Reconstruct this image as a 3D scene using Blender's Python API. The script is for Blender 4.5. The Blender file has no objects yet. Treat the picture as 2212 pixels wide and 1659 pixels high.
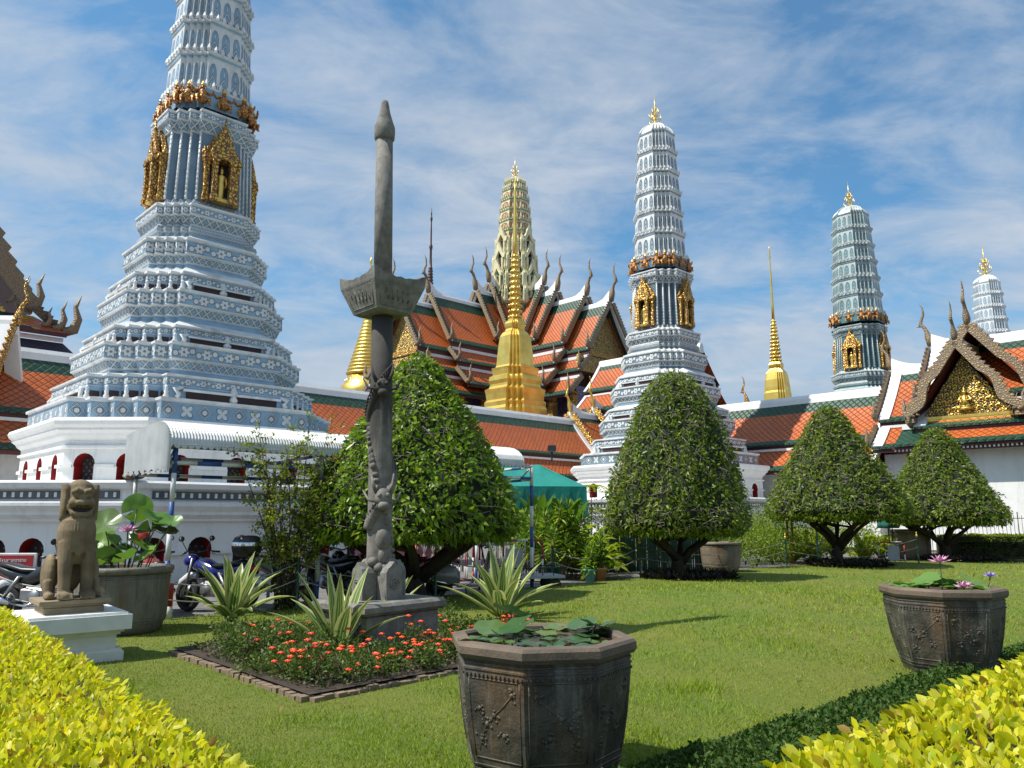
import bpy, math, random
import numpy as np
from mathutils import Vector, Matrix, Euler
R = math.radians
S = bpy.context.scene
COL = S.collection
RNG = np.random.default_rng(7)
random.seed(7)

# ------------------------------------------------------------------ camera
PITCH = R(9.72)
F, CX, CY = 1661.0, 1106.0, 829.5          # focal length and centre in 2212-wide photo pixels
CAMZ = 1.6
cam = bpy.data.cameras.new('camera')
cam.sensor_width = 36.0
cam.lens = F / 2212.0 * 36.0
cam.clip_start, cam.clip_end = 0.05, 5000.0
camo = bpy.data.objects.new('camera', cam)
COL.objects.link(camo)
camo.location = (0, 0, CAMZ)
camo.rotation_euler = (math.pi / 2 + PITCH, 0, 0)
S.camera = camo

# ------------------------------------------------------------------ light
SUN_AZ, SUN_EL = R(15.5), R(55)              # from the left, a little behind the camera
to_sun = Vector((-math.cos(SUN_AZ) * math.cos(SUN_EL), -math.sin(SUN_AZ) * math.cos(SUN_EL), math.sin(SUN_EL)))
sun = bpy.data.lights.new('sun', 'SUN')
sun.energy = 5.0
sun.angle = R(0.53)
sun.color = (1.0, 0.95, 0.87)
suno = bpy.data.objects.new('sun', sun)
COL.objects.link(suno)
suno.rotation_euler = to_sun.to_track_quat('Z', 'Y').to_euler()
suno.location = (-30, -10, 60)

S.view_settings.view_transform = 'Standard'
S.view_settings.look = 'None'
S.view_settings.exposure = 0.2
S.view_settings.gamma = 1.0
S.view_settings.use_curve_mapping = False
try:
    S.cycles.max_bounces = 8
    S.cycles.transparent_max_bounces = 8
    S.cycles.caustics_reflective = False
    S.cycles.caustics_refractive = False
except Exception:
    pass


class NT:
    """tiny node-tree writer"""
    def __init__(s, tree):
        s.t = tree
        s.t.nodes.clear()

    def n(s, kind, **kw):
        nd = s.t.nodes.new(kind)
        for k, v in kw.items():
            setattr(nd, k, v)
        return nd

    def put(s, sock, v):
        if hasattr(v, 'is_output') or isinstance(v, bpy.types.NodeSocket):
            s.t.links.new(v, sock)
        else:
            if sock.type == 'RGBA' and len(v) == 3:
                v = (*v, 1)
            sock.default_value = v

    def m(s, op, a, b=None, c=None, clamp=False):
        nd = s.n('ShaderNodeMath', operation=op)
        nd.use_clamp = clamp
        for i, v in enumerate((a, b, c)):
            if v is not None:
                s.put(nd.inputs[i], v)
        return nd.outputs[0]

    def mix(s, f, a, b, mode='MIX'):
        nd = s.n('ShaderNodeMix', data_type='RGBA', blend_type=mode)
        s.put(nd.inputs[0], f)
        s.put(nd.inputs[6], a)
        s.put(nd.inputs[7], b)
        return nd.outputs[2]

    def ramp(s, f, stops):
        nd = s.n('ShaderNodeValToRGB')
        e = nd.color_ramp.elements
        while len(e) < len(stops):
            e.new(0.5)
        for el, (p, c) in zip(e, stops):
            el.position = p
            el.color = (c, c, c, 1) if isinstance(c, (int, float)) else (*c, 1)
        s.put(nd.inputs[0], f)
        return nd.outputs[0]

    def noise(s, vec, scale, detail=4, rough=0.55, dist=0.0):
        nd = s.n('ShaderNodeTexNoise')
        if vec is not None:
            s.put(nd.inputs['Vector'], vec)
        nd.inputs['Scale'].default_value = scale
        nd.inputs['Detail'].default_value = detail
        nd.inputs['Roughness'].default_value = rough
        nd.inputs['Distortion'].default_value = dist
        return nd.outputs[0]

    def mapping(s, vec, scale=(1, 1, 1), rot=(0, 0, 0), loc=(0, 0, 0)):
        nd = s.n('ShaderNodeMapping')
        s.put(nd.inputs[0], vec)
        nd.inputs['Location'].default_value = loc
        nd.inputs['Rotation'].default_value = rot
        nd.inputs['Scale'].default_value = scale
        return nd.outputs[0]


# ------------------------------------------------------------------ sky with thin streaky cloud
W = bpy.data.worlds.new('World')
S.world = W
W.use_nodes = True
q = NT(W.node_tree)
sky = q.n('ShaderNodeTexSky', sky_type='NISHITA')
sky.sun_disc = False
sky.sun_elevation = SUN_EL
sky.sun_rotation = math.atan2(to_sun.x, to_sun.y) % (2 * math.pi)
sky.altitude = 0
sky.air_density = 1.0
sky.dust_density = 1.3
sky.ozone_density = 2.2
tc = q.n('ShaderNodeTexCoord')
sep = q.n('ShaderNodeSeparateXYZ')
q.put(sep.inputs[0], tc.outputs['Generated'])
zz = q.m('MAXIMUM', sep.outputs[2], 0.0)
den = q.m('ADD', zz, 0.22)
cmb = q.n('ShaderNodeCombineXYZ')
q.put(cmb.inputs[0], q.m('DIVIDE', sep.outputs[0], den))
q.put(cmb.inputs[1], q.m('DIVIDE', sep.outputs[1], den))
pl = cmb.outputs[0]
big = q.noise(q.mapping(pl, (0.9, 1.1, 1), (0, 0, R(-30)), (3.1, 1.7, 0)), 1.25, 5, 0.52, 0.3)
mid = q.noise(q.mapping(pl, (1.0, 1.45, 1), (0, 0, R(-35)), (1.3, 5.2, 0)), 3.0, 12, 0.62, 0.45)
fin = q.noise(q.mapping(pl, (2.0, 5.0, 1), (0, 0, R(-42)), (0.3, 2.2, 0)), 4.0, 9, 0.62, 1.2)
cl = q.m('ADD', q.m('ADD', q.m('MULTIPLY', big, 0.85), q.m('MULTIPLY', mid, 0.66)), q.m('MULTIPLY', fin, 0.12))
low = q.m('MULTIPLY', q.m('SUBTRACT', 0.34, zz), 0.70)                 # more cloud towards the horizon
cl = q.m('ADD', cl, q.m('MAXIMUM', low, 0.0))
mask = q.ramp(cl, [(0.0, 0.02), (0.66, 0.10), (0.78, 0.48), (0.92, 0.82), (1.0, 0.92)])
shade = q.ramp(mid, [(0.3, (4.5, 5.6, 7.0)), (0.7, (6.6, 7.3, 8.3))])
blue = q.mix(1.0, sky.outputs[0], (0.80, 1.60, 1.86), 'MULTIPLY')
skyc = q.mix(mask, blue, shade)
bg = q.n('ShaderNodeBackground')
q.put(bg.inputs[0], skyc)
bg.inputs[1].default_value = 0.078
wo = q.n('ShaderNodeOutputWorld')
q.put(wo.inputs[0], bg.outputs[0])

# ------------------------------------------------------------------ from photo pixel to place
_cp, _sp = math.cos(PITCH), math.sin(PITCH)


def ray(px, py):
    a, b = (px - CX) / F, (CY - py) / F
    return Vector((a, _cp - b * _sp, _sp + b * _cp))


def at(px, py, Y):
    d = ray(px, py)
    return Vector((0, 0, CAMZ)) + d * (Y / d.y)


def gnd(px, py, z=0.0):
    d = ray(px, py)
    return Vector((0, 0, CAMZ)) + d * ((z - CAMZ) / d.z)


SITE = R(44)                                # the whole precinct is turned 44 degrees to the camera
U = Vector((math.cos(SITE), math.sin(SITE), 0))
V = Vector((-math.sin(SITE), math.cos(SITE), 0))


# ------------------------------------------------------------------ mesh writer
class MB:
    def __init__(s):
        s.v, s.f, s.mi, s.uv, s.sm = [], [], [], [], []

    def add(s, vs, fs, mat=0, uvs=None, sm=False, M=None):
        o = len(s.v)
        for p in vs:
            p = Vector(p)
            s.v.append(tuple(M @ p) if M is not None else tuple(p))
        for k, f in enumerate(fs):
            s.f.append([o + i for i in f])
            s.mi.append(mat if isinstance(mat, int) else mat[k])
            s.uv.append(uvs[k] if uvs else [(0, 0)] * len(f))
            s.sm.append(sm)

    def box(s, c, d, mat=0, rz=0.0, taper=1.0, M=None, bev=0.0):
        x, y, z = d[0] / 2, d[1] / 2, d[2] / 2
        t = taper
        cz, sz = math.cos(rz), math.sin(rz)
        def P(a, b, h):
            return (c[0] + a * cz - b * sz, c[1] + a * sz + b * cz, c[2] + h)
        if bev <= 0:
            vs = [P(-x, -y, -z), P(x, -y, -z), P(x, y, -z), P(-x, y, -z),
                  P(-x * t, -y * t, z), P(x * t, -y * t, z), P(x * t, y * t, z), P(-x * t, y * t, z)]
            fs = [(3, 2, 1, 0), (4, 5, 6, 7), (0, 1, 5, 4), (1, 2, 6, 5), (2, 3, 7, 6), (3, 0, 4, 7)]
            X, Y, Z = d
            uvs = [[(0, 0), (X, 0), (X, Y), (0, Y)]] * 2 + [[(0, 0), (X, 0), (X, Z), (0, Z)], [(0, 0), (Y, 0), (Y, Z), (0, Z)]] * 2
            s.add(vs, fs, mat, uvs, False, M)
        else:
            b = bev
            rings = []
            for (i, h) in ((b, -z), (0, -z + b), (0, z - b), (b, z)):
                rings.append([P(-x + i, -y + i, h), P(x - i, -y + i, h), P(x - i, y - i, h), P(-x + i, y - i, h)])
            s.loft(rings, mat, cap=True, M=M)

    def loft(s, rings, mat=0, cap=False, sm=False, M=None, closed=True, uvn=False):
        """rings: lists of equal length; mat an int or one per band"""
        n = len(rings[0])
        vs, fs, mm, uvs = [], [], [], []
        for r in rings:
            vs += [tuple(p) for p in r]
        for k in range(len(rings) - 1):
            m = mat if isinstance(mat, int) else mat[k]
            A, B = rings[k], rings[k + 1]
            u = 0.0
            for i in range(n if closed else n - 1):
                j = (i + 1) % n
                fs.append((k * n + i, k * n + j, (k + 1) * n + j, (k + 1) * n + i))
                mm.append(m)
                ln = (Vector(B[j]) - Vector(B[i])).length
                ln0 = (Vector(A[j]) - Vector(A[i])).length
                h = ((Vector(B[i]) - Vector(A[i])).length + (Vector(B[j]) - Vector(A[j])).length) / 2 or 1e-3
                if uvn == 'cell':          # u centred on each face, one unit = band height
                    uvs.append([(-ln0 / 2 / h, 0), (ln0 / 2 / h, 0), (ln / 2 / h, 1), (-ln / 2 / h, 1)])
                elif uvn:                  # 0..1 on every face
                    uvs.append([(0, 0), (1, 0), (1, 1), (0, 1)])
                else:
                    uvs.append([(u, 0), (u + ln, 0), (u + ln, h), (u, h)])
                    u += ln
        if cap:
            L = len(rings) - 1
            fs.append(tuple(range(n))[::-1]); mm.append(mat if isinstance(mat, int) else mat[0]); uvs.append([(p[0], p[1]) for p in rings[0]][::-1])
            fs.append(tuple(L * n + i for i in range(n))); mm.append(mat if isinstance(mat, int) else mat[-1]); uvs.append([(p[0], p[1]) for p in rings[L]])
        s.add(vs, fs, mm, uvs, sm, M)

    def lathe(s, prof, n=24, mat=0, c=(0, 0, 0), sm=True, M=None, cap=True, ph=0.0, sx=1.0, sy=1.0):
        rings = [[(c[0] + sx * r * math.cos(ph + 2 * math.pi * i / n), c[1] + sy * r * math.sin(ph + 2 * math.pi * i / n), c[2] + z) for i in range(n)] for r, z in prof]
        s.loft(rings, mat, cap, sm, M)

    def tube(s, pts, rad, n=6, mat=0, sm=True, M=None, cap=True, flat=1.0):
        pts = [Vector(p) for p in pts]
        if not isinstance(rad, (list, tuple)):
            rad = [rad] * len(pts)
        rings, up = [], None
        for i, p in enumerate(pts):
            t = (pts[min(i + 1, len(pts) - 1)] - pts[max(i - 1, 0)]).normalized()
            if up is None:
                up = Vector((0, 0, 1)) if abs(t.z) < 0.9 else Vector((1, 0, 0))
            a = t.cross(up)
            a = a.normalized() if a.length > 1e-6 else t.orthogonal().normalized()
            b = a.cross(t).normalized()
            up = b
            rings.append([p + (a * math.cos(2 * math.pi * k / n) * flat + b * math.sin(2 * math.pi * k / n)) * rad[i] for k in range(n)])
        s.loft(rings, mat, cap, sm, M)

    def prism(s, poly, O, X, Y, th, mat=0, M=None, mat_side=None):
        """flat outline in the plane O+X*a+Y*b, given thickness th along X x Y"""
        O, X, Y = Vector(O), Vector(X).normalized(), Vector(Y).normalized()
        N = X.cross(Y).normalized()
        n = len(poly)
        A = [O + X * a + Y * b - N * th / 2 for a, b in poly]
        B = [p + N * th for p in A]
        fs = [tuple(range(n))[::-1], tuple(range(n, 2 * n))] + [(i, (i + 1) % n, n + (i + 1) % n, n + i) for i in range(n)]
        uvs = [[(a, b) for a, b in poly][::-1], [(a, b) for a, b in poly]] + [[(0, 0), (1, 0), (1, th), (0, th)]] * n
        ms = mat if mat_side is None else mat_side
        s.add(A + B, fs, [mat, mat] + [ms] * n, uvs, False, M)

    def ball(s, c, r, n=10, m=6, mat=0, sm=True, M=None, rot=None):
        if not isinstance(r, (tuple, list)):
            r = (r, r, r)
        rings = []
        for j in range(m + 1):
            th = math.pi * j / m
            q_ = max(math.sin(th), 0.02)
            ring = []
            for i in range(n):
                a = 2 * math.pi * i / n
                p = Vector((r[0] * q_ * math.cos(a), r[1] * q_ * math.sin(a), -r[2] * math.cos(th)))
                if rot is not None:
                    p = rot @ p
                ring.append(p + Vector(c))
            rings.append(ring)
        s.loft(rings, mat, True, sm, M)

    def build(s, name, mats, parent=None, loc=None, rz=None):
        me = bpy.data.meshes.new(name)
        me.from_pydata(s.v, [], s.f)
        if not isinstance(mats, (list, tuple)):
            mats = [mats]
        for m in mats:
            me.materials.append(m)
        me.polygons.foreach_set('material_index', s.mi)
        me.polygons.foreach_set('use_smooth', s.sm)
        ul = me.uv_layers.new(name='UVMap')
        flat = [c for f in s.uv for p in f for c in p]
        if len(flat) == len(me.loops) * 2:
            ul.data.foreach_set('uv', flat)
        me.update()
        o = bpy.data.objects.new(name, me)
        COL.objects.link(o)
        if parent is not None:
            o.parent = parent
        if loc is not None:
            o.location = loc
        if rz is not None:
            o.rotation_euler[2] = rz
        return o


def tag(o, label=None, cat=None, group=None, kind=None):
    if label: o['label'] = label
    if cat: o['category'] = cat
    if group: o['group'] = group
    if kind: o['kind'] = kind
    return o


def thing(name, label, cat, loc=(0, 0, 0), rz=0.0, group=None):
    o = bpy.data.objects.new(name, None)
    o.empty_display_size = 0.1
    COL.objects.link(o)
    o.location = loc
    o.rotation_euler = (0, 0, rz)
    return tag(o, label, cat, group)


def dup(root, loc, rz, label, group=None, scale=None):
    """copy a thing, its parts and their sub-parts (mesh data shared)"""
    kids = {}
    for o in COL.objects:
        if o.parent is not None:
            kids.setdefault(o.parent, []).append(o)
    def rec(o, parent):
        c = o.copy()
        COL.objects.link(c)
        if parent is not None:
            c.parent = parent
        for k in kids.get(o, []):
            rec(k, c)
        return c
    r = rec(root, None)
    r.location = loc
    r.rotation_euler = (0, 0, rz)
    if scale: r.scale = (scale,) * 3
    r['label'] = label
    if group: r['group'] = group
    return r


def leaves(name, mat, P, D, N, L, Wd, parent=None, kind=4, fold=0.25, droop=0.0, smooth=False):
    """many leaf blades as one mesh. P base, D pointing, N face normal, L length, Wd width (arrays)"""
    P, D, N = (np.asarray(x, float) for x in (P, D, N))
    n = len(P)
    L = np.broadcast_to(np.asarray(L, float), (n,))[:, None]
    Wd = np.broadcast_to(np.asarray(Wd, float), (n,))[:, None]
    D = D / np.maximum(np.linalg.norm(D, axis=1, keepdims=True), 1e-9)
    Sd = np.cross(D, N)
    Sd /= np.maximum(np.linalg.norm(Sd, axis=1, keepdims=True), 1e-9)
    Nn = np.cross(Sd, D)
    dz = np.array([0, 0, -1.0])
    if kind == 4:          # base, left, tip, right : two triangles folded on the midrib
        mid = P + D * L * 0.45
        vs = np.stack([P, mid + Sd * Wd / 2 + Nn * Wd * fold, P + D * L + dz * L * droop, mid - Sd * Wd / 2 + Nn * Wd * fold], 1)
        tri = np.array([[0, 2, 1], [0, 3, 2]])
        nv, nt = 4, 2
    elif kind == 3:        # blade of grass
        vs = np.stack([P - Sd * Wd / 2, P + Sd * Wd / 2, P + D * L], 1)
        tri = np.array([[0, 1, 2]])
        nv, nt = 3, 1
    else:                  # eight points: rounder leaf with a bend
        m1, m2 = P + D * L * 0.28, P + D * L * 0.66 + dz * L * droop * 0.4
        vs = np.stack([P, m1 + Sd * Wd * .42 + Nn * Wd * fold, m1, m1 - Sd * Wd * .42 + Nn * Wd * fold,
                       m2 + Sd * Wd * .44 + Nn * Wd * fold, m2, m2 - Sd * Wd * .44 + Nn * Wd * fold, P + D * L + dz * L * droop], 1)
        tri = np.array([[0, 2, 1], [0, 3, 2], [1, 2, 5], [1, 5, 4], [2, 3, 6], [2, 6, 5], [4, 5, 7], [5, 6, 7]])
        nv, nt = 8, 8
    vs = vs.reshape(-1, 3)
    fs = (np.arange(n)[:, None, None] * nv + tri[None]).reshape(-1, 3)
    me = bpy.data.meshes.new(name)
    me.vertices.add(len(vs))
    me.vertices.foreach_set('co', vs.ravel().astype(np.float32))
    me.loops.add(fs.size)
    me.loops.foreach_set('vertex_index', fs.ravel().astype(np.int32))
    me.polygons.add(len(fs))
    me.polygons.foreach_set('loop_start', np.arange(0, fs.size, 3, dtype=np.int32))
    me.update(calc_edges=True)
    a = me.attributes.new('rnd', 'FLOAT', 'FACE')
    a.data.foreach_set('value', np.repeat(RNG.random(n), nt).astype(np.float32))
    if smooth:
        me.polygons.foreach_set('use_smooth', np.ones(len(fs), bool))
    me.materials.append(mat)
    me.validate()
    o = bpy.data.objects.new(name, me)
    COL.objects.link(o)
    if parent is not None:
        o.parent = parent
    return o


def rdir(n):
    v = RNG.normal(size=(n, 3))
    return v / np.linalg.norm(v, axis=1, keepdims=True)
# ------------------------------------------------------------------ materials
def material(name, fn, rough=0.6, metal=0.0, spec=0.5):
    m = bpy.data.materials.new(name)
    m.use_nodes = True
    k = NT(m.node_tree)
    b = k.n('ShaderNodeBsdfPrincipled')
    o = k.n('ShaderNodeOutputMaterial')
    k.put(o.inputs[0], b.outputs[0])
    b.inputs['Roughness'].default_value = rough
    b.inputs['Metallic'].default_value = metal
    b.inputs['Specular IOR Level'].default_value = spec
    k.b = b
    k.out = o
    k.obj = k.n('ShaderNodeTexCoord').outputs['Object']
    fn(k)
    return m


def bump(k, h, dist=0.02, strength=0.6):
    nd = k.n('ShaderNodeBump')
    nd.inputs['Strength'].default_value = strength
    nd.inputs['Distance'].default_value = dist
    k.put(nd.inputs['Height'], h)
    k.put(k.b.inputs['Normal'], nd.outputs[0])


def plain(name, c1, c2=None, scale=3.0, rough=0.6, metal=0.0, bd=0.0, bs=20.0, stain=None, spec=0.5, stretch=(1, 1, 1)):
    """two-tone mottled colour, optional dark run-down stains and bump"""
    c2 = c2 or tuple(x * 0.75 for x in c1)
    def fn(k):
        v = k.mapping(k.obj, stretch)
        n = k.noise(v, scale, 6, 0.6)
        c = k.mix(k.ramp(n, [(0.35, 0.0), (0.68, 1.0)]), c1, c2)
        if stain:
            sv = k.mapping(k.obj, (1, 1, 0.18))
            s2 = k.ramp(k.noise(sv, stain[1], 7, 0.68, 0.3), [(stain[2], 0.0), (min(stain[2] + 0.2, 1.0), 1.0)])
            c = k.mix(k.m('MULTIPLY', s2, stain[3]), c, stain[0])
        k.put(k.b.inputs['Base Color'], c)
        k.put(k.b.inputs['Roughness'], k.m('ADD', rough - 0.08, k.m('MULTIPLY', n, 0.16)))
        if bd:
            bump(k, k.noise(k.obj, bs, 8, 0.65), bd, 0.7)
    return material(name, fn, rough, metal, spec)


def leafmat(name, cols, trans=0.35, rough=0.45, spec=0.35):
    def fn(k):
        a = k.n('ShaderNodeAttribute', attribute_name='rnd').outputs['Fac']
        st = [(i / (len(cols) - 1), c) for i, c in enumerate(cols)]
        c = k.ramp(a, st)
        c = k.mix(k.ramp(k.noise(k.obj, 1.7, 3), [(0.38, 0.0), (0.7, 0.55)]), c, k.mix(1.0, c, (0.7, 0.8, 0.6), 'MULTIPLY'))
        k.put(k.b.inputs['Base Color'], c)
        tr = k.n('ShaderNodeBsdfTranslucent')
        k.put(tr.inputs[0], k.mix(1.0, c, (1.15, 1.2, 0.7), 'MULTIPLY'))
        mx = k.n('ShaderNodeMixShader')
        mx.inputs[0].default_value = trans
        k.put(mx.inputs[1], k.b.outputs[0])
        k.put(mx.inputs[2], tr.outputs[0])
        k.put(k.out.inputs[0], mx.outputs[0])
    return material(name, fn, rough, 0.0, spec)


def uvxy(k):
    s = k.n('ShaderNodeSeparateXYZ')
    k.put(s.inputs[0], k.n('ShaderNodeUVMap').outputs[0])
    return s.outputs[0], s.outputs[1]


def soft(k, x, edge, w=0.04):          # 1 where x < edge
    return k.m('MULTIPLY', k.m('SUBTRACT', edge + w / 2, x), 1.0 / w, clamp=True)


def fr(k, x):                          # fract - .5
    return k.m('SUBTRACT', k.m('FRACT', x), 0.5)


def grime(k, c, amt=0.5, dark=(0.07, 0.065, 0.055), sc=1.4):
    sv = k.mapping(k.obj, (1, 1, 0.35))
    g = k.ramp(k.noise(sv, sc, 9, 0.72), [(0.50, 0.0), (0.72, 1.0)])
    return k.mix(k.m('MULTIPLY', g, amt), c, dark)


def tile_mat(name, kind, blue, white=(0.74, 0.75, 0.74), g=0.35, rough=0.35):
    def fn(k):
        u, v = uvxy(k)
        y = k.m('SUBTRACT', v, 0.5)
        hb = None
        if kind == 'lattice':          # white net over blue
            a = k.m('ABSOLUTE', fr(k, k.m('ADD', k.m('MULTIPLY', u, 1.15), v)))
            b = k.m('ABSOLUTE', fr(k, k.m('SUBTRACT', k.m('MULTIPLY', u, 1.15), v)))
            w = k.m('MAXIMUM', soft(k, a, 0.13, 0.09), soft(k, b, 0.13, 0.09))
            w = k.m('MAXIMUM', w, k.m('GREATER_THAN', k.m('ABSOLUTE', y), 0.42))
        elif kind == 'net':            # coarse diagonal net on the shaft
            a = k.m('ABSOLUTE', fr(k, k.m('ADD', k.m('MULTIPLY', u, 11.0), k.m('MULTIPLY', v, 11.0))))
            b = k.m('ABSOLUTE', fr(k, k.m('SUBTRACT', k.m('MULTIPLY', u, 11.0), k.m('MULTIPLY', v, 11.0))))
            w = k.m('MULTIPLY', k.m('MAXIMUM', soft(k, a, 0.07, 0.1), soft(k, b, 0.07, 0.1)), 0.5)
        elif kind == 'flower':         # flowers with a curling leaf either side
            x = fr(k, k.m('ADD', k.m('MULTIPLY', u, 0.62), 0.5))
            x = k.m('MULTIPLY', x, 1.62)
            r = k.m('SQRT', k.m('ADD', k.m('MULTIPLY', x, x), k.m('MULTIPLY', y, y)))
            th = k.m('ARCTAN2', y, x)
            fl = soft(k, k.m('SUBTRACT', r, k.m('MULTIPLY', k.m('COSINE', k.m('MULTIPLY', th, 6.0)), 0.07)), 0.35, 0.06)
            eye = soft(k, r, 0.07, 0.05)
            ax = k.m('ABSOLUTE', x)
            l1 = k.m('DIVIDE', k.m('SUBTRACT', ax, 0.58), 0.23)
            sg = k.m('SIGN', x)
            l2 = k.m('DIVIDE', k.m('SUBTRACT', y, k.m('MULTIPLY', sg, 0.12)), 0.24)
            lf = soft(k, k.m('SQRT', k.m('ADD', k.m('MULTIPLY', l1, l1), k.m('MULTIPLY', l2, l2))), 0.9, 0.3)
            w = k.m('MAXIMUM', fl, lf)
            w = k.m('MAXIMUM', k.m('SUBTRACT', w, k.m('MULTIPLY', eye, 0.85)), k.m('GREATER_THAN', k.m('ABSOLUTE', y), 0.44))
        elif kind == 'frieze':         # diamonds alternating with crosses of leaves
            x = k.m('MULTIPLY', fr(k, k.m('ADD', k.m('MULTIPLY', u, 0.52), 0.5)), 1.92)
            ax, ay = k.m('ABSOLUTE', x), k.m('ABSOLUTE', y)
            s_ = k.m('ADD', ax, ay)
            dia = soft(k, k.m('ABSOLUTE', k.m('SUBTRACT', s_, 0.36)), 0.045, 0.04)
            core = soft(k, k.m('SQRT', k.m('ADD', k.m('MULTIPLY', x, x), k.m('MULTIPLY', y, y))), 0.16, 0.06)
            x2 = k.m('SUBTRACT', 0.96, ax)
            r2 = k.m('SQRT', k.m('ADD', k.m('MULTIPLY', x2, x2), k.m('MULTIPLY', y, y)))
            th2 = k.m('ARCTAN2', y, x2)
            cr = soft(k, k.m('SUBTRACT', r2, k.m('MULTIPLY', k.m('ABSOLUTE', k.m('SINE', k.m('MULTIPLY', th2, 2.0))), 0.30)), 0.10, 0.06)
            w = k.m('MAXIMUM', k.m('MAXIMUM', dia, core), cr)
            w = k.m('MAXIMUM', w, k.m('GREATER_THAN', ay, 0.45))
        elif kind == 'arch':           # blue arched niche with white tracery, 0..1 per panel
            x = k.m('SUBTRACT', u, 0.5)
            ax = k.m('ABSOLUTE', x)
            y = v
            # arch: |x|/.36 squared + (max(y-.55,0)/.33)^2 < 1, and y > .14
            t1 = k.m('DIVIDE', ax, 0.37)
            t2 = k.m('DIVIDE', k.m('MAXIMUM', k.m('SUBTRACT', y, 0.50), 0.0), 0.37)
            e = k.m('SQRT', k.m('ADD', k.m('MULTIPLY', t1, t1), k.m('MULTIPLY', t2, t2)))
            ins = k.m('MULTIPLY', soft(k, e, 0.90, 0.08), k.m('GREATER_THAN', y, 0.16))
            drop = soft(k, k.m('ADD', k.m('MULTIPLY', ax, 2.6), k.m('ABSOLUTE', k.m('SUBTRACT', y, 0.60))), 0.17, 0.06)
            chev = soft(k, k.m('ABSOLUTE', k.m('SUBTRACT', k.m('ADD', k.m('MULTIPLY', ax, 0.75), y), 0.42)), 0.045, 0.04)
            row = k.m('ABSOLUTE', fr(k, k.m('MULTIPLY', u, 3.0)))
            low = k.m('MULTIPLY', soft(k, row, 0.26, 0.1), k.m('MULTIPLY', k.m('GREATER_THAN', y, 0.05), k.m('LESS_THAN', y, 0.14)))
            w = k.m('SUBTRACT', 1.0, k.m('MULTIPLY', ins, k.m('SUBTRACT', 1.0, k.m('MAXIMUM', drop, chev))))
            w = k.m('SUBTRACT', w, k.m('MULTIPLY', low, 0.8))
            w = k.m('MULTIPLY', w, k.m('LESS_THAN', k.m('ABSOLUTE', k.m('SUBTRACT', y, 0.955)), 1.0))
        else:
            w = 0.0
        tint = k.ramp(k.noise(k.obj, 2.2, 4), [(0.3, tuple(c * 0.82 for c in blue)), (0.7, tuple(min(1, c * 1.12) for c in blue))])
        wn = k.mix(k.ramp(k.noise(k.obj, 3.5, 5), [(0.4, 0.0), (0.75, 1.0)]), white, tuple(c * 0.86 for c in white))
        c = k.mix(w, tint, wn) if not isinstance(w, float) else tint
        if not isinstance(w, float):       # dark outline mixed in along the edge of every white motif
            outl = k.m('MULTIPLY', k.m('MULTIPLY', w, k.m('SUBTRACT', 1.0, w)), 3.2, clamp=True)
            c = k.mix(outl, c, (0.10, 0.11, 0.11))
        c = grime(k, c, g)
        k.put(k.b.inputs['Base Color'], c)
        if not isinstance(w, float):
            bump(k, k.m('ADD', w, k.m('MULTIPLY', k.noise(k.obj, 14, 5), 0.25)), 0.05, 0.9)
    return material(name, fn, rough)


def roof_mat(name, c1, c2, sc=5.6, rough=0.42):
    """overlapping pointed tiles: rows offset by half, dark joint lines and a raised lower tip"""
    def fn(k):
        u, v = uvxy(k)
        a = fr(k, k.m('MULTIPLY', k.m('ADD', u, v), sc * 0.5))
        b = fr(k, k.m('MULTIPLY', k.m('SUBTRACT', u, v), sc * 0.5))
        e = k.m('MAXIMUM', k.m('ABSOLUTE', a), k.m('ABSOLUTE', b))
        line = k.ramp(e, [(0.36, 0.0), (0.48, 1.0)])
        ids = k.n('ShaderNodeTexWhiteNoise', noise_dimensions='2D')
        cm = k.n('ShaderNodeCombineXYZ')
        k.put(cm.inputs[0], k.m('FLOOR', k.m('MULTIPLY', k.m('ADD', u, v), sc * 0.5)))
        k.put(cm.inputs[1], k.m('FLOOR', k.m('MULTIPLY', k.m('SUBTRACT', u, v), sc * 0.5)))
        k.put(ids.inputs[0], cm.outputs[0])
        t = k.m('ADD', k.m('MULTIPLY', ids.outputs[0], 0.55), k.m('MULTIPLY', k.noise(k.obj, 0.5, 4), 0.5))
        c = k.mix(t, c1, c2)
        c = k.mix(k.m('MULTIPLY', line, 0.85), c, tuple(x * 0.22 for x in c1))
        c = grime(k, c, 0.35, (0.06, 0.05, 0.04), 0.8)
        k.put(k.b.inputs['Base Color'], c)
        bump(k, k.m('ADD', k.m('SUBTRACT', 1.0, line), k.m('MULTIPLY', k.m('ADD', a, b), -0.6)), 0.03, 0.8)
    return material(name, fn, rough)


def carved(name, c1, c2, sc=7.0, metal=0.85, rough=0.36, depth=0.06, thr=0.5):
    """gilded carving: raised scrolls over a darker ground"""
    def fn(k):
        v1 = k.n('ShaderNodeTexVoronoi', feature='DISTANCE_TO_EDGE')
        k.put(v1.inputs['Vector'], k.mapping(k.obj, (1, 1, 1)))
        v1.inputs['Scale'].default_value = sc
        n = k.noise(k.obj, sc * 1.3, 6, 0.6, 1.2)
        h = k.m('ADD', k.m('MULTIPLY', v1.outputs[0], 1.4), k.m('MULTIPLY', n, 0.6))
        f = k.ramp(h, [(thr - 0.12, 0.0), (thr + 0.1, 1.0)])
        k.put(k.b.inputs['Base Color'], k.mix(f, c2, c1))
        k.put(k.b.inputs['Metallic'], k.m('MULTIPLY', f, metal))
        bump(k, h, depth, 0.9)
    return material(name, fn, rough)


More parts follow.
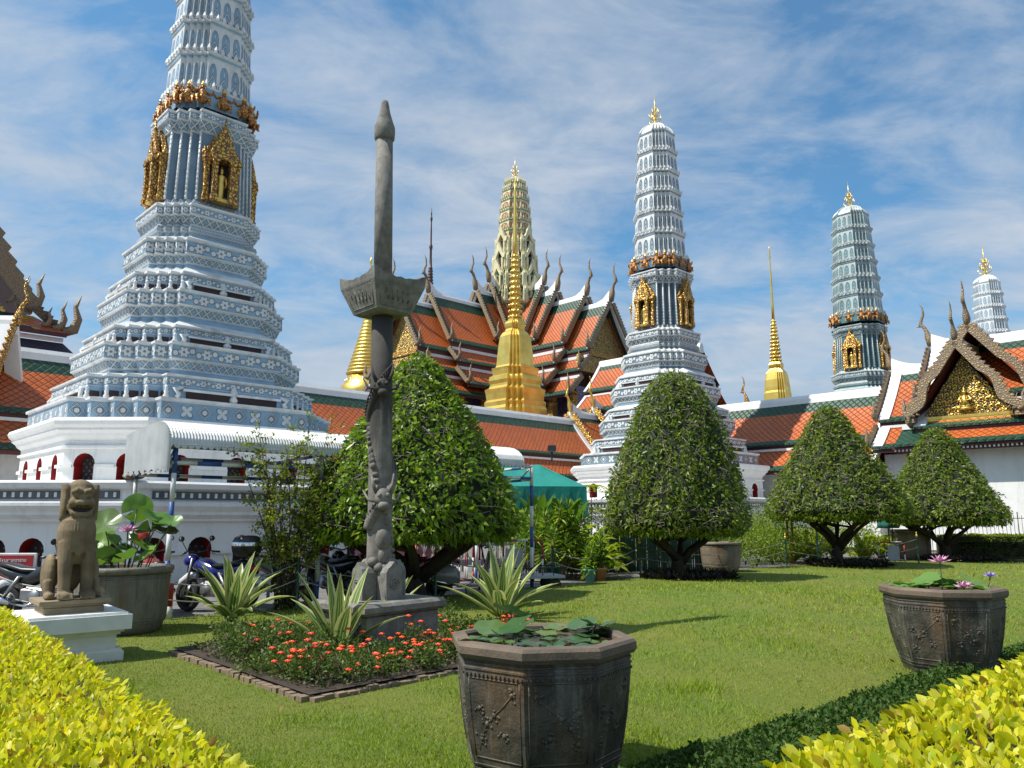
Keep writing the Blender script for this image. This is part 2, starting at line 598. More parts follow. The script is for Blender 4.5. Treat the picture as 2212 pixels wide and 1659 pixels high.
def plaster(name, col=(0.80, 0.80, 0.78), g=0.22):
    def fn(k):
        n = k.noise(k.obj, 1.1, 6, 0.6)
        c = k.mix(k.ramp(n, [(0.35, 0.0), (0.75, 1.0)]), col, tuple(x * 0.90 for x in col))
        sv = k.mapping(k.obj, (1, 1, 0.14))
        g1 = k.ramp(k.noise(sv, 3.2, 10, 0.74), [(0.50, 0.0), (0.70, 1.0)])
        c = k.mix(k.m('MULTIPLY', g1, g), c, (0.30, 0.29, 0.26))
        k.put(k.b.inputs['Base Color'], c)
        bump(k, k.noise(k.obj, 9, 6, 0.6), 0.02, 0.4)
    return material(name, fn, 0.75)


M = {}
M['white'] = plaster('white_plaster', (0.80, 0.80, 0.78), 0.34)
M['white2'] = plaster('white_plaster_clean', (0.82, 0.82, 0.81), 0.20)
M['white_paint'] = plain('white_paint', (0.78, 0.78, 0.76), (0.66, 0.66, 0.62), 4.0, 0.5, stain=((0.28, 0.25, 0.2), 4.0, 0.58, 0.4))
M['wtile'] = tile_mat('white_glazed_tile', 'none', (0.74, 0.75, 0.74), g=0.45)
BL1, BL2, BL3, BL4 = (0.27, 0.42, 0.55), (0.17, 0.25, 0.31), (0.12, 0.29, 0.32), (0.36, 0.50, 0.60)


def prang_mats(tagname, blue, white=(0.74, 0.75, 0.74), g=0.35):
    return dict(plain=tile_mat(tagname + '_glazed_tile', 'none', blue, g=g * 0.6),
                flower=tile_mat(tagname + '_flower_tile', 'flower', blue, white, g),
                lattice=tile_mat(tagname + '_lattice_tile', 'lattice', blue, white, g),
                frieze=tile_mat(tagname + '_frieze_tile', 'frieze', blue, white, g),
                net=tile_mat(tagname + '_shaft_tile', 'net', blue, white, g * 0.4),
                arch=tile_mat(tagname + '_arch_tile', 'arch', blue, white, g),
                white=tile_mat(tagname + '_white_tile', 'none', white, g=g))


M['orange'] = roof_mat('orange_roof_tile', (0.66, 0.155, 0.026), (0.47, 0.098, 0.02))
M['green'] = roof_mat('green_roof_tile', (0.018, 0.085, 0.040), (0.010, 0.050, 0.028))
M['navy'] = roof_mat('navy_roof_tile', (0.020, 0.024, 0.055), (0.012, 0.014, 0.035))
M['yellowtile'] = roof_mat('yellow_roof_tile', (0.62, 0.36, 0.03), (0.5, 0.27, 0.02))
M['gold'] = plain('gilded_metal', (0.92, 0.66, 0.17), (0.72, 0.45, 0.09), 1.2, 0.34, 0.85, 0.015, 16, ((0.35, 0.20, 0.04), 1.2, 0.55, 0.4))
M['goldcarve'] = carved('gilded_carving', (0.80, 0.50, 0.10), (0.13, 0.04, 0.02), 8.0)
M['pediment'] = carved('gilded_pediment_carving', (0.86, 0.58, 0.13), (0.035, 0.022, 0.03), 8.0, 0.8, 0.36, 0.06, 0.52)
M['niche'] = carved('gilded_niche_mosaic', (0.84, 0.54, 0.11), (0.17, 0.045, 0.022), 8.0, 0.75, 0.36, 0.06, 0.49)
M['barge'] = carved('weathered_gilt_bargeboard', (0.36, 0.24, 0.085), (0.19, 0.15, 0.12), 9.0, 0.35, 0.55, 0.04, 0.55)
M['maroon'] = plain('maroon_paint', (0.105, 0.022, 0.022), (0.06, 0.014, 0.016), 2.0, 0.55)
M['red'] = plain('deep_red_paint', (0.34, 0.012, 0.012), (0.22, 0.010, 0.010), 2.0, 0.55)
M['dark'] = plain('dark_recess', (0.045, 0.022, 0.022), (0.03, 0.016, 0.018), 3.0, 0.7)
M['garuda'] = carved('garuda_gilt_and_red', (0.62, 0.33, 0.07), (0.26, 0.05, 0.02), 9.0, 0.6, 0.42, 0.04, 0.48)
M['stone'] = plain('grey_granite', (0.25, 0.24, 0.212), (0.135, 0.128, 0.114), 9.0, 0.85, bd=0.016, bs=60, stain=((0.055, 0.050, 0.042), 2.0, 0.52, 0.7))
M['asphalt'] = plain('worn_pavement', (0.20, 0.19, 0.18), (0.13, 0.125, 0.12), 1.5, 0.9, bd=0.01, bs=40)
M['grilletile'] = plain('dark_grey_glazed_grille', (0.10, 0.115, 0.125), (0.06, 0.07, 0.08), 6, 0.4)
# ================================================================== ground
def grid_sheet(name, outline, z, mat, kind='structure'):
    mb = MB()
    mb.add([(x, y, z) for x, y in outline], [tuple(range(len(outline)))], 0, [[(x, y) for x, y in outline]])
    return tag(mb.build(name, mat), kind=kind)


def lawnmat():
    def fn(k):
        n1 = k.noise(k.obj, 0.55, 6, 0.6)
        n2 = k.noise(k.obj, 9.0, 8, 0.7)
        n3 = k.noise(k.obj, 60.0, 4, 0.7)
        c = k.mix(k.ramp(n1, [(0.35, 0.0), (0.68, 1.0)]), (0.115, 0.170, 0.012), (0.19, 0.19, 0.024))
        c = k.mix(k.ramp(n2, [(0.40, 0.0), (0.75, 0.6)]), c, (0.075, 0.125, 0.010))
        k.put(k.b.inputs['Base Color'], c)
        bump(k, k.m('ADD', n2, n3), 0.03, 0.8)
    return material('lawn_turf', fn, 0.9)


M['lawn'] = lawnmat()
grid_sheet('ground', [(-600, -200), (600, -200), (600, 900), (-600, 900)], -0.06, M['asphalt'])
# lawn: its far-left edge runs along the precinct axis, the right part carries on to the garden
LAWN = [(-9.0, -1.0), (9.5, -1.0), (22.0, 16.0), (24.0, 26.5), (14.5, 28.5), (9.0, 25.6), (5.2, 22.4), (1.9, 18.9), (-6.6, 11.6), (-9.0, 9.6)]


def LZ(x, y):
    """the lawn swells gently in the middle"""
    return .30 * np.exp(-((x - 4.4) / 3.4) ** 2 - ((y - 12.8) / 4.6) ** 2)


def lawn_sheet():
    import bmesh
    bm = bmesh.new()
    bm.faces.new([bm.verts.new((x, y, 0)) for x, y in LAWN])
    for ax in (0, 1):
        for k in range(-10, 30):
            no = (1, 0, 0) if ax == 0 else (0, 1, 0)
            bmesh.ops.bisect_plane(bm, geom=bm.verts[:] + bm.edges[:] + bm.faces[:], plane_co=(k * .9 + .01, k * .9 + .01, 0), plane_no=no)
    rim = [e for e in bm.edges if len(e.link_faces) == 1]
    new = bmesh.ops.extrude_edge_only(bm, edges=rim)['geom']
    low = {v for v in new if isinstance(v, bmesh.types.BMVert)}
    for v in bm.verts:
        v.co.z = LZ(v.co.x, v.co.y) - (.09 if v in low else 0)
    bmesh.ops.recalc_face_normals(bm, faces=bm.faces[:])
    me = bpy.data.meshes.new('lawn')
    bm.to_mesh(me); bm.free()
    me.polygons.foreach_set('use_smooth', np.ones(len(me.polygons), bool))
    me.materials.append(M['lawn'])
    o = bpy.data.objects.new('lawn', me)
    COL.objects.link(o)
    return tag(o, kind='structure')


lawn_sheet()

# ================================================================== prangs
D2 = 43.6


def _prof(px_half, zy, zoff):
    """a point of the second tower's outline: half width (in 1327-px crop pixels) and height -> metres"""
    py = zoff + zy * 0.3307
    p0, p1 = at(1440, py, D2), at(1440 + px_half * 0.3307, py, D2)
    return p1.x - p0.x, p1.z


LOWER = [(583, 1310, 'frieze'), (583, 1247, 'white'), (592, 1245, 'white'), (592, 1236, 'white'), (510, 1228, 'plain'), (508, 1186, 'flower'), (505, 1153, 'white'),
         (514, 1151, 'white'), (514, 1145, 'white'), (420, 1132, 'plain'), (414, 1117, 'white'), (420, 1114, 'lattice'), (436, 1084, 'white'), (446, 1081, 'flower'),
         (445, 1031, 'white'), (452, 1029, 'white'), (452, 1021, 'white'), (408, 1015, 'plain'), (406, 986, 'flower'), (403, 963, 'white'), (412, 961, 'white'), (412, 955, 'white'),
         (340, 927, 'plain'), (333, 908, 'white'), (340, 905, 'lattice'), (354, 873, 'white'), (363, 870, 'flower'), (361, 822, 'white'), (368, 820, 'white'), (368, 813, 'white'),
         (328, 806, 'plain'), (326, 781, 'flower'), (322, 749, 'white'), (331, 747, 'white'), (331, 740, 'white'), (268, 709, 'plain'), (261, 694, 'white'), (267, 691, 'lattice'),
         (276, 663, 'white'), (285, 660, 'flower'), (282, 610, 'white'), (290, 608, 'white'), (290, 600, 'white'), (233, 580, 'plain'), (224, 570, 'lattice'), (236, 560, 'lattice'),
         (238, 548, 'lattice'), (232, 536, 'white'), (220, 531, 'lattice'), (240, 498, 'white'), (246, 495, 'flower'), (244, 464, 'white'), (250, 462, 'white'), (250, 455, 'white'),
         (208, 442, 'lattice'), (198, 424, 'net')]
BODYTOP = [(184, 154, 'white'), (190, 151, 'lattice'), (206, 112, 'white'), (212, 110, 'flower'), (210, 83, 'white'), (215, 81, 'white'), (215, 74, 'white'), (172, 66, 'plain')]
UPB = [1215, 1065, 930, 795, 665, 530, 400]
UPH = [165, 157, 150, 141, 132, 124, 115]


def redent(a, z, f=0.55, n=4, div=0):
    s = a * (1 - f) / n
    q1 = [(a, -f * a * .36), (a, f * a * .36)] if div else []
    for k in range(n):
        q1 += [(a - k * s, f * a + k * s), (a - (k + 1) * s, f * a + k * s)]
    q1.append((f * a, a))
    out = []
    for r in range(4):
        c, d = (1, 0, -1, 0)[r], (0, 1, 0, -1)[r]
        out += [(x * c - y * d, x * d + y * c, z) for x, y in q1]
    return out


def octo(a, z, f):
    out = []
    for r in range(4):
        c, d = (1, 0, -1, 0)[r], (0, 1, 0, -1)[r]
        out += [(x * c - y * d, x * d + y * c, z) for x, y in ((a, -f * a), (a, f * a))]
    return out


def prong_finial(mb, z0, h):
    """gilded trident finial: a spike with rings of upswept prongs"""
    mb.lathe([(0.07 * h, 0), (0.08 * h, 0.05 * h), (0.03 * h, 0.12 * h), (0.04 * h, 0.2 * h), (0.022 * h, 0.45 * h), (0.032 * h, 0.62 * h), (0.018 * h, 0.72 * h), (0.005 * h, h * 1.25)], 8, 0, (0, 0, z0))
    for lv, (zz_, rr, hh) in enumerate(((0.12, 0.24, 0.24), (0.26, 0.20, 0.24), (0.40, 0.15, 0.22), (0.54, 0.10, 0.2))):
        for k in range(4):
            a = k * math.pi / 2 + math.pi / 4 * (lv % 2)
            d = Vector((math.cos(a), math.sin(a), 0))
            p = Vector((0, 0, z0 + zz_ * h))
            mb.tube([p, p + d * rr * h * .6 + Vector((0, 0, .01 * h)), p + d * rr * h + Vector((0, 0, hh * .4 * h)), p + d * rr * h * .92 + Vector((0, 0, hh * h))],
                    [0.017 * h, 0.02 * h, 0.017 * h, 0.004 * h], 5, 0)


def figure_post(h, r=0.07):
    """little crouching guardian worked in white tile, seen as a knobbly post"""
    mb = MB()
    mb.lathe([(r * 1.5, 0), (r * 1.6, h * .12), (r * .9, h * .3), (r * 1.25, h * .5), (r * .6, h * .66), (r * .95, h * .78), (r * .8, h * .92), (r * .25, h * 1.0)], 6, 0)
    return mb


def garuda_fig(h):
    mb = MB()
    mb.tube([(0, 0, .1 * h), (0, .05 * h, .3 * h), (0, .02 * h, .55 * h), (0, 0, .66 * h)], [.14 * h, .17 * h, .15 * h, .06 * h], 8)
    mb.ball((0, .03 * h, .74 * h), (.09 * h, .1 * h, .1 * h), 8, 5)
    mb.lathe([(.1 * h, 0), (.07 * h, .07 * h), (.03 * h, .15 * h), (.005 * h, .26 * h)], 7, 1, (0, .03 * h, .8 * h))
    for s in (-1, 1):
        mb.tube([(s * .1 * h, 0, .58 * h), (s * .3 * h, .04 * h, .52 * h), (s * .42 * h, .02 * h, .62 * h), (s * .46 * h, .0, .78 * h)], [.06 * h, .055 * h, .05 * h, .03 * h], 6)
        mb.tube([(s * .08 * h, .02 * h, .22 * h), (s * .24 * h, .16 * h, .24 * h), (s * .22 * h, .14 * h, .06 * h), (s * .26 * h, .2 * h, 0)], [.1 * h, .085 * h, .06 * h, .04 * h], 6)
        mb.prism([(0, 0), (.2 * h, .02 * h), (.34 * h, .2 * h), (.16 * h, .14 * h)], (s * .1 * h, -.06 * h, .2 * h), (s, 0, 0), (0, 0, 1), .05 * h, 1)
    return mb


def statue_mb(h):
    """standing crowned figure"""
    mb = MB()
    mb.lathe([(.17 * h, 0), (.13 * h, .04 * h), (.10 * h, .12 * h), (.105 * h, .3 * h), (.12 * h, .45 * h), (.09 * h, .56 * h), (.125 * h, .7 * h), (.13 * h, .76 * h), (.05 * h, .8 * h), (.045 * h, .83 * h)], 10, 0, sy=0.7)
    mb.ball((0, 0, .88 * h), (.06 * h, .06 * h, .07 * h), 8, 6)
    mb.lathe([(.06 * h, 0), (.04 * h, .05 * h), (.008 * h, .14 * h)], 7, 0, (0, 0, .93 * h))
    for s in (-1, 1):
        mb.tube([(s * .13 * h, 0, .75 * h), (s * .17 * h, .02 * h, .58 * h), (s * .15 * h, .05 * h, .44 * h)], [.04 * h, .035 * h, .028 * h], 6)
    mb.box((0, 0, -.04 * h), (.4 * h, .34 * h, .1 * h), 0)
    return mb


_niche = {}


def niche(parent, dist, z, face, W=1.36, H=1.62, mats=None):
    """gilded porch on one face of the shaft: pillars, lintel, stepped gable, and a figure inside"""
    key = (round(W, 2), round(H, 2))
    ang = face * math.pi / 2
    def put(name, build, mat, par):
        k2 = key + (name,)
        if k2 in _niche:
            o = bpy.data.objects.new(name, _niche[k2]); COL.objects.link(o); o.parent = par
        else:
            o = build().build(name, mat, par)
            _niche[k2] = o.data
        return o
    def porch():
        mb = MB()
        for s in (-1, 1):
            for x, y in ((W * .42, -.10), (W * .24, -.30)):
                mb.box((s * x, y, H * .06), (W * .17, .24, H * .12), 0)
                mb.box((s * x, y, H * .5), (W * .125, .19, H * .78), 0)
                mb.box((s * x, y, H * .82), (W * .15, .22, H * .05), 0)
                mb.box((s * x, y, H * .90), (W * .17, .25, H * .07), 0, taper=1.15)
        mb.box((0, -.12, H * .98), (W * 1.06, .34, H * .09), 0)
        mb.box((0, -.29, H * .985), (W * .70, .24, H * .10), 0)
        return mb
    def gable():
        mb = MB()
        for (w, h, y, z0) in ((W * 1.02, H * .62, -.06, H * 1.02), (W * .72, H * .62, -.26, H * 1.03)):
            half = w / 2
            L_ = [(-half, 0)]
            st = 7
            for i in range(st):
                t = i / st
                L_ += [(-half * (1 - t) ** 0.85 - .05, h * t + .05), (-half * (1 - t) ** 0.85 + .02, h * (t + .8 / st))]
            poly = L_ + [(0, h * 1.12)] + [(-a, b) for a, b in L_[::-1]]
            mb.prism(poly, (0, y, z0), (1, 0, 0), (0, 0, 1), .13, 0)
            mb.prism([(-half * .55, h * .05), (0, h * .72), (half * .55, h * .05)], (0, y - .085, z0), (1, 0, 0), (0, 0, 1), .06, 1)
            mb.lathe([(.06, 0), (.08, .08), (.03, .16), (.045, .24), (.006, .5)], 6, 1, (0, y, z0 + h))
        for s in (-1, 1):
            mb.lathe([(.08, 0), (.09, .1), (.03, .2), (.008, .34)], 6, 1, (s * W * .5, -.1, H * 1.02))
        # the little roof slopes behind the gable
        mb.loft([[(-W * .5, .25, H * 1.02), (-W * .5, -.05, H * 1.02)], [(0, .25, H * 1.62), (0, -.05, H * 1.62)], [(W * .5, .25, H * 1.02), (W * .5, -.05, H * 1.02)]], 2, closed=False)
        return mb
    def recess():
        mb = MB()
        mb.box((0, .02, H * .46), (W * .52, .06, H * .92), 0)
        return mb
    p = put('niche', porch, [M['niche']], parent)
    p.location = (dist * math.sin(ang), -dist * math.cos(ang), z)
    p.rotation_euler[2] = ang
    g = put('gable', gable, [M['niche'], M['goldcarve'], M['orange']], p)
    r = put('recess', recess, [M['dark']], p)
    s = put('statue', lambda: statue_mb(H * .72), [M['gold']], p)
    s.location = (0, -.16, H * .07)
    return p


def arch_outline(w, h):
    """keyhole arch used along the base walls"""
    r = w / 2
    pts = [(-r * .92, 0), (-r * .92, h - r * 1.25), (-r, h - r * 1.22), (-r, h - r * .98)]
    pts += [(r * math.cos(math.pi - t * math.pi / 8), h - r + r * math.sin(math.pi - t * math.pi / 8)) for t in range(1, 8)]
    pts += [(r, h - r * .98), (r, h - r * 1.22), (r * .92, h - r * 1.25), (r * .92, 0)]
    return pts


def arched_wall(root, A, B, z0, z1, arches, aw, ah, th=0.45, name='base_wall', grille=True, cord=None):
    """one facet of a white wall from A to B (plan points, outside on the right-hand side walking A->B) with arched openings standing on its foot"""
    A, B = Vector((*A, 0)), Vector((*B, 0))
    X = (B - A).normalized()
    N = Vector((X.y, -X.x, 0))
    L_ = (B - A).length
    poly = [(0, 0)]
    cs = []
    for t in arches:
        c = t * L_
        cs.append(c)
        poly += [(c + x, y) for x, y in arch_outline(aw, ah)]
    poly += [(L_, 0), (L_, z1 - z0), (0, z1 - z0)]
    mb = MB()
    O = A - N * th / 2 + Vector((0, 0, z0))
    mb.prism(poly, O, X, (0, 0, 1), th, 0, mat_side=1)
    if cord:
        prev = 0.0
        edges = [0.0]
        for c in cs:
            edges += [c - aw / 2 - .02, c + aw / 2 + .02]
        edges.append(L_)
        for i in range(0, len(edges), 2):
            if edges[i + 1] - edges[i] > .05:
                m_ = A + X * (edges[i] + edges[i + 1]) / 2 + N * .03
                mb.box((m_.x, m_.y, z0 + cord), (edges[i + 1] - edges[i], .09, .09), 0, rz=math.atan2(X.y, X.x))
    w = mb.build(name, [M['white'], M['red']], root)
    for c in cs:
        g = MB()
        m_ = A + X * c - N * (th + .02)
        g.box((m_.x, m_.y, z0 + ah / 2), (aw * 1.15, .05, ah * 1.05), 0, rz=math.atan2(X.y, X.x))
        for i in range(3):
            for j in range(6):
                p = A + X * (c + (i - 1) * aw * .27 + (j % 2 - .5) * aw * .12) - N * (th - .02)
                g.box((p.x, p.y, z0 + ah * (.12 + j * .13)), (aw * .10, .03, aw * .10), 1, rz=math.atan2(X.y, X.x))
        g.build('arched_opening', [M['dark'], M['grilletile']], root)
    return w


PLAT_F, BASE_F = 0.567, 0.60


def ring_at(a, f, z):
    return octo(a, z, f)


def prang_base(root, top_z, sc=1.0):
    """white octagonal terrace with grille band and arches, and the smaller octagon above it"""
    mb = MB()
    PLAT_A, BASE_A = 6.86 * sc, 4.80 * sc * .97
    a = PLAT_A
    rows = [(a, 1.42), (a + .10, 1.46), (a + .10, 1.52), (a + .22, 1.62), (a + .22, 1.70), (a + .32, 1.84), (a + .32, 1.92), (a + .14, 1.98), (a + .14, 2.24), (a + .30, 2.28), (a + .34, 2.40), (a + .28, 2.46)]
    mb.loft([octo(r, z, PLAT_F) for r, z in rows], 0)
    top = octo(a + .28, 2.46, PLAT_F)
    mb.add(top, [tuple(range(8))], 0)
    mb.build('terrace', [M['white']], root)
    # pierced grille band
    g = MB()
    ring = octo(a + .15, 0, PLAT_F)
    for i in range(8):
        A, B = Vector(ring[i]), Vector(ring[(i + 1) % 8])
        X = (B - A).normalized(); L_ = (B - A).length
        rz = math.atan2(X.y, X.x)
        c = (A + B) / 2
        g.box((c.x, c.y, 2.11), (L_ * .86, .06, .20), 0, rz=rz)
        n = int(L_ * .86 / .21)
        for k in range(n):
            p = A + X * (L_ * .07 + (k + .5) * L_ * .86 / n)
            g.box((p.x, p.y, 2.11), (.07, .075, .12), 1, rz=rz)
    g.build('grille_band', [M['grilletile'], M['white_paint']], root)
    pts = [p[:2] for p in octo(a, 0, PLAT_F)]
    for i in range(8):
        A, B = pts[i], pts[(i + 1) % 8]
        L_ = (Vector(B) - Vector(A)).length
        n = 4 if i % 2 else 6
        arched_wall(root, A, B, -.06, 1.42, [(k + .5) / n for k in range(n)], .62, 1.12, .4, 'terrace_wall', cord=.72)
    # upper octagon
    a = BASE_A
    mb = MB()
    mb.loft([octo(a + .06, 2.44, BASE_F), octo(a + .06, 2.56, BASE_F)], 0, cap=True)
    mb.build('plinth_step', [M['white2']], root)
    mb = MB()
    k = top_z - .0
    rows = [(a + .02, k - .86), (a + .08, k - .84), (a + .08, k - .78), (a - .0, k - .76), (a - .0, k - .62), (a + .05, k - .58), (a + .12, k - .52), (a + .16, k - .44), (a + .26, k - .36), (a + .26, k - .30), (a + .34, k - .22), (a + .38, k - .12), (a + .34, k - .02), (a - .1, k + .01)]
    mb.loft([octo(r, z, BASE_F) for r, z in rows], 0, cap=True)
    mb.build('plinth_cornice', [M['white2']], root)
    pts = [p[:2] for p in octo(a, 0, BASE_F)]
    for i in range(8):
        A, B = pts[i], pts[(i + 1) % 8]
        n = 2 if i % 2 else 3
        arched_wall(root, A, B, 2.56, k - .86, [(j + .5) / n for j in range(n)], .60, .76, .4, 'plinth_wall', cord=.40)


_cache = {}


def prang(label, xy, mats, key, niches=True, figures=True, base=True, kx=1.0, kz=1.0, finh=1.75, skip_low=False, tiers_f=0.46, kxs=1.0):
    r = thing('prang_tower', label, 'tower', (xy[0], xy[1], 0), SITE, 'tall tiled prang towers')
    order = ['frieze', 'white', 'plain', 'flower', 'lattice', 'net', 'arch']
    ml = [mats[o] for o in order]
    ix = {o: i for i, o in enumerate(order)}
    E45 = (1 + .55) / math.sqrt(2)
    rows = [(_prof(h, y, 576.0), m) for h, y, m in LOWER]
    low_z = rows[0][0][1]
    mb = MB()
    R_ = [redent(p[0] / E45 * kx, p[1] * kz) for p, m in rows]
    mb.loft(R_, [ix[m] for p, m in rows[:-1]], uvn='cell')
    mb.build('stepped_base', ml, r)
    z_body = rows[-1][0][1]
    a_body = rows[-1][0][0] / ((1 + .5) / math.sqrt(2))
    # shaft with niches, its cornice
    rb = [(rows[-1][0], 'net')] + [(_prof(h, y, 576.0), m) for h, y, m in BODYTOP]
    mb = MB()
    Rb = [redent(p[0] / 1.0607 * kx, p[1] * kz, .5, 3) for p, m in rb]
    mb.loft(Rb, [ix[m] for p, m in rb[:-1]], uvn=False)
    sh = mb.build('shaft', ml, r)
    # give the cornice bands cell-type coordinates
    mbc = MB()
    Rc = [redent(p[0] / 1.0607 * kx + .004, p[1] * kz, .5, 3) for p, m in rb[1:]]
    mbc.loft(Rc, [ix[m] for p, m in rb[1:-1]], uvn='cell')
    mbc.build('cornice', ml, r)
    # white beaded pilasters at the corners of the shaft
    zb, zt = rb[0][0][1], rb[1][0][1]
    ab, at_ = rb[0][0][0] / 1.0607 * kx, rb[1][0][0] / 1.0607 * kx
    for q_ in range(4):
        pil = MB()
        for k in range(4):
            s = .5 / 3
            def cor(a):
                x, y = a * (1 - k * s), a * (.5 + k * s)
                c, d = (1, 0, -1, 0)[q_], (0, 1, 0, -1)[q_]
                return (x * c - y * d, x * d + y * c)
            for (da) in (0,):
                b0, b1 = cor(ab), cor(at_)
                pil.tube([(b0[0], b0[1], zb * kz), (b1[0], b1[1], zt * kz)], .038, 5, 0)
                for i in range(14):
                    t = (i + .5) / 14
                    pil.ball((b0[0] + (b1[0] - b0[0]) * t, b0[1] + (b1[1] - b0[1]) * t, (zb + (zt - zb) * t) * kz), .056, 5, 3, 0)
        pil.build('pilasters', [mats['white']], r)
    # openings and guardian figures of the three windowed tiers
    if figures:
        for (ia, ib) in ((4, 6), (17, 19), (30, 32)):
            a0 = rows[ia][0][0] / E45 * kx
            z0, z1 = rows[ia][0][1] * kz, rows[ib][0][1] * kz
            w = a0 * .55 * 2 * .74
            ob = None
            for f in range(4):
                if ob is None:
                    mb = MB()
                    hh = (z1 - z0)
                    for s in (-1, 1):
                        mb.box((s * w * .26, -.02, hh * .17), (w * .44, .06, hh * .34), 0)
                        mb.box((s * w * .27, -.05, hh * .39), (w * .50, .12, hh * .11), 1)
                        mb.tube([(s * w * .52, -.05, hh * .52), (s * w * .60, -.06, hh * .40), (s * w * .56, -.06, hh * .2), (s * w * .58, -.06, .01)], [.05, .09, .07, .09], 6, 1)
                    mb.lathe([(.10, 0), (.14, hh * .15), (.06, hh * .35), (.12, hh * .5), (.05, hh * .72), (.01, hh * .85)], 6, 1, (0, -.06, 0))
                    ob = mb.build('tier_opening', [M['dark'], mats['white']], r)
                    oo = ob
                else:
                    oo = ob.copy(); COL.objects.link(oo)
                an = f * math.pi / 2
                oo.location = (a0 * math.sin(an), -a0 * math.cos(an), z0)
                oo.rotation_euler[2] = an
            fb = None
            s = a0 * .45 / 4
            for f in range(4):
                for k in range(5):
                    x, y = a0 - k * s - .015, .55 * a0 + k * s - .015
                    c, d = (1, 0, -1, 0)[f], (0, 1, 0, -1)[f]
                    if fb is None:
                        fb = figure_post((z1 - z0) * .56, .058).build('corner_figure', [mats['white']], r)
                        o = fb
                    else:
                        o = fb.copy(); COL.objects.link(o)
                    o.location = (x * c - y * d, x * d + y * c, z0)
                # dark little openings on the redents between the figures
            for f in range(4):
                c, d = (1, 0, -1, 0)[f], (0, 1, 0, -1)[f]
                for k in range(4):
                    for (x, y, wx, wy) in ((a0 - k * s - s * .5, .55 * a0 + k * s + .012, s * .62, .03), (a0 - (k + 1) * s + .012, .55 * a0 + k * s + s * .5, .03, s * .62)):
                        dk = MB()
                        dk.box((x * c - y * d, x * d + y * c, z0 + (z1 - z0) * .17), (wx, wy, (z1 - z0) * .32), 0, rz=f * math.pi / 2)
                        dk.build('redent_opening', [M['dark']], r)
    if niches:
        for f in range(4):
            niche(r, a_body * kx * 0.985, zb * kz, f, W=1.36 * kx)
    # garuda band
    zg0 = _prof(165, 1290, 164.6)[1]
    zg1 = _prof(165, 1215, 164.6)[1]
    # upper spire of arched tiers
    mb = MB()
    kw = kx * kxs
    E2 = (1 + tiers_f) / math.sqrt(2)
    rings, mm = [redent(_prof(168, 1300, 164.6)[0] / E2 * kw, zg0 * kz, tiers_f, 4, 1)], ['plain']
    for i in range(6):
        (h0, z0), (h1, z1) = _prof(UPH[i], UPB[i], 164.6), _prof(UPH[i + 1], UPB[i + 1], 164.6)
        d = z1 - z0
        for (h, z, m) in ((h0 + .11, z0 - .03, 'white'), (h0 + .12, z0 + .03, 'white'), (h0 + .02, z0 + .06, 'arch'), (h1 + .03, z0 + d * .86, 'white'), (h1 + .07, z0 + d * .88, 'plain'), (h1 + .07, z0 + d * .95, 'white')):
            rings.append(redent(h / E2 * kw, z * kz, tiers_f, 4, 1)); mm.append(m)
    hz, zz_ = _prof(115, 400, 164.6)
    for (h, y) in ((114, 402), (109, 388), (98, 370), (80, 352), (58, 337), (34, 325), (10, 314)):
        hh, z = _prof(h, y, 164.6)
        rings.append(redent(hh / E2 * kw, z * kz, tiers_f, 4, 1)); mm.append('white')
    mb.loft(rings, [ix[m] for m in mm[:-1]], uvn=True, cap=False)
    # pointed antefixes standing on every tier ledge
    for i in range(6):
        h0, z0 = _prof(UPH[i], UPB[i], 164.6)
        a = (h0 + .10) / E2 * kw
        s = a * (1 - tiers_f) / 4
        hh = .27 * (1.15 - i * .07)
        for f in range(4):
            c, d = (1, 0, -1, 0)[f], (0, 1, 0, -1)[f]
            spots = [(a - k * s, tiers_f * a + k * s) for k in range(5)] + [(a, t * a * tiers_f) for t in (-.6, -.2, .2, .6)]
            for (x, y) in spots:
                X, Y = x * c - y * d, x * d + y * c
                mb.lathe([(.055, 0), (.075, hh * .35), (.05, hh * .65), (.008, hh)], 4, ix['white'], (X, Y, z0 * kz), sm=False)
    # ribs over the dome
    for f in range(4):
        c, d = (1, 0, -1, 0)[f], (0, 1, 0, -1)[f]
        for k in range(5):
            line = []
            for (h, y) in ((115, 404), (110, 388), (99, 370), (81, 352), (59, 337), (35, 325), (11, 314)):
                hh, z = _prof(h, y, 164.6)
                a = hh / E2 * kw * 1.01
                s = a * (1 - tiers_f) / 4
                x, y2 = a - k * s, tiers_f * a + k * s
                line.append((x * c - y2 * d, x * d + y2 * c, z * kz))
            mb.tube(line, [.07, .07, .065, .055, .05, .04, .02], 5, ix['white'])
    mb.build('arched_spire', ml, r)
    fb = MB()
    prong_finial(fb, _prof(10, 330, 164.6)[1] * kz, finh)
    fb.build('finial', [M['gold']], r)
    if figures:
        a = _prof(186, 1290, 164.6)[0] / E2 * kw * .93
        gb = None
        hgt = (zg1 - zg0) * 1.25 * kz
        for f in range(4):
            an0 = f * math.pi / 2
            for (x, y, ra) in ((a, -.55 * a, 0), (a, 0, 0), (a, .55 * a, 0), (.80 * a, .80 * a, math.pi / 4)):
                c, d = math.cos(an0), math.sin(an0)
                if gb is None:
                    gb = garuda_fig(hgt).build('garuda_figure', [M['garuda'], M['gold']], r)
                    o = gb
                else:
                    o = gb.copy(); COL.objects.link(o)
                o.location = (x * c - y * d, x * d + y * c, zg0 * kz)
                o.rotation_euler[2] = an0 + ra - math.pi / 2
    if base:
        prang_base(r, low_z, kx)
    return r


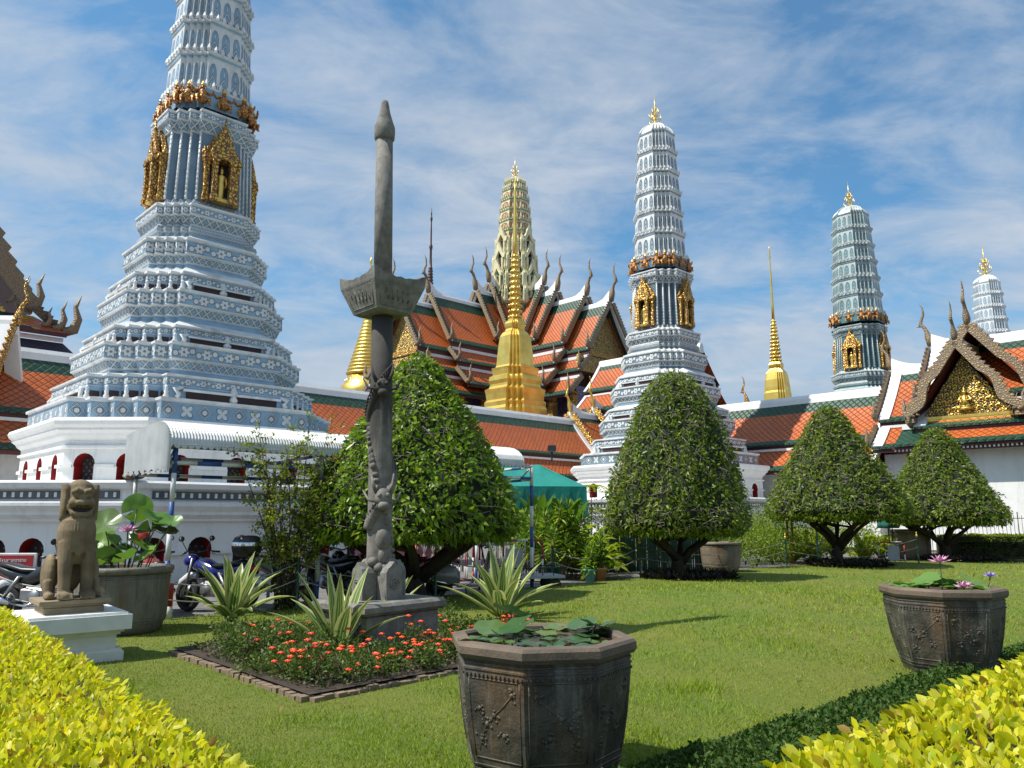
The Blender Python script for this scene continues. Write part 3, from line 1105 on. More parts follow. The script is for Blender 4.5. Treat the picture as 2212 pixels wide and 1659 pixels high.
PM1 = prang_mats('sky_blue', BL1, g=0.42)
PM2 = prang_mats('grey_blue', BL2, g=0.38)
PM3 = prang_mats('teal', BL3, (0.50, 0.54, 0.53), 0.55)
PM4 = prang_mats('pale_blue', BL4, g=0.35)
PR1 = (-11.2, 26.2)
prang('tallest nearest sky-blue and white tower with gilded niches, its top cut off', PR1, PM1, 1, kx=.91)
prang('grey-blue and white tiled tower with gold finial behind the tall middle topiary', (8.75, 43.6), PM2, 2, kx=.94)
prang('teal tiled tower behind the orange gallery roof, right of the slender gold spire', (26.05, 56.2), PM3, 3, base=False, kx=.96, kxs=1.13)
prang('small pale blue tower at the far right, mostly hidden behind the gate roof', (47.0, 73.4), PM4, 4, base=False, niches=False, figures=False, finh=2.6, kx=1.0)
# ================================================================== roofs and halls
def roof_slope(mb, x0, x1, y0, z0, y1, z1, bt=.35, bb=.22, bl=0.0, br=0.0, sag=.0, ix=(0, 1), nrow=5, th=.05):
    """one tiled slope between x0..x1 from (y0,z0) above to (y1,z1) below; green border strips"""
    Ls = math.hypot(y1 - y0, z1 - z0)
    rows = [0.0] + ([bt / Ls] if bt else [])
    inner = [bt / Ls + (1 - bt / Ls - bb / Ls) * (i + 1) / nrow for i in range(nrow)]
    rows += inner + ([1.0] if bb else [])
    rows = sorted(set(round(r, 5) for r in rows))
    xs = [x0] + ([x0 + bl] if bl else []) + ([x1 - br] if br else []) + [x1]
    def P(x, t):
        return (x, y0 + (y1 - y0) * t, z0 + (z1 - z0) * t - sag * 4 * t * (1 - t))
    s = 1 if y1 > y0 else -1
    for a, b in zip(rows[:-1], rows[1:]):
        for c, d in zip(xs[:-1], xs[1:]):
            m = (a + b) / 2
            edge = (bt and m < bt / Ls) or (bb and m > 1 - bb / Ls) or (bl and d <= x0 + bl + 1e-6) or (br and c >= x1 - br - 1e-6)
            q4 = [P(c, a), P(c, b), P(d, b), P(d, a)]
            uv = [(c, -a * Ls), (c, -b * Ls), (d, -b * Ls), (d, -a * Ls)]
            if s > 0:
                q4, uv = q4[::-1], uv[::-1]
            mb.add(q4, [(0, 1, 2, 3)], ix[1] if edge else ix[0], [uv])
    # drip edge
    mb.box(((x0 + x1) / 2, y1 + s * .02, z1 - .05), (x1 - x0, .06, .10), ix[1])


def chofa(mb, P, d, h, mat=0):
    """slender curling roof finial; d = outward direction along the ridge"""
    P, d = Vector(P), Vector(d)
    z = Vector((0, 0, 1))
    pts = [P - z * .05 * h, P + z * .08 * h, P + z * .18 * h + d * .03 * h, P + z * .30 * h + d * .05 * h, P + z * .40 * h + d * .09 * h, P + z * .48 * h + d * .17 * h, P + z * .58 * h + d * .15 * h, P + z * .72 * h + d * .09 * h, P + z * .88 * h + d * .10 * h, P + z * 1.0 * h + d * .16 * h]
    mb.tube(pts, [.06 * h, .085 * h, .075 * h, .045 * h, .04 * h, .045 * h, .034 * h, .026 * h, .018 * h, .004 * h], 6, mat)
    mb.tube([P + z * .45 * h + d * .14 * h, P + z * .44 * h + d * .26 * h], [.03 * h, .004 * h], 5, mat)


def hanghong(mb, P, out, h, mat=0, n=2):
    """upturned flame at the foot of a bargeboard"""
    P, out = Vector(P), Vector(out)
    z = Vector((0, 0, 1))
    for i in range(n):
        b = P - out * (.22 * h * i) + z * (.05 * h * i)
        k = 1 - .25 * i
        mb.tube([b, b + out * .22 * h * k + z * .10 * h * k, b + out * .30 * h * k + z * .38 * h * k, b + out * .22 * h * k + z * .68 * h * k, b + out * .34 * h * k + z * 1.0 * h * k],
                [.12 * h * k, .13 * h * k, .10 * h * k, .06 * h * k, .006 * h], 5, mat)


def bargeboard(mb, x, A, B, w, th, mat=0, teeth=.22, wave=.0, nx=1):
    """toothed board in the plane x = const from A (y,z) at the peak down to B at the eave"""
    A, B = Vector((A[0], A[1])), Vector((B[0], B[1]))
    d = B - A
    L_ = d.length
    d = d / L_
    nrm = Vector((-d.y, d.x))
    if nrm.y < 0:
        nrm = -nrm
    n = max(4, int(L_ / teeth))
    top = []
    for i in range(n):
        t0, t1 = i / n * L_, (i + .75) / n * L_
        wv = wave * math.sin(math.pi * 2 * (i / n)) if i / n > .5 else 0.0
        top += [A + d * t0 + nrm * (w * .5 + wv), A + d * t1 + nrm * (w * .5 + teeth * .55 + wv)]
    top.append(B + nrm * w * .5)
    bot = []
    m = 10
    for i in range(m + 1):
        t = i / m
        wv = wave * math.sin(math.pi * 2 * t) if t > .5 else 0.0
        bot.append(A + d * (t * L_) - nrm * (w * .5 - wv))
    poly = [(p.x, p.y) for p in top] + [(p.x, p.y) for p in bot[::-1]]
    mb.prism(poly, (x, 0, 0), (0, 1, 0), (0, 0, 1), th, mat)


RM = lambda: [M['orange'], M['green'], M['white2'], M['maroon'], M['barge'], M['gold']]


def gable_hall(root, x0, x1, zr, tiers, ends=(None, None), ridge_w=.30, ridge_h=.42, border=(.55, .25, 0, 0), sag=.12, verge=.38, gild='gold', chof=2.2, both=True, swell=.5):
    """a hall along local x: tiled slopes, white ridge, verges and gilded ends. ends: 'barge' | 'verge' | None"""
    mb = MB()
    for s in ((-1, 1) if both else (-1,)):
        for k, (y0, z0, y1, z1) in enumerate(tiers):
            roof_slope(mb, x0, x1, s * y0, z0, s * y1, z1, border[0] if k == 0 else border[0] * .0, border[1] if k < 9 else 0, border[2], border[3], sag if k == 0 else sag * .3)
            if k + 1 < len(tiers):        # riser between two roofs: maroon board over a white fillet
                ny0, nz0 = tiers[k + 1][0], tiers[k + 1][1]
                h = z1 - .06 - nz0
                mb.box(((x0 + x1) / 2, s * (ny0 - .05), nz0 + h * .70), (x1 - x0 - .02, .12, h * .6), 3)
                mb.box(((x0 + x1) / 2, s * (ny0 - .02), nz0 + h * .2), (x1 - x0 - .02, .16, h * .4), 2)
        yl, zl = tiers[-1][2], tiers[-1][3]
        mb.box(((x0 + x1) / 2, s * (yl - .12), zl - .19), (x1 - x0, .14, .18), 3)      # eave board
        ye, ze = tiers[-1][2], tiers[-1][3]
        mb.add([(x0, s * ye, ze - .12), (x1, s * ye, ze - .12), (x1, s * (ye - 1.2), ze - .05), (x0, s * (ye - 1.2), ze - .05)], [(0, 1, 2, 3)], 3)
    mb.build('roof', RM(), root)
    rb = MB()
    L_ = x1 - x0
    # ridge swells up towards a finialled end
    st = 14
    rings = []
    for i in range(st + 1):
        x = x0 + L_ * i / st
        dz = 0.0
        if ends[0] == 'barge':
            dz += swell * max(0, 1 - (x - x0) / 1.6) ** 2
        if ends[1] == 'barge':
            dz += swell * max(0, 1 - (x1 - x) / 1.6) ** 2
        w = ridge_w
        rings.append([(x, -w, zr - .28), (x, -w * .8, zr + ridge_h * .55 + dz * .6), (x, -w * .45, zr + ridge_h + dz), (x, w * .45, zr + ridge_h + dz), (x, w * .8, zr + ridge_h * .55 + dz * .6), (x, w, zr - .28)])
    rb.loft(rings, 0, cap=True)
    rb.build('ridge', [M['white2']], root)
    for e, (x, dx) in zip(ends, ((x0, -1), (x1, 1))):
        if e is None:
            continue
        bb = MB()
        for (y0, z0, y1, z1) in tiers:
            for s in ((-1, 1) if both else (-1,)):
                vb = MB()
                A, B = Vector((s * y0, z0)), Vector((s * y1, z1))
                d = (B - A)
                n = 6
                for i in range(n):                     # white verge following the sagging slope
                    def PT(t):
                        sg = (sag if (y0 < .5) else sag * .3) * 4 * t * (1 - t)
                        return Vector((x + dx * .02, A.x + d.x * t, A.y + d.y * t - sg))
                    a, b = PT(i / n), PT((i + 1) / n)
                    up = Vector((0, s * .6, .8)) * .09
                    w_ = Vector((-dx * verge, 0, 0))
                    q = [a - up, b - up, b + up, a + up]
                    vs = q + [p + w_ for p in q]
                    vb.add(vs, [(0, 1, 2, 3), (7, 6, 5, 4), (0, 4, 5, 1), (1, 5, 6, 2), (2, 6, 7, 3), (3, 7, 4, 0)], 0)
                if e == 'barge':
                    bargeboard(bb, x + dx * .14, (s * y0, z0 + .10), (s * y1, z1 + .12), .34, .14, 0, .30, 0.0)
                    hanghong(bb, (x + dx * .14, s * (y1 - .05), z1 + .05), (0, s, 0), 1.0 * chof / 2.2, 0, 1)
                vb.build('verge', [M['white2']], root)
        if e == 'barge':
            bb.build('bargeboard', [M['barge'] if gild == 'barge' else M['goldcarve']], root)
            cb = MB()
            chofa(cb, (x + dx * .12, 0, zr + ridge_h * .4 + .25), (dx, 0, 0), chof, 0)
            cb.build('roof_finial', [M['gold'] if gild != 'barge' else M['barge']], root)


def wall_box(root, c, d, name='wall', mat=None):
    mb = MB()
    mb.box(c, d, 0)
    return mb.build(name, [mat or M['white']], root)


# ---- long gallery running away to the right behind the nearest tower
HG = 7.0
def ridge_pt(px, py, H=HG):
    """place of a ridge point at height H above the eye"""
    d = ray(px, py)
    return Vector((0, 0, CAMZ)) + d * (H / d.z)


A1 = ridge_pt(1238, 905)
LA = 40.0
gA = thing('gallery_hall', 'long white-walled gallery with orange and green tiled roof running behind the nearest tower', 'gallery', (A1.x, A1.y, 0), SITE)
zr = CAMZ + HG - .42
T_A = [(.22, zr, 2.45, zr - 2.55), (2.35, zr - 2.95, 3.65, zr - 4.05)]
gable_hall(gA, -LA, 0, zr, T_A, (None, 'verge'), border=(.75, .28, 0, 0), sag=.16)
wall_box(gA, (-LA / 2, 0, 2.1), (LA - .6, 5.4, 4.35))
# ---- its porch gable at the corner: two gilded ends stepping up
gP = thing('corner_porch', 'small gilded double gable over the gallery corner, left of the grey-blue tower', 'porch', (A1.x, A1.y, 0), SITE)
def porch(root, x0, x1, up, w, gild='gold', chof=2.2):
    z = zr + up
    gable_hall(root, x0, x1, z, [(.2, z, w, z - 2.2 * w / 2.0), (w - .1, z - 2.2 * w / 2.0 - .35, w + 1.1, z - 2.2 * w / 2.0 - 1.25)], ('barge', None), border=(.5, .25, .5, 0), gild=gild, chof=chof)
porch(gP, -.2, 2.6, .62, 2.7)
porch(gP, 2.4, 7.5, 1.25, 2.8)
wall_box(gP, (3.6, 0, 2.0), (7.0, 5.2, 4.2))

# ---- gallery coming forward on the right
B0 = ridge_pt(1549, 877)
B1 = ridge_pt(1932, 833)
LB = (Vector((B1.x, B1.y)) - Vector((B0.x, B0.y))).length
angB = math.atan2(B1.y - B0.y, B1.x - B0.x)
gB = thing('gallery_hall', 'long orange-roofed gallery coming forward on the right, striped by the tower shadow', 'gallery', (B0.x, B0.y, 0), angB)
gable_hall(gB, -4.0, LB, zr, T_A, (None, 'verge'), border=(.75, .35, 0, 0), sag=.16)
wall_box(gB, ((LB - 4) / 2, 0, 2.1), (LB + 3.4, 5.4, 4.35))
cb = MB()
chofa(cb, (-1.0, .3, zr + .2), (-1, 0, 0), 1.7)
cb.build('roof_finial', [M['goldcarve']], gB)
cb = MB()
chofa(cb, (2.0, .3, zr + .3), (-1, 0, 0), 1.9)
cb.build('roof_finial', [M['goldcarve']], gB)

# ---- gate hall at the right: raised roof sections and a porch gable facing the lawn
gR = thing('gate_hall', 'white gate hall at the right with weathered gilded gable and carved pediment', 'gate', (B1.x, B1.y, 0), angB)
hs = zr + 1.0
def lift(z, w=2.5, dz=2.6):
    return [(.2, z, w, z - dz), (w - .1, z - dz - .4, w + 1.15, z - dz - 1.45)]
gable_hall(gR, 0.0, 2.1, zr + 1.0, lift(zr + 1.0, 2.6, 2.75), ('barge', None), border=(.6, .3, .5, .0), gild='barge', chof=2.2, verge=.55)
gable_hall(gR, 2.1, 12.0, zr + 2.0, lift(zr + 2.0, 2.7, 2.9), ('barge', None), border=(.6, .3, .5, .0), gild='barge', chof=2.3, verge=.55)
wall_box(gR, (6.1, 0, 2.3), (11.9, 5.2, 4.75))


def front_gable(root, X, yf, yb, half, zpk, zev, board=.36, gild='barge', chof=1.8, ped=True, hh=.95):
    """porch roof whose ridge runs along local y; its gable at y = yf faces -y"""
    mb = MB()
    for s in (-1, 1):
        y0, y1 = yf, yb
        n = 7
        for i in range(n):
            t0, t1 = i / n, (i + 1) / n
            sg = lambda t: .14 * 4 * t * (1 - t)
            p = [(X + s * half * t0, y0, zpk - (zpk - zev) * t0 - sg(t0)), (X + s * half * t1, y0, zpk - (zpk - zev) * t1 - sg(t1)),
                 (X + s * half * t1, y1, zpk - (zpk - zev) * t1 - sg(t1)), (X + s * half * t0, y1, zpk - (zpk - zev) * t0 - sg(t0))]
            Ls = math.hypot(half, zpk - zev)
            uv = [(y0, -t0 * Ls), (y0, -t1 * Ls), (y1, -t1 * Ls), (y1, -t0 * Ls)]
            if s < 0:
                p, uv = p[::-1], uv[::-1]
            mb.add(p, [(0, 1, 2, 3)], 1 if i in (0, n - 1) else 0, [uv])
            mb.add([(a[0], a[1], a[2] - .10) for a in p[::-1]], [(0, 1, 2, 3)], 3)
    mb.build('porch_roof', RM(), root)
    rb = MB()
    rb.box((X, (yf + yb) / 2 + .2, zpk + .06), (.34, abs(yb - yf) - .3, .36), 0)
    rb.build('porch_ridge', [M['white2']], root)
    bb = MB()
    Y = yf - .08
    for s in (-1, 1):
        # toothed board with a scrolled lower half
        n = 15
        Ls = math.hypot(half, zpk - zev)
        d = Vector((s * half, zev - zpk)) / Ls
        nr = Vector((-d.y, d.x)) if (-d.y * s) > 0 else Vector((d.y, -d.x))
        top, bot = [], []
        for i in range(n):
            t = i / n
            w = .10 * math.sin(4 * math.pi * (t - .42)) if t > .42 else 0
            a = Vector((X, zpk + .1)) + d * (t * Ls) + nr * (board * .5 + w)
            b = Vector((X, zpk + .1)) + d * ((t + .8 / n) * Ls) + nr * (board * .5 + .16 + w)
            top += [a, b]
        for i in range(20, -1, -1):
            t = i / 20
            w = .16 * math.sin(4 * math.pi * (t - .42)) if t > .42 else 0
            bot.append(Vector((X, zpk + .1)) + d * (t * Ls) - nr * (board * .5 - w))
        poly = [(p.x, p.y) for p in top] + [(p.x, p.y) for p in bot]
        bb.prism(poly, (0, Y, 0), (1, 0, 0), (0, 0, 1), .16, 0)
        hanghong(bb, (X + s * half * .96, Y, zev + .05), (s, 0, 0), hh, 0, 3)
        bb.box((X + s * half * .98, Y + .25, zev - .06), (.4, .5, .26), 0)
    bb.build('bargeboard', [M[gild]], root)
    cb = MB()
    chofa(cb, (X, Y, zpk + .25), (0, -1, 0), chof)
    cb.build('roof_finial', [M['gold'] if gild != 'barge' else M['barge']], root)
    if ped:
        pb = MB()
        hw, zb = half * .80, zev + .12
        Yp = yf + .75
        pb.prism([(-hw, zb), (hw, zb), (0, zb + (zpk - zev) * .82)], (X, Yp, 0), (1, 0, 0), (0, 0, 1), .12, 0)
        # raised scrollwork and a seated figure
        for r_ in range(5):
            zz_ = zb + .25 + r_ * .36
            wd = hw * (1 - (zz_ - zb) / ((zpk - zev) * .82)) - .16
            nn = max(1, int(wd / .26))
            for i in range(-nn, nn + 1):
                if abs(i) * .26 < .30 and 0 < r_ < 4:
                    continue
                c = Vector((X + i * .26 + (.13 if r_ % 2 else 0), Yp - .09, zz_))
                sgn = 1 if i >= 0 else -1
                pts = [c + Vector((sgn * .11 * math.cos(a) * (1 - a / 9), 0, .11 * math.sin(a) * (1 - a / 9))) for a in np.linspace(0, 5.2, 8)]
                pb.tube(pts, [.035] * 6 + [.028, .012], 5, 1)
        pb.lathe([(.30, 0), (.34, .08), (.20, .16), (.30, .24)], 10, 1, (X, Yp - .16, zb + .18), sy=.6)
        pb.tube([(X, Yp - .18, zb + .42), (X, Yp - .18, zb + .62), (X, Yp - .16, zb + .86)], [.20, .13, .16], 8, 1)
        pb.ball((X, Yp - .18, zb + 1.02), .10, 8, 6, 1)
        pb.lathe([(.09, 0), (.05, .08), (.01, .24)], 7, 1, (X, Yp - .18, zb + 1.08))
        for s in (-1, 1):
            pb.tube([(X + s * .15, Yp - .18, zb + .84), (X + s * .27, Yp - .2, zb + .66), (X + s * .08, Yp - .28, zb + .62)], [.05, .045, .035], 6, 1)
        pb.box((X, Yp - .06, zb - .10), (hw * 2.02, .30, .14), 1)
        pb.box((X, Yp - .10, zb - .24), (hw * 2.06, .30, .10), 1)
        n = int(hw * 2 / .13)
        for i in range(n):
            pb.lathe([(.008, 0), (.05, .07), (.045, .14)], 5, 1, (X - hw + (i + .5) * hw * 2 / n, Yp - .22, zb - .42))
        pb.build('pediment', [M['pediment'], M['gold']], root)
    return root


PX = 4.3
PH = 4.0
# two overlapping porch gables (the front one smaller and lower)
zpk = at(2069, 742, 35.5).z
zev = at(1966, 905, 37.0).z
front_gable(gR, PX, -PH, -1.0, 2.35, zpk, zev)
zpk2 = zpk + .95
front_gable(gR, PX + .25, -PH + 1.3, .3, 3.1, zpk2, zev + .35, ped=False, chof=2.1)
# skirt roof under the pediment and the wall below
sk = MB()
roof_slope(sk, PX - 2.9, PX + 7.5, -PH + .55, zev - .42, -PH - .75, zev - 1.25, .0, .34, 1.5, .0, .03)
sk.box((PX + 2.3, -PH - .62, zev - 1.42), (10.6, .12, .12), 3)
sk.box((PX + 2.3, -PH - .45, zev - 1.56), (10.5, .14, .16), 3)
for i in range(60):
    sk.box((PX - 2.9 + i * .175, -PH - .56, zev - 1.53), (.07, .10, .10), 2)
sk.box((PX + 2.3, -PH + .50, zev - .36), (10.3, .16, .16), 2)
sk.add([(PX - 2.9, -PH - .7, zev - 1.40), (PX + 7.5, -PH - .7, zev - 1.40), (PX + 7.5, -PH + .6, zev - 1.35), (PX - 2.9, -PH + .6, zev - 1.35)], [(0, 1, 2, 3)], 3)
sk.build('skirt_roof', RM(), gR)
wb = MB()
zt = zev - 1.36
wb.box((PX + 2.4, -PH + 1.6, zt / 2), (9.6, 2.6, zt), 0)
wb.box((PX + 2.4, -PH + .27, .30), (9.7, .10, .60), 0)
wb.build('wall', [M['white']], gR)
br = MB()
br.tube([(PX - 2.5, -PH + .35, zt - .05), (PX - 2.6, -PH - .1, zt - .5), (PX - 2.4, -PH + .2, zt - .9), (PX - 2.45, -PH + .32, zt - 1.3)], [.05, .07, .06, .03], 6)
br.build('eave_bracket', [M['gold']], gR)

# ---- halls at the far left edge
hl = thing('gallery_hall', 'orange and green roofed gallery with white ridge at the left edge beside the nearest tower', 'gallery')
pl0 = at(150, 778, 33.0)
hl.location = (pl0.x, pl0.y, 0)
hl.rotation_euler[2] = R(4)
zl = pl0.z - .4
gable_hall(hl, -2.35, 6.0, zl, [(.2, zl, 2.0, zl - 2.75), (1.9, zl - 3.1, 3.0, zl - 4.3)], ('verge', None), border=(.8, .5, 0, 0), sag=.1)
wall_box(hl, (1.6, 0, 1.0), (7.0, 4.0, 2.6))
hk = thing('gate_gable', 'white-edged green gable end cut off by the left edge of the picture', 'gable')
pk = at(34, 690, 30.0)
hk.location = (pk.x, pk.y, 0)
hk.rotation_euler[2] = R(4)
zk = pk.z - .3
gable_hall(hk, -8, 0.0, zk, [(.2, zk, 1.7, zk - 4.3), (1.6, zk - 4.9, 2.6, zk - 7.4)], (None, 'verge'), border=(.6, .4, 0, .9), sag=.1, verge=.62)
bb = MB()
for (a, b) in (((-.2, zk + .1), (-1.9, zk - 4.3)), ((-1.6, zk - 4.9), (-2.7, zk - 7.4))):
    bargeboard(bb, .13, a, b, .22, .1, 0, .3)
chofa(bb, (.1, -.1, zk + .1), (1, 0, 0), 2.0)
bb.build('bargeboard', [M['goldcarve']], hk)
wall_box(hk, (-4, 0, (zk - 7.4) / 2), (7.6, 3.6, zk - 7.4))

# grand hall behind: huge gilded gable whose right foot shows, skirt roofs in three colours
gh = thing('ordination_hall', 'great hall at the left edge, gilded gable foot above navy, yellow and orange tiles', 'hall')
ft = at(66, 670, 40.0)
half = 6.0
gh.location = (ft.x - U.x * half, 40.0 - U.y * half, 0)
gh.rotation_euler[2] = SITE
mb = MB()
zpkh, zevh = ft.z + 10.0, ft.z
front_gable(gh, 0, 0, 9, half, zpkh, zevh, board=.8, gild='barge', chof=3.0, hh=2.1)
f2 = at(158, 722, 40.0)
sk = MB()
hx = half + 1.45
for s in (-1, 1):
    # sloping side skirt: zigzag bands of navy, yellow and orange on the front skirt
    pass
zt_, zb_ = zevh - .35, f2.z
W0, W1 = half * .94, hx
nx = 40
def skirt(za, zb2, wa, wb2, ya, yb, band):
    for i in range(nx):
        t0, t1 = i / nx, (i + 1) / nx
        for j in range(6):
            s0, s1 = j / 6, (j + 1) / 6
            def P(t, s):
                w = wa + (wb2 - wa) * s
                return (-w + 2 * w * t, ya + (yb - ya) * s, za + (zb2 - za) * s)
            xm = abs((t0 + t1) - 1) * (wa + (wb2 - wa) * (s0 + s1) / 2)
            lim = band[0] + band[1] * abs(1 - (s0 + s1) * band[2])
            m = 1 if xm < lim - .55 else (2 if xm < lim else 0)
            sk.add([P(t0, s0), P(t0, s1), P(t1, s1), P(t1, s0)], [(0, 1, 2, 3)], m, [[(P(t0, s0)[0], -s0 * 2), (P(t0, s1)[0], -s1 * 2), (P(t1, s1)[0], -s1 * 2), (P(t1, s0)[0], -s0 * 2)]])
skirt(zt_, zb_, half * 1.02, hx, -.2, -1.6, (half * .80, half * .30, 1.0))
sk.box((0, -1.62, zb_ - .12), (hx * 2, .1, .22), 4)
sk.box((0, -1.3, zb_ - .34), (hx * 1.98, .1, .22), 3)
skirt(zb_ - .5, zb_ - 1.9, hx * .99, hx * 1.12, -1.3, -2.8, (half * 1.35, half * .18, .5))
sk.build('skirt_roof', [M['orange'], M['navy'], M['yellowtile'], M['white2'], M['maroon']], gh)
bb = MB()
bargeboard(bb, 0, (half * 1.0, zevh - .1), (hx, zb_ + .05), .42, .16, 0, .3)
me_pts = bb.v
bb.v = [(y, -1.0, z) for x, y, z in bb.v]
hanghong(bb, (hx - .1, -1.2, zb_ + .1), (1, 0, 0), 2.2, 0, 3)
bb.build('hip_bargeboard', [M['barge']], gh)
wall_box(gh, (0, 4.0, (zb_ - 1.9) / 2), (half * 1.9, 10, zb_ - 1.9))

# ================================================================== the cruciform temple with its own tower
TC = Vector((.33, 78.0, 0))
tm = thing('temple', 'cruciform temple with stacked orange roofs and a pale green and orange tower', 'temple', TC, SITE)


def arm(root, direction, ext):
    """nested roofs along local -x (left arm) or -y (right arm)"""
    sub = bpy.data.objects.new('temple_wing', None)
    COL.objects.link(sub)
    sub.parent = root
    sub.rotation_euler[2] = math.pi if direction == 'left' else -math.pi / 2
    for k, (L0, L1, z, w, dz) in enumerate(ext):
        t = [(.2, z, w, z - dz), (w - .05, z - dz - .75, w + 1.15, z - dz - 2.0), (w + 1.05, z - dz - 2.7, w + 2.6, z - dz - 4.2)]
        if k > 1:
            t = t[:1]
        gable_hall(sub, L0, L1, z, t, (None, 'barge'), border=(1.05, .6, .7, .7), sag=.28, gild='barge', chof=3.5, ridge_w=.26, ridge_h=.40, swell=.9, verge=.30)
    L1, z, w, dz = ext[0][1], ext[0][2], ext[0][3], ext[0][4]
    pb = MB()
    x = L1 - .9
    pb.prism([(-w * .9, z - dz + .1), (w * .9, z - dz + .1), (0, z - .55)], (x, 0, 0), (0, 1, 0), (0, 0, 1), .2, 0)
    pb.box((x + .1, 0, z - dz - .15), (.5, w * 1.95, .45), 1)
    pb.box((x + .05, 0, z - dz - .95), (.4, w * 2.3, 1.1), 0)
    pb.box((x + .1, 0, z - dz - 1.75), (.6, w * 2.3, .45), 1)
    pb.build('pediment', [M['pediment'], M['goldcarve']], sub)
    wl = MB()
    zb = z - dz - 2.0
    wl.box((L1 / 2 - .6, 0, (zb - 1.2) / 2), (L1 - 1.2, (w + .4) * 2, zb - 1.2), 0)
    wl.build('wall', [M['purple']], sub)
    pil = MB()
    for s in (-1, 1):
        n = 5
        for i in range(n):
            xx = 2.5 + (L1 - 3.2) * i / (n - 1)
            for (yy) in (w + 1.5,):
                pil2 = MB()
                pil2.box((xx, s * yy, 7.3), (.62, .62, 9.6), 0, bev=.12)
                pil2.lathe([(.42, 0), (.50, .25), (.40, .5), (.55, .9), (.62, 1.05)], 8, 0, (xx, s * yy, 11.2), sm=False)
                pil2.build('column', [M['goldcarve']], sub)
    return sub


M['purple'] = carved('violet_mosaic_wall', (0.20, 0.17, 0.30), (0.045, 0.03, 0.12), 5.0, 0.15, 0.45, 0.02, 0.5)
arm(tm, 'right', [(1.0, 12.65, 20.9, 3.2, 4.7), (1.0, 9.7, 22.1, 3.2, 4.9), (.5, 5.9, 23.4, 3.0, 5.2), (.5, 4.1, 24.4, 2.7, 5.2)])
arm(tm, 'left', [(1.0, 14.9, 20.9, 3.2, 4.7), (1.0, 11.3, 22.1, 3.2, 4.9), (.5, 5.4, 23.6, 3.0, 5.2), (.5, 3.6, 24.8, 2.7, 5.2)])
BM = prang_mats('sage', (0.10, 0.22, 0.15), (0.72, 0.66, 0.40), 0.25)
BM['niche2'] = tile_mat('orange_niche_tile', 'arch', (0.50, 0.14, 0.03), (0.72, 0.66, 0.40), 0.25)


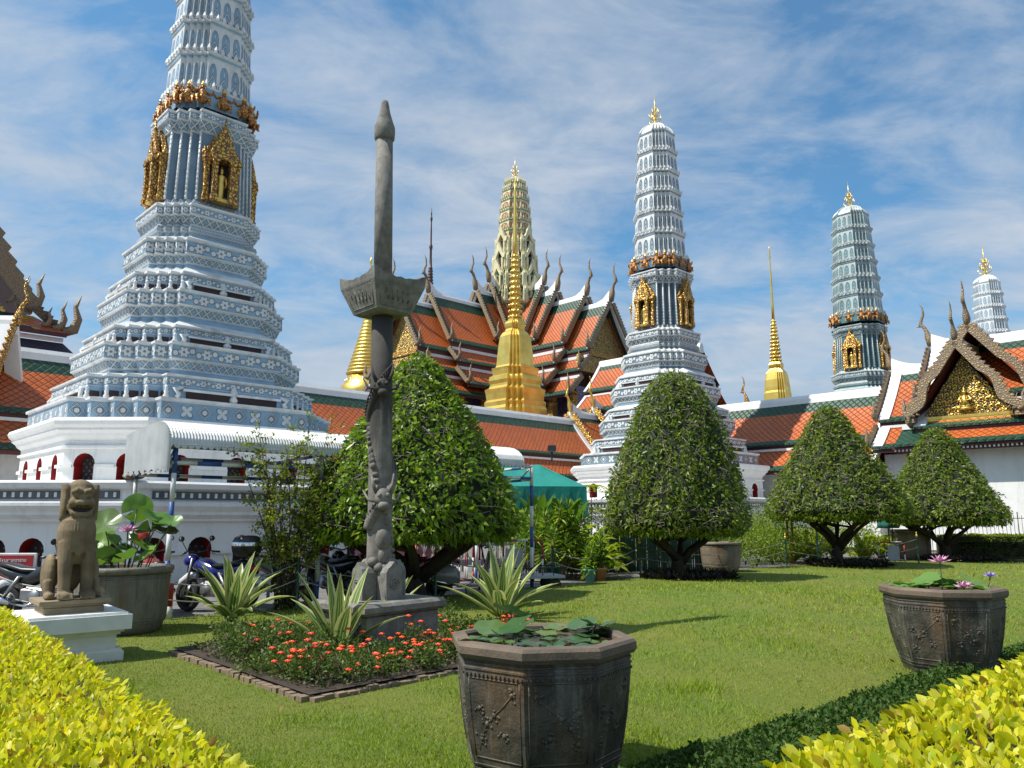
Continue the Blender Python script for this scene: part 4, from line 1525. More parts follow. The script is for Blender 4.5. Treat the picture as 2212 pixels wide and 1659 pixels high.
def temple_tower(root):
    """outline read from the photo: pixel half width, pixel y, material"""
    def pr(h, y):
        p0, p1 = at(1113, y, 78.0), at(1113 + h, y, 78.0)
        return p1.x - p0.x, p1.z
    rows = [(44, 760, 'red'), (44, 690, 'white'), (52, 684, 'lattice'), (58, 668, 'white'), (62, 662, 'lattice'), (57, 648, 'white'), (53, 644, 'plain'), (50, 632, 'white'), (55, 628, 'lattice'), (52, 606, 'white'), (46, 602, 'plain'), (44, 592, 'white'), (48, 588, 'lattice'), (45, 572, 'white'), (40, 568, 'plain'), (38, 556, 'white'), (42, 552, 'lattice'), (40, 538, 'white'), (36, 534, 'plain')]
    ups = [(36, 528), (34.5, 506), (33.5, 484), (31.5, 461), (29, 438), (25.5, 416), (21, 400)]
    order = ['red', 'white', 'lattice', 'plain', 'arch', 'niche2']
    ml = [M['red'], BM['white'], BM['lattice'], BM['plain'], BM['arch'], BM['niche2']]
    ix = {o: i for i, o in enumerate(order)}
    E2 = (1 + .5) / math.sqrt(2)
    rings, mm = [], []
    for h, y, m in rows:
        a, z = pr(h, y)
        rings.append(redent(a / E2, z, .5, 3)); mm.append(m)
    mb = MB()
    mb.loft(rings, [ix[m] for m in mm[:-1]], uvn='cell')
    mb.build('tower_base', ml, root)
    mb = MB()
    rings, mm = [], []
    for i in range(6):
        (h0, y0), (h1, y1) = ups[i], ups[i + 1]
        for (h, y, m) in ((h0 + 1.6, y0 + 1, 'white'), (h0 + 1.6, y0 - 1.5, 'white'), (h0, y0 - 2.5, 'niche2' if i < 5 else 'arch'), (h1 + .5, y1 + 4.0, 'white'), (h1 + 1.6, y1 + 3, 'plain'), (h1 + 1.6, y1 + 1, 'white')):
            a, z = pr(h, y)
            rings.append(redent(a / E2, z, .45, 3)); mm.append(m)
    for (h, y) in ((20, 397), (15, 390), (8, 384), (2, 381)):
        a, z = pr(h, y)
        rings.append(redent(a / E2, z, .45, 3)); mm.append('white')
    mb.loft(rings, [ix[m] for m in mm[:-1]], uvn=True)
    for i, (h, y) in enumerate(ups):
        a, z = pr(h + 1.5, y)
        a /= E2
        for f in range(4):
            c, d = (1, 0, -1, 0)[f], (0, 1, 0, -1)[f]
            s = a * .55 / 3
            for (x, yy) in [(a - k * s, .45 * a + k * s) for k in range(4)] + [(a, t * a * .45) for t in (-.5, 0, .5)]:
                mb.lathe([(.09, 0), (.12, .2), (.07, .42), (.01, .65)], 4, 1, (x * c - yy * d, x * d + yy * c, z), sm=False)
    mb.build('tower_spire', ml, root)
    # antefix rows and dormer gables over the lower stages
    for (h, y) in ((60, 664), (54, 630), (47, 590), (41, 554)):
        mb = MB()
        a, z = pr(h, y)
        a /= E2
        for f in range(4):
            c, d = (1, 0, -1, 0)[f], (0, 1, 0, -1)[f]
            s = a * .5 / 3
            for k in range(4):
                for dx, dy in ((0, 0), (-s / 2, 0)):
                    x, yy = a - k * s + dx, .5 * a + k * s + dy
                    mb.lathe([(.10, -.3), (.16, .1), (.10, .8), (.14, 1.0), (.01, 1.7)], 5, 0, (x * c - yy * d, x * d + yy * c, z))
            for t in (-.7, -.35, .35, .7):
                x, yy = a, t * a * .5
                mb.lathe([(.10, -.3), (.16, .1), (.10, .8), (.14, 1.0), (.01, 1.7)], 5, 0, (x * c - yy * d, x * d + yy * c, z))
            # dormer: a dark opening under a pointed gable
            O = Vector((a * c, a * d, z))
            X = Vector((-d, c, 0)); N = Vector((c, d, 0))
            mb.prism([(-.38, -.3), (.38, -.3), (.38, 1.0), (-.38, 1.0)], O + N * .02, X, (0, 0, 1), .2, 1)
            mb.prism([(-.8, 1.0), (-.5, 1.1), (0, 1.9), (.5, 1.1), (.8, 1.0), (.95, 1.5), (.55, 1.6), (0, 2.9), (-.55, 1.6), (-.95, 1.5)], O + N * .1, X, (0, 0, 1), .25, 0)
            for s2 in (-1, 1):
                mb.prism([(s2 * .5 - .1, -.3), (s2 * .5 + .1, -.3), (s2 * .5 + .1, 1.05), (s2 * .5 - .1, 1.05)], O + N * .14, X, (0, 0, 1), .2, 0)
        mb.build('tower_antefixes', [BM['white'], M['dark']], root)
    fb = MB()
    prong_finial(fb, pr(2, 383)[1], 1.9)
    fb.build('finial', [M['gold']], root)


temple_tower(tm)

# ---- side hall roof showing between the temple and the grey-blue tower
sh0 = at(1288, 836, 62.0)
sh1 = at(1360, 776, 60.5)
sd = thing('side_hall', 'orange roof with green border between the temple and the grey-blue tower', 'hall', (at(1300, 806, 62).x + .4, 62.0, 0), angB)
zs = at(1312, 790, 62).z
gable_hall(sd, -.6, 9.0, zs, [(.2, zs, 2.2, zs - 2.4), (2.1, zs - 2.8, 3.6, zs - 4.2)], ('verge', None), border=(.55, .45, .25, 0), sag=.12, verge=.25)
wall_box(sd, (4, 0, (zs - 4) / 2), (8.5, 4.4, zs - 4))

# ================================================================== golden chedis and spires
def gold_chedi(label, cx, D, prof_sq, lotus, spire, leaf=True):
    """square redented base and bell, lotus rings, then a needle. pixel half widths and rows at depth D"""
    def pr(h, y):
        p0, p1 = at(cx, y, D), at(cx + h, y, D)
        return p1.x - p0.x, p1.z
    o = at(cx, prof_sq[0][1], D)
    r = thing('gold_chedi', label, 'chedi', (o.x, D, 0), SITE)
    mb = MB()
    E2 = 1.5 / math.sqrt(2)
    mb.loft([redent(pr(h, y)[0] / E2, pr(h, y)[1], .55, 3) for h, y in prof_sq], 0, cap=True)
    mb.build('redented_bell', [M['gold']], r)
    mb = MB()
    pts = []
    n = len(lotus)
    prof = []
    for i in range(n - 1):
        (h0, y0), (h1, y1) = lotus[i], lotus[i + 1]
        for (f, t) in ((.78, 0), (1.0, .18), (.92, .45), (.66, .75), (.70, .98)):
            a, z = pr(h0 * f, y0 + (y1 - y0) * t)
            prof.append((a, z))
    mb.lathe(prof, 16, 0)
    for i in range(n - 1):          # petals
        (h0, y0), (h1, y1) = lotus[i], lotus[i + 1]
        a, z = pr(h0, y0 + (y1 - y0) * .12)
        z2 = pr(h0, y0 + (y1 - y0) * .62)[1]
        for k in range(12):
            th = 2 * math.pi * (k + .5 * (i % 2)) / 12
            c_, s_ = math.cos(th), math.sin(th)
            mb.tube([(a * .85 * c_, a * .85 * s_, z), (a * 1.06 * c_, a * 1.06 * s_, z + (z2 - z) * .5), (a * 1.08 * c_, a * 1.08 * s_, z2)], [a * .17, a * .2, a * .03], 5, 0)
    mb.build('lotus_spire', [M['gold']], r)
    mb = MB()
    mb.lathe([pr(h, y) for h, y in spire], 10, 0)
    mb.build('needle', [M['gold']], r)
    return r


c1 = [(.232 * h, 548.5 + .248 * y) for h, y in ((285, 1420), (285, 1370), (272, 1345), (276, 1310), (255, 1290), (262, 1240), (272, 1200), (238, 1185), (226, 1170), (222, 1150), (236, 1120), (228, 1085), (200, 1070), (206, 1030), (212, 1010), (176, 1000), (168, 985), (160, 900), (148, 800), (136, 730), (112, 695), (92, 680), (80, 660), (88, 640), (92, 615), (84, 600), (66, 585), (64, 572))]
l1 = [(13.5, 690), (13, 678), (12.6, 665), (12, 653), (11.5, 640), (11, 628), (10.4, 616), (9.8, 604), (9.2, 592), (8.4, 580), (7.8, 569), (7.0, 558), (6.0, 547)]
n1 = [(5.2, 549), (4.6, 520), (3.4, 460), (2.2, 410), (1.2, 392)]
gold_chedi('large golden chedi in front of the temple with orange roofs', 1113, 62.0, c1, l1, n1)
k2 = .375
c2 = [(26 * 1.05, 868), (26, 850), (25, 846), (24.5, 838), (23, 822), (20, 806), (15, 800), (13, 797), (14, 793), (14.5, 788), (12, 784), (10.5, 782)]
l2 = [(11, 781), (10.6, 774), (10, 766), (9.6, 758), (9, 750), (8.4, 742), (7.8, 734), (7.2, 726), (6.6, 718), (6.0, 711), (5.4, 704), (4.6, 697), (3.8, 690)]
n2 = [(3.2, 692), (2.6, 660), (1.9, 600), (1.2, 565), (1.0, 560), (2.0, 556), (1.2, 550), (1.6, 545), (.9, 538), (.3, 530)]
gold_chedi('small golden chedi with a needle spire above the right-hand gallery roof', 1681, 66.0, c2, l2, n2)


def lathe_px(cx, D, rows, n, mat, name, parent, ox):
    pr = lambda h, y: ((at(cx + h, y, D).x - at(cx, y, D).x), at(cx, y, D).z)
    mb = MB()
    mb.lathe([pr(h, y) for h, y in rows], n, 0)
    return mb.build(name, [mat], parent)


so = at(793, 830, 98.0)
st = thing('gold_stupa', 'ringed golden stupa half hidden behind the stone pillar', 'stupa', (so.x, 98.0, 0), 0)
rg = []
N_ = 17
for i in range(N_):
    t = i / N_
    y = 812 - t * 132
    h = 46 * (1 - t) ** 1.08 + 9 * t
    rg += [(h * .93, y), (h * 1.0, y - 2), (h * 1.0, y - 5), (h * .92, y - 7)]
lathe_px(793, 98, [(60, 900), (58, 850), (56, 836), (49, 832), (49, 826), (44, 825), (43, 815)], 20, M['gold'], 'base_drum', st, 0)
lathe_px(793, 98, rg + [(8, 676), (7, 672)], 20, M['gold'], 'ringed_cone', st, 0)
lathe_px(793, 98, [(6, 676), (5.4, 640), (3.6, 600), (1.6, 572), (1.4, 570), (3.0, 567), (3.0, 563), (1.0, 559), (.3, 554)], 12, M['gold'], 'needle', st, 0)
pcm = MB()
rr = at(793 + 46, 826, 98).x - at(793, 826, 98).x
zc0, zc1 = at(793, 836, 98).z, at(793, 822, 98).z
for k in range(20):
    a = 2 * math.pi * k / 20
    pcm.tube([(rr * math.cos(a), rr * math.sin(a), zc0), (rr * math.cos(a), rr * math.sin(a), zc1)], .14, 6)
pcm.build('colonnade', [M['white2']], st)

M['bronze'] = plain('dark_bronze_mosaic', (0.115, 0.055, 0.045), (0.06, 0.035, 0.03), 3, 0.45, 0.3)
mo = at(928, 690, 104.0)
ms = thing('mosaic_spire', 'thin dark bronze spire behind the left temple roof', 'spire', (mo.x, 104.0, 0), 0)
rows = [(14, 730), (13, 690), (12.5, 672), (11, 655), (9.5, 640), (8.5, 637)]
y = 637
h = 8.2
while y > 580:
    rows += [(h, y), (h * .72, y - 3), (h * 1.0, y - 5)]
    y -= 6.5
    h *= .945
rows += [(3.4, 578), (2.6, 560), (2.4, 540), (3.6, 536), (3.8, 532), (2.0, 528), (1.7, 500), (1.2, 480), (2.6, 474), (2.4, 470), (1.0, 467), (1.6, 463), (.4, 450)]
lathe_px(928, 104, rows, 12, M['bronze'], 'ringed_needle', ms, 0)
# ================================================================== stone pots with lilies
def potmat(name, c1, c2, c3, streak=0.6):
    def fn(k):
        n = k.noise(k.obj, 3.2, 8, 0.65, 0.6)
        c = k.mix(k.ramp(n, [(0.38, 0.0), (0.66, 1.0)]), c1, c2)
        sv = k.mapping(k.obj, (1, 1, 0.10))
        s = k.ramp(k.noise(sv, 11.0, 9, 0.75, 0.2), [(0.50, 0.0), (0.66, 1.0)])
        c = k.mix(k.m('MULTIPLY', s, streak), c, c3)
        s2 = k.ramp(k.noise(k.mapping(k.obj, (1, 1, 0.3), (0, 0, 0), (4, 2, 7)), 2.2, 6, 0.6), [(0.52, 0.0), (0.66, 1.0)])
        c = k.mix(k.m('MULTIPLY', s2, 0.55), c, (0.16, 0.085, 0.03))
        k.put(k.b.inputs['Base Color'], c)
        k.put(k.b.inputs['Roughness'], k.m('ADD', 0.40, k.m('MULTIPLY', n, 0.3)))
        bump(k, k.m('ADD', k.noise(k.obj, 26, 8, 0.65), k.m('MULTIPLY', n, 1.5)), 0.012, 0.7)
    return material(name, fn, 0.5)


M['pot'] = potmat('dark_glazed_pot', (0.030, 0.028, 0.024), (0.100, 0.088, 0.068), (0.23, 0.22, 0.185))
M['potgrey'] = potmat('grey_weathered_pot', (0.13, 0.12, 0.095), (0.20, 0.18, 0.14), (0.045, 0.04, 0.033), 0.8)
M['pottan'] = potmat('tan_weathered_pot', (0.16, 0.13, 0.095), (0.24, 0.20, 0.14), (0.07, 0.06, 0.045), 0.5)
M['potrim'] = plain('pot_rim_stone', (0.175, 0.125, 0.085), (0.11, 0.085, 0.062), 5, 0.75, bd=0.008, bs=50, stain=((0.04, 0.035, 0.03), 5, 0.55, 0.5))
M['water'] = plain('dark_pond_water', (0.020, 0.022, 0.012), (0.035, 0.030, 0.012), 3, 0.06, spec=0.6)
M['pad'] = leafmat('lily_pad', [(0.035, 0.085, 0.032), (0.07, 0.15, 0.05), (0.13, 0.20, 0.05), (0.05, 0.11, 0.05), (0.05, 0.06, 0.03), (0.09, 0.17, 0.07)], 0.15, 0.30, 0.5)
M['padlight'] = leafmat('lily_pad_light', [(0.14, 0.28, 0.05), (0.20, 0.34, 0.06), (0.10, 0.22, 0.06)], 0.30, 0.35)
M['pink'] = plain('pink_petal', (0.72, 0.30, 0.48), (0.62, 0.40, 0.58), 20, 0.5)
M['violet'] = plain('violet_petal', (0.35, 0.28, 0.66), (0.45, 0.35, 0.70), 20, 0.5)
M['stem'] = plain('green_stem', (0.10, 0.15, 0.04), (0.08, 0.11, 0.03), 8, 0.5)


def ngon_ring(n, r, z, ph):
    return [(r * math.cos(ph + 2 * math.pi * i / n), r * math.sin(ph + 2 * math.pi * i / n), z) for i in range(n)]


def make_pot(label, loc, n=8, ph=R(-103), s=1.0, mat='pot', relief=True, H=.96, bot=.66):
    """stone tub: outer radius .62 at the rim before scaling"""
    r = thing('water_pot', label, 'pot', loc, 0, 'large stone water pots on the lawn')
    prof = [(.66 * bot, 0), (.70 * bot, .03), (.72 * bot, .08), (.78 * bot, .20), (.78 * bot + (.58 - .78 * bot) * .34, .32), (.78 * bot + (.58 - .78 * bot) * .63, .46), (.78 * bot + (.58 - .78 * bot) * .86, .62), (.582, .76), (.580, .86)]
    def rr(z):
        for (a, za), (b, zb) in zip(prof[:-1], prof[1:]):
            if za <= z <= zb:
                return a + (b - a) * (z - za) / (zb - za)
        return prof[-1][0]
    mb = MB()
    k = H / .96
    sm = n > 12
    mb.loft([ngon_ring(n, a * s, z * k * s, ph) for a, z in prof], 0, cap=True, sm=sm)
    for z in (.80, .835, .16, .19):
        mb.loft([ngon_ring(n, (rr(z + d) + e) * s, (z + d) * k * s, ph) for d, e in ((-.010, -.002), (-.006, .008), (.006, .008), (.010, -.002))], 0, sm=sm)
    if relief and n == 8:
        for f in range(8):
            a0, a1 = ph + 2 * math.pi * f / 8, ph + 2 * math.pi * (f + 1) / 8
            def pt(u, z, e=.0):
                ra = rr(z) + e
                A = Vector((ra * math.cos(a0), ra * math.sin(a0), 0)); B = Vector((ra * math.cos(a1), ra * math.sin(a1), 0))
                q_ = A + (B - A) * u
                return Vector((q_.x * s, q_.y * s, z * k * s))
            for (u0, z0, u1, z1) in ((.07, .24, .07, .74), (.93, .24, .93, .74), (.07, .74, .93, .74), (.07, .24, .93, .24)):
                mb.tube([pt(u0 + (u1 - u0) * t, z0 + (z1 - z0) * t, -.001) for t in np.linspace(0, 1, 7)], .006 * s, 5, 0)
            rd = random.Random(f * 7 + int(loc[0] * 10))
            # a flowering branch in low relief
            pts = [(.15 + .1 * rd.random(), .66), (.36, .58), (.52, .52), (.66, .46), (.78, .36), (.84, .28)]
            if f % 2:
                pts = [(1 - u, z) for u, z in pts]
            mb.tube([pt(u, z, -.002) for u, z in pts], [.006 * s] * 5 + [.003 * s], 5, 0)
            for c_u, c_z in [pts[0], pts[2], pts[3], (pts[3][0] + .12 * (1 if f % 2 == 0 else -1), .55), pts[4], (pts[1][0], .40)]:
                for j in range(7):
                    an = rd.random() * 6.28
                    d_ = .02 + .03 * rd.random()
                    mb.ball(pt(min(.92, max(.08, c_u + math.cos(an) * d_ * 2.2)), c_z + math.sin(an) * d_, -.004), (.011 * s, .011 * s, .011 * s), 6, 4, 0)
                mb.ball(pt(c_u, c_z, -.012), (.022 * s, .022 * s, .022 * s), 8, 5, 0)
            for i in range(14):
                mb.box(tuple(pt((i + .5) / 14, .765, .004)), (.016 * s, .016 * s, .012 * s), 0, rz=(a0 + a1) / 2)
    mb.build('body', [M[mat], M['potrim']], r)
    mb = MB()
    rim = [(.575, .855), (.605, .862), (.622, .89), (.622, .935), (.605, .955), (.535, .96), (.520, .945), (.515, .86)]
    mb.loft([ngon_ring(n, a * s, z * k * s, ph) for a, z in rim], 0, sm=sm)
    mb.build('rim', [M['potrim'] if relief else M[mat]], r)
    mb = MB()
    w = ngon_ring(n, .518 * s, .922 * k * s, ph)
    mb.add(w, [tuple(range(n))], 0)
    mb.build('water', [M['water']], r)
    return r


def pad_mb(mb, c, r, tilt=(0, 0), cup=.12, rot=0.0, wob=.06, mat=0):
    """round leaf with a notch, slightly dished"""
    n = 18
    E_ = Euler((tilt[0], tilt[1], rot)).to_matrix()
    def P(a, q_):
        rad = r * q_
        z = cup * r * q_ * q_ + (wob * r * math.sin(a * 5 + rot * 3) * q_ ** 2)
        return Vector(c) + E_ @ Vector((rad * math.cos(a), rad * math.sin(a), z))
    vs = [Vector(c)]
    angs = [.12 + (2 * math.pi - .24) * i / n for i in range(n + 1)]
    for q_ in (.55, 1.0):
        vs += [P(a, q_) for a in angs]
    m = n + 1
    fs = []
    for i in range(n):
        fs.append((0, 1 + i, 2 + i))
        fs.append((1 + i, 1 + m + i, 2 + m + i, 2 + i))
    mb.add(vs, fs, mat, None, True)


def lotus_flower(mb, c, r, n=(8, 8, 6), mat=0, up=.6):
    for ring, cnt in enumerate(n):
        for k in range(cnt):
            a = 2 * math.pi * (k + .5 * (ring % 2)) / cnt
            el = (.25, .65, 1.1)[ring] + .1 * math.sin(k * 3)
            d = Vector((math.cos(a) * math.cos(el), math.sin(a) * math.cos(el), math.sin(el)))
            sd = Vector((-math.sin(a), math.cos(a), 0))
            L = r * (1.0, .95, .75)[ring]
            w = L * .17
            b = Vector(c)
            up_ = sd.cross(d) * (L * .06)
            vs = [b, b + d * L * .5 + sd * w - up_ * 0, b + d * L, b + d * L * .5 - sd * w, b + d * L * .5 - up_]
            mb.add(vs, [(0, 4, 1), (1, 4, 2), (2, 4, 3), (3, 4, 0)], mat)


def setrnd(o, v=None):
    a = o.data.attributes.new('rnd', 'FLOAT', 'FACE')
    n = len(o.data.polygons)
    x = random.random() if v is None else v
    a.data.foreach_set('value', np.full(n, x, np.float32))


def lily_plant(label, loc, z, R_, pads, flowers, mat='pad', seed=1):
    rd = random.Random(seed)
    r = thing('water_lily', label, 'water lily', loc, 0, 'lily plants growing in the stone pots')
    for (x, y, h, rad, tx, ty) in pads:
        mb = MB()
        pad_mb(mb, (x, y, z + h), rad, (tx, ty), .10, rd.random() * 6, .07)
        if h > .06:
            mb.tube([(x * .9, y * .9, z - .02), (x * .95, y * .97, z + h * .6), (x, y, z + h)], .006, 5, 1)
        o = mb.build('lily_pad', [M[mat], M['stem']], r)
        setrnd(o)
    for (x, y, h, rad, m) in flowers:
        mb = MB()
        lotus_flower(mb, (x, y, z + h), rad, mat=0)
        mb.tube([(x * .9, y * .9, z - .02), (x, y, z + h)], .007, 5, 1)
        mb.ball((x, y, z + h + rad * .2), rad * .14, 6, 4, 2)
        mb.build('lily_flower', [M[m], M['stem'], M['yellow']], r)
    return r


M['yellow'] = plain('yellow_paint', (0.75, 0.52, 0.03), (0.62, 0.40, 0.03), 5, 0.5)
P1L = (.19, 5.08, 0)
make_pot('octagonal dark carved stone pot at the front of the lawn, full of lily pads', P1L, 8, R(-103), 0.955, 'pot', H=.90, bot=.65)
rd = random.Random(5)
pads = []
for i in range(400):
    a, q_ = rd.random() * 6.28, math.sqrt(rd.random()) * .40
    x, y, r_ = q_ * math.cos(a), q_ * math.sin(a), rd.uniform(.06, .10)
    if len(pads) < 34 and all(math.hypot(x - p[0], y - p[1]) > (r_ + p[3]) * .82 for p in pads):
        pads.append((x, y, .003 + .02 * rd.random(), r_, rd.uniform(-.09, .09), rd.uniform(-.09, .09)))
pads += [(-.43, -.18, .035, .095, .12, .1), (-.20, .20, .15, .125, .35, .25), (-.16, .0, .085, .12, .15, -.4), (-.33, .08, .06, .11, .1, .3), (.36, .16, .065, .115, .2, -.3), (.28, .26, .06, .105, .1, .25), (.42, .24, .05, .10, .25, -.25)]
lily_plant('flat green lily pads crowding the front octagonal pot', P1L, .822, .5, pads, [], 'pad', 3)

P2L = (4.28, 7.9, .03)
make_pot('dark octagonal pot with pale streaks at the right, beside the yellow hedge', P2L, 8, R(-118), .915, 'pot', H=.965, bot=.60)
pads = []
for i in range(18):
    a, q_ = rd.random() * 6.28, math.sqrt(rd.random()) * .40
    pads.append((q_ * math.cos(a), q_ * math.sin(a), .02 + .03 * rd.random(), .09 + .05 * rd.random(), rd.uniform(-.3, .3), rd.uniform(-.3, .3)))
pads += [(-.08, .10, .08, .15, .5, .1), (.32, -.02, .07, .14, .45, -.2), (.12, .14, .05, .14, .4, .1), (-.30, -.05, .04, .13, .3, .2)]
lily_plant('bright green lily pads with pink and violet blooms in the right-hand pot', P2L, .845, .5, pads, [(.0, -.02, .26, .12, 'pink'), (.0, -.40, .05, .10, 'pink'), (.44, -.1, .13, .075, 'violet')], 'padlight', 4)

p3 = gnd(290, 1345)
P3L = (-5.50, 11.2, 0)
make_pot('tall grey round pot of lotus behind the stone lion', P3L, 28, 0, 1.05, 'potgrey', relief=False, H=.86, bot=.72)
r = thing('lotus_plant', 'pink-flowered lotus with big round leaves in the grey pot behind the lion', 'lotus', P3L)
LP = [(-.32, -.05, .78, .20, .75, .2), (-.10, -.1, .42, .16, .7, -.1), (.10, .02, 1.06, .17, 1.3, .5), (.28, .12, .68, .17, .3, -.4), (.40, .05, .82, .19, .35, .3), (.25, -.15, .42, .18, .55, -.3), (.50, .10, .62, .15, .2, -.2), (-.40, .12, .45, .17, .8, .6), (-.46, 0, .28, .17, .9, .3), (-.15, -.2, .22, .15, .5, .4), (.15, -.3, .20, .14, .6, 0), (.40, -.2, .24, .15, .5, -.5), (.0, .15, .30, .16, .4, .2), (-.28, -.25, .10, .13, .2, 0), (.62, .0, .80, .13, .1, .5)]
for i, (x, y, h, rad, tx, ty) in enumerate(LP):
    h *= .80
    mb = MB()
    pad_mb(mb, (x, y, .85 + h), rad * 1.25, (tx, ty), .30, i * 1.7, .10)
    mb.tube([(x * .5, y * .5, .82), (x * .75, y * .75, .85 + h * .6), (x, y, .85 + h)], .009, 5, 1)
    o = mb.build('lotus_leaf', [M['padlight'] if i % 3 else M['pad'], M['stem']], r)
    setrnd(o)
mb = MB()
lotus_flower(mb, (.06, -.12, .85 + .52), .16)
mb.tube([(.03, -.05, .82), (.06, -.12, .85 + .52)], .009, 5, 1)
mb.build('lotus_flower', [M['pink'], M['stem']], r)

p4 = gnd(1572, 1238)
make_pot('tan round pot standing on the far lawn between two topiary trees', (p4.x, 23.0, 0), 28, 0, 1.0, 'pottan', relief=False, H=.85, bot=.68)
rd = random.Random(9)
lily_plant('small round lily leaves in the tan pot between two topiaries', (p4.x, 23.0, 0), .80, .5, [(rd.uniform(-.4, .4), rd.uniform(-.3, .3), rd.uniform(.05, .42), .14, rd.uniform(-.4, .6), rd.uniform(-.4, .4)) for i in range(16)], [], 'padlight', 6)
p5 = gnd(2012, 1212)
make_pot('pale weathered pot half hidden behind the farthest topiary trunk', (p5.x, 29.5, 0), 28, 0, 1.15, 'pottan', relief=False, H=.95, bot=.72)

# ================================================================== stone pillar with square bowl
CD = 9.8
cz = lambda y: at(818, y, CD).z
cr = lambda h: h / F * CD * 1.01
cl0 = gnd(818, 1300)
colx = at(820, 1300, CD).x
col = thing('stone_pillar', 'tall grey granite pillar with square bowl and coiled dragon in the flower bed', 'pillar', (colx, CD, 0), SITE)
col.rotation_euler = (Matrix.Rotation(-.0165, 3, 'Y') @ Matrix.Rotation(SITE, 3, 'Z')).to_euler()     # it stands a little out of plumb
mb = MB()
mb.lathe([(cr(20.5), cz(604)), (cr(20), cz(450)), (cr(19), cz(306))], 28, 0)
mb.build('upper_shaft', [M['stone']], col)
mb = MB()
mb.lathe([(cr(19), cz(306)), (cr(23), cz(300)), (cr(24), cz(288)), (cr(23.5), cz(276)), (cr(20.5), cz(268)), (cr(17), cz(258)), (cr(12.5), cz(244)), (cr(9), cz(226)), (cr(7), cz(219))], 28, 0)
mb.build('top_knob', [M['stone']], col)
mb = MB()
zt, zb = cz(616), cz(680)
ht, hb = cr(95) / math.sqrt(2) * 1.02, cr(64) / math.sqrt(2)
def sq(h, z):
    """scalloped square rim outline"""
    pts = []
    n = 12
    for q_ in range(4):
        c, d = (1, 0, -1, 0)[q_], (0, 1, 0, -1)[q_]
        for i in range(n):
            t = -1 + 2 * i / n
            pts.append((h * c - t * h * d, h * d + t * h * c, z))
    return pts
def rimz(h, z0):
    out = []
    for i, p in enumerate(sq(h, z0)):
        t = abs(-1 + 2 * (i % 12) / 12)
        out.append((p[0], p[1], z0 + .10 * t ** 3 + .022 * abs(math.sin((i % 12) / 12 * math.pi * 5))))
    return out
mb.loft([sq(hb * .8, zb - .03), sq(hb, zb), sq(hb + (ht - hb) * .9, zb + (zt - zb) * .85), rimz(ht, zt), rimz(ht * .86, zt - .005), sq(ht * .80, zt - .12)], 0, cap=True)
# incised panels on each side
for q_ in range(4):
    an = q_ * math.pi / 2
    X = Vector((math.cos(an), math.sin(an), 0)); Nn = Vector((math.sin(an), -math.cos(an), 0))
    def bp(u, t):
        h = hb + (ht - hb) * t
        return Nn * (h + .003) + X * (u * h) + Vector((0, 0, zb + (zt - zb) * t))
    for (u0, t0, u1, t1) in ((-.8, .12, .8, .12), (-.8, .8, .8, .8), (-.8, .12, -.8, .8), (.8, .12, .8, .8)):
        mb.tube([bp(u0, t0), bp(u1, t1)], .006, 4, 0)
    pts = [bp(-.6 + 1.2 * i / 24, .46 + .18 * math.sin(i * 1.3)) for i in range(25)]
    mb.tube(pts, .009, 4, 0)
mb.build('square_bowl', [M['stone']], col)
# lower shaft with dragon, fluted and water-stained
def stonedark():
    def fn(k):
        n = k.noise(k.obj, 7.0, 6, 0.6)
        c = k.mix(k.ramp(n, [(0.35, 0.0), (0.68, 1.0)]), (0.24, 0.22, 0.19), (0.13, 0.12, 0.105))
        sp = k.n('ShaderNodeSeparateXYZ')
        k.put(sp.inputs[0], k.obj)
        # black water stain run down from the bowl, ragged lower edge
        run = k.noise(k.mapping(k.obj, (1, 1, .16)), 3.2, 8, 0.7, 0.3)
        h = k.m('ADD', k.m('MULTIPLY', k.m('SUBTRACT', sp.outputs[2], 2.05), 0.6), k.m('MULTIPLY', k.m('SUBTRACT', run, 0.5), 2.6))
        c = k.mix(k.ramp(h, [(0.0, 0.0), (0.45, 0.86)]), c, (0.028, 0.025, 0.022))
        k.put(k.b.inputs['Base Color'], c)
        bump(k, k.noise(k.obj, 60, 8, 0.65), 0.014, 0.7)
    return material('water_stained_granite', fn, 0.82)


M['stonedark'] = stonedark()
mb = MB()
z0, z1 = cz(1292), cz(680)
nn = 28
mb.lathe([(cr(27), z0), (cr(27), z0 + .3), (cr(25.5), z0 + 1.2), (cr(24), z0 + 2.4), (cr(23), z1)], nn, 0)
mb.build('lower_shaft', [M['stonedark']], col)
dr = MB()
def helix(za, zb2, turns, ph, rad, r0, r1, n=46, wob=.0):
    pts, rs = [], []
    for i in range(n):
        t = i / (n - 1)
        a = ph + turns * 2 * math.pi * t
        z = za + (zb2 - za) * t + wob * math.sin(t * 16)
        q_ = rad - .002 * i / n
        pts.append((q_ * math.cos(a), q_ * math.sin(a), z))
        rs.append(r0 + (r1 - r0) * t)
    return pts, rs
ph0 = R(-135)          # towards the camera in the pillar's own frame
p_, r_ = helix(z0 + .85, z0 + 2.9, 1.35, ph0 - 1.0, cr(24), .075, .045, 60, .02)
dr.tube(p_, r_, 8, 0)
for i in range(2, 58):
    a = Vector(p_[i]); o = Vector((a.x, a.y, 0)).normalized()
    dr.lathe([(.022, 0), (.012, .03), (.002, .055)], 4, 0, tuple(a + o * .055 + Vector((0, 0, .05))))
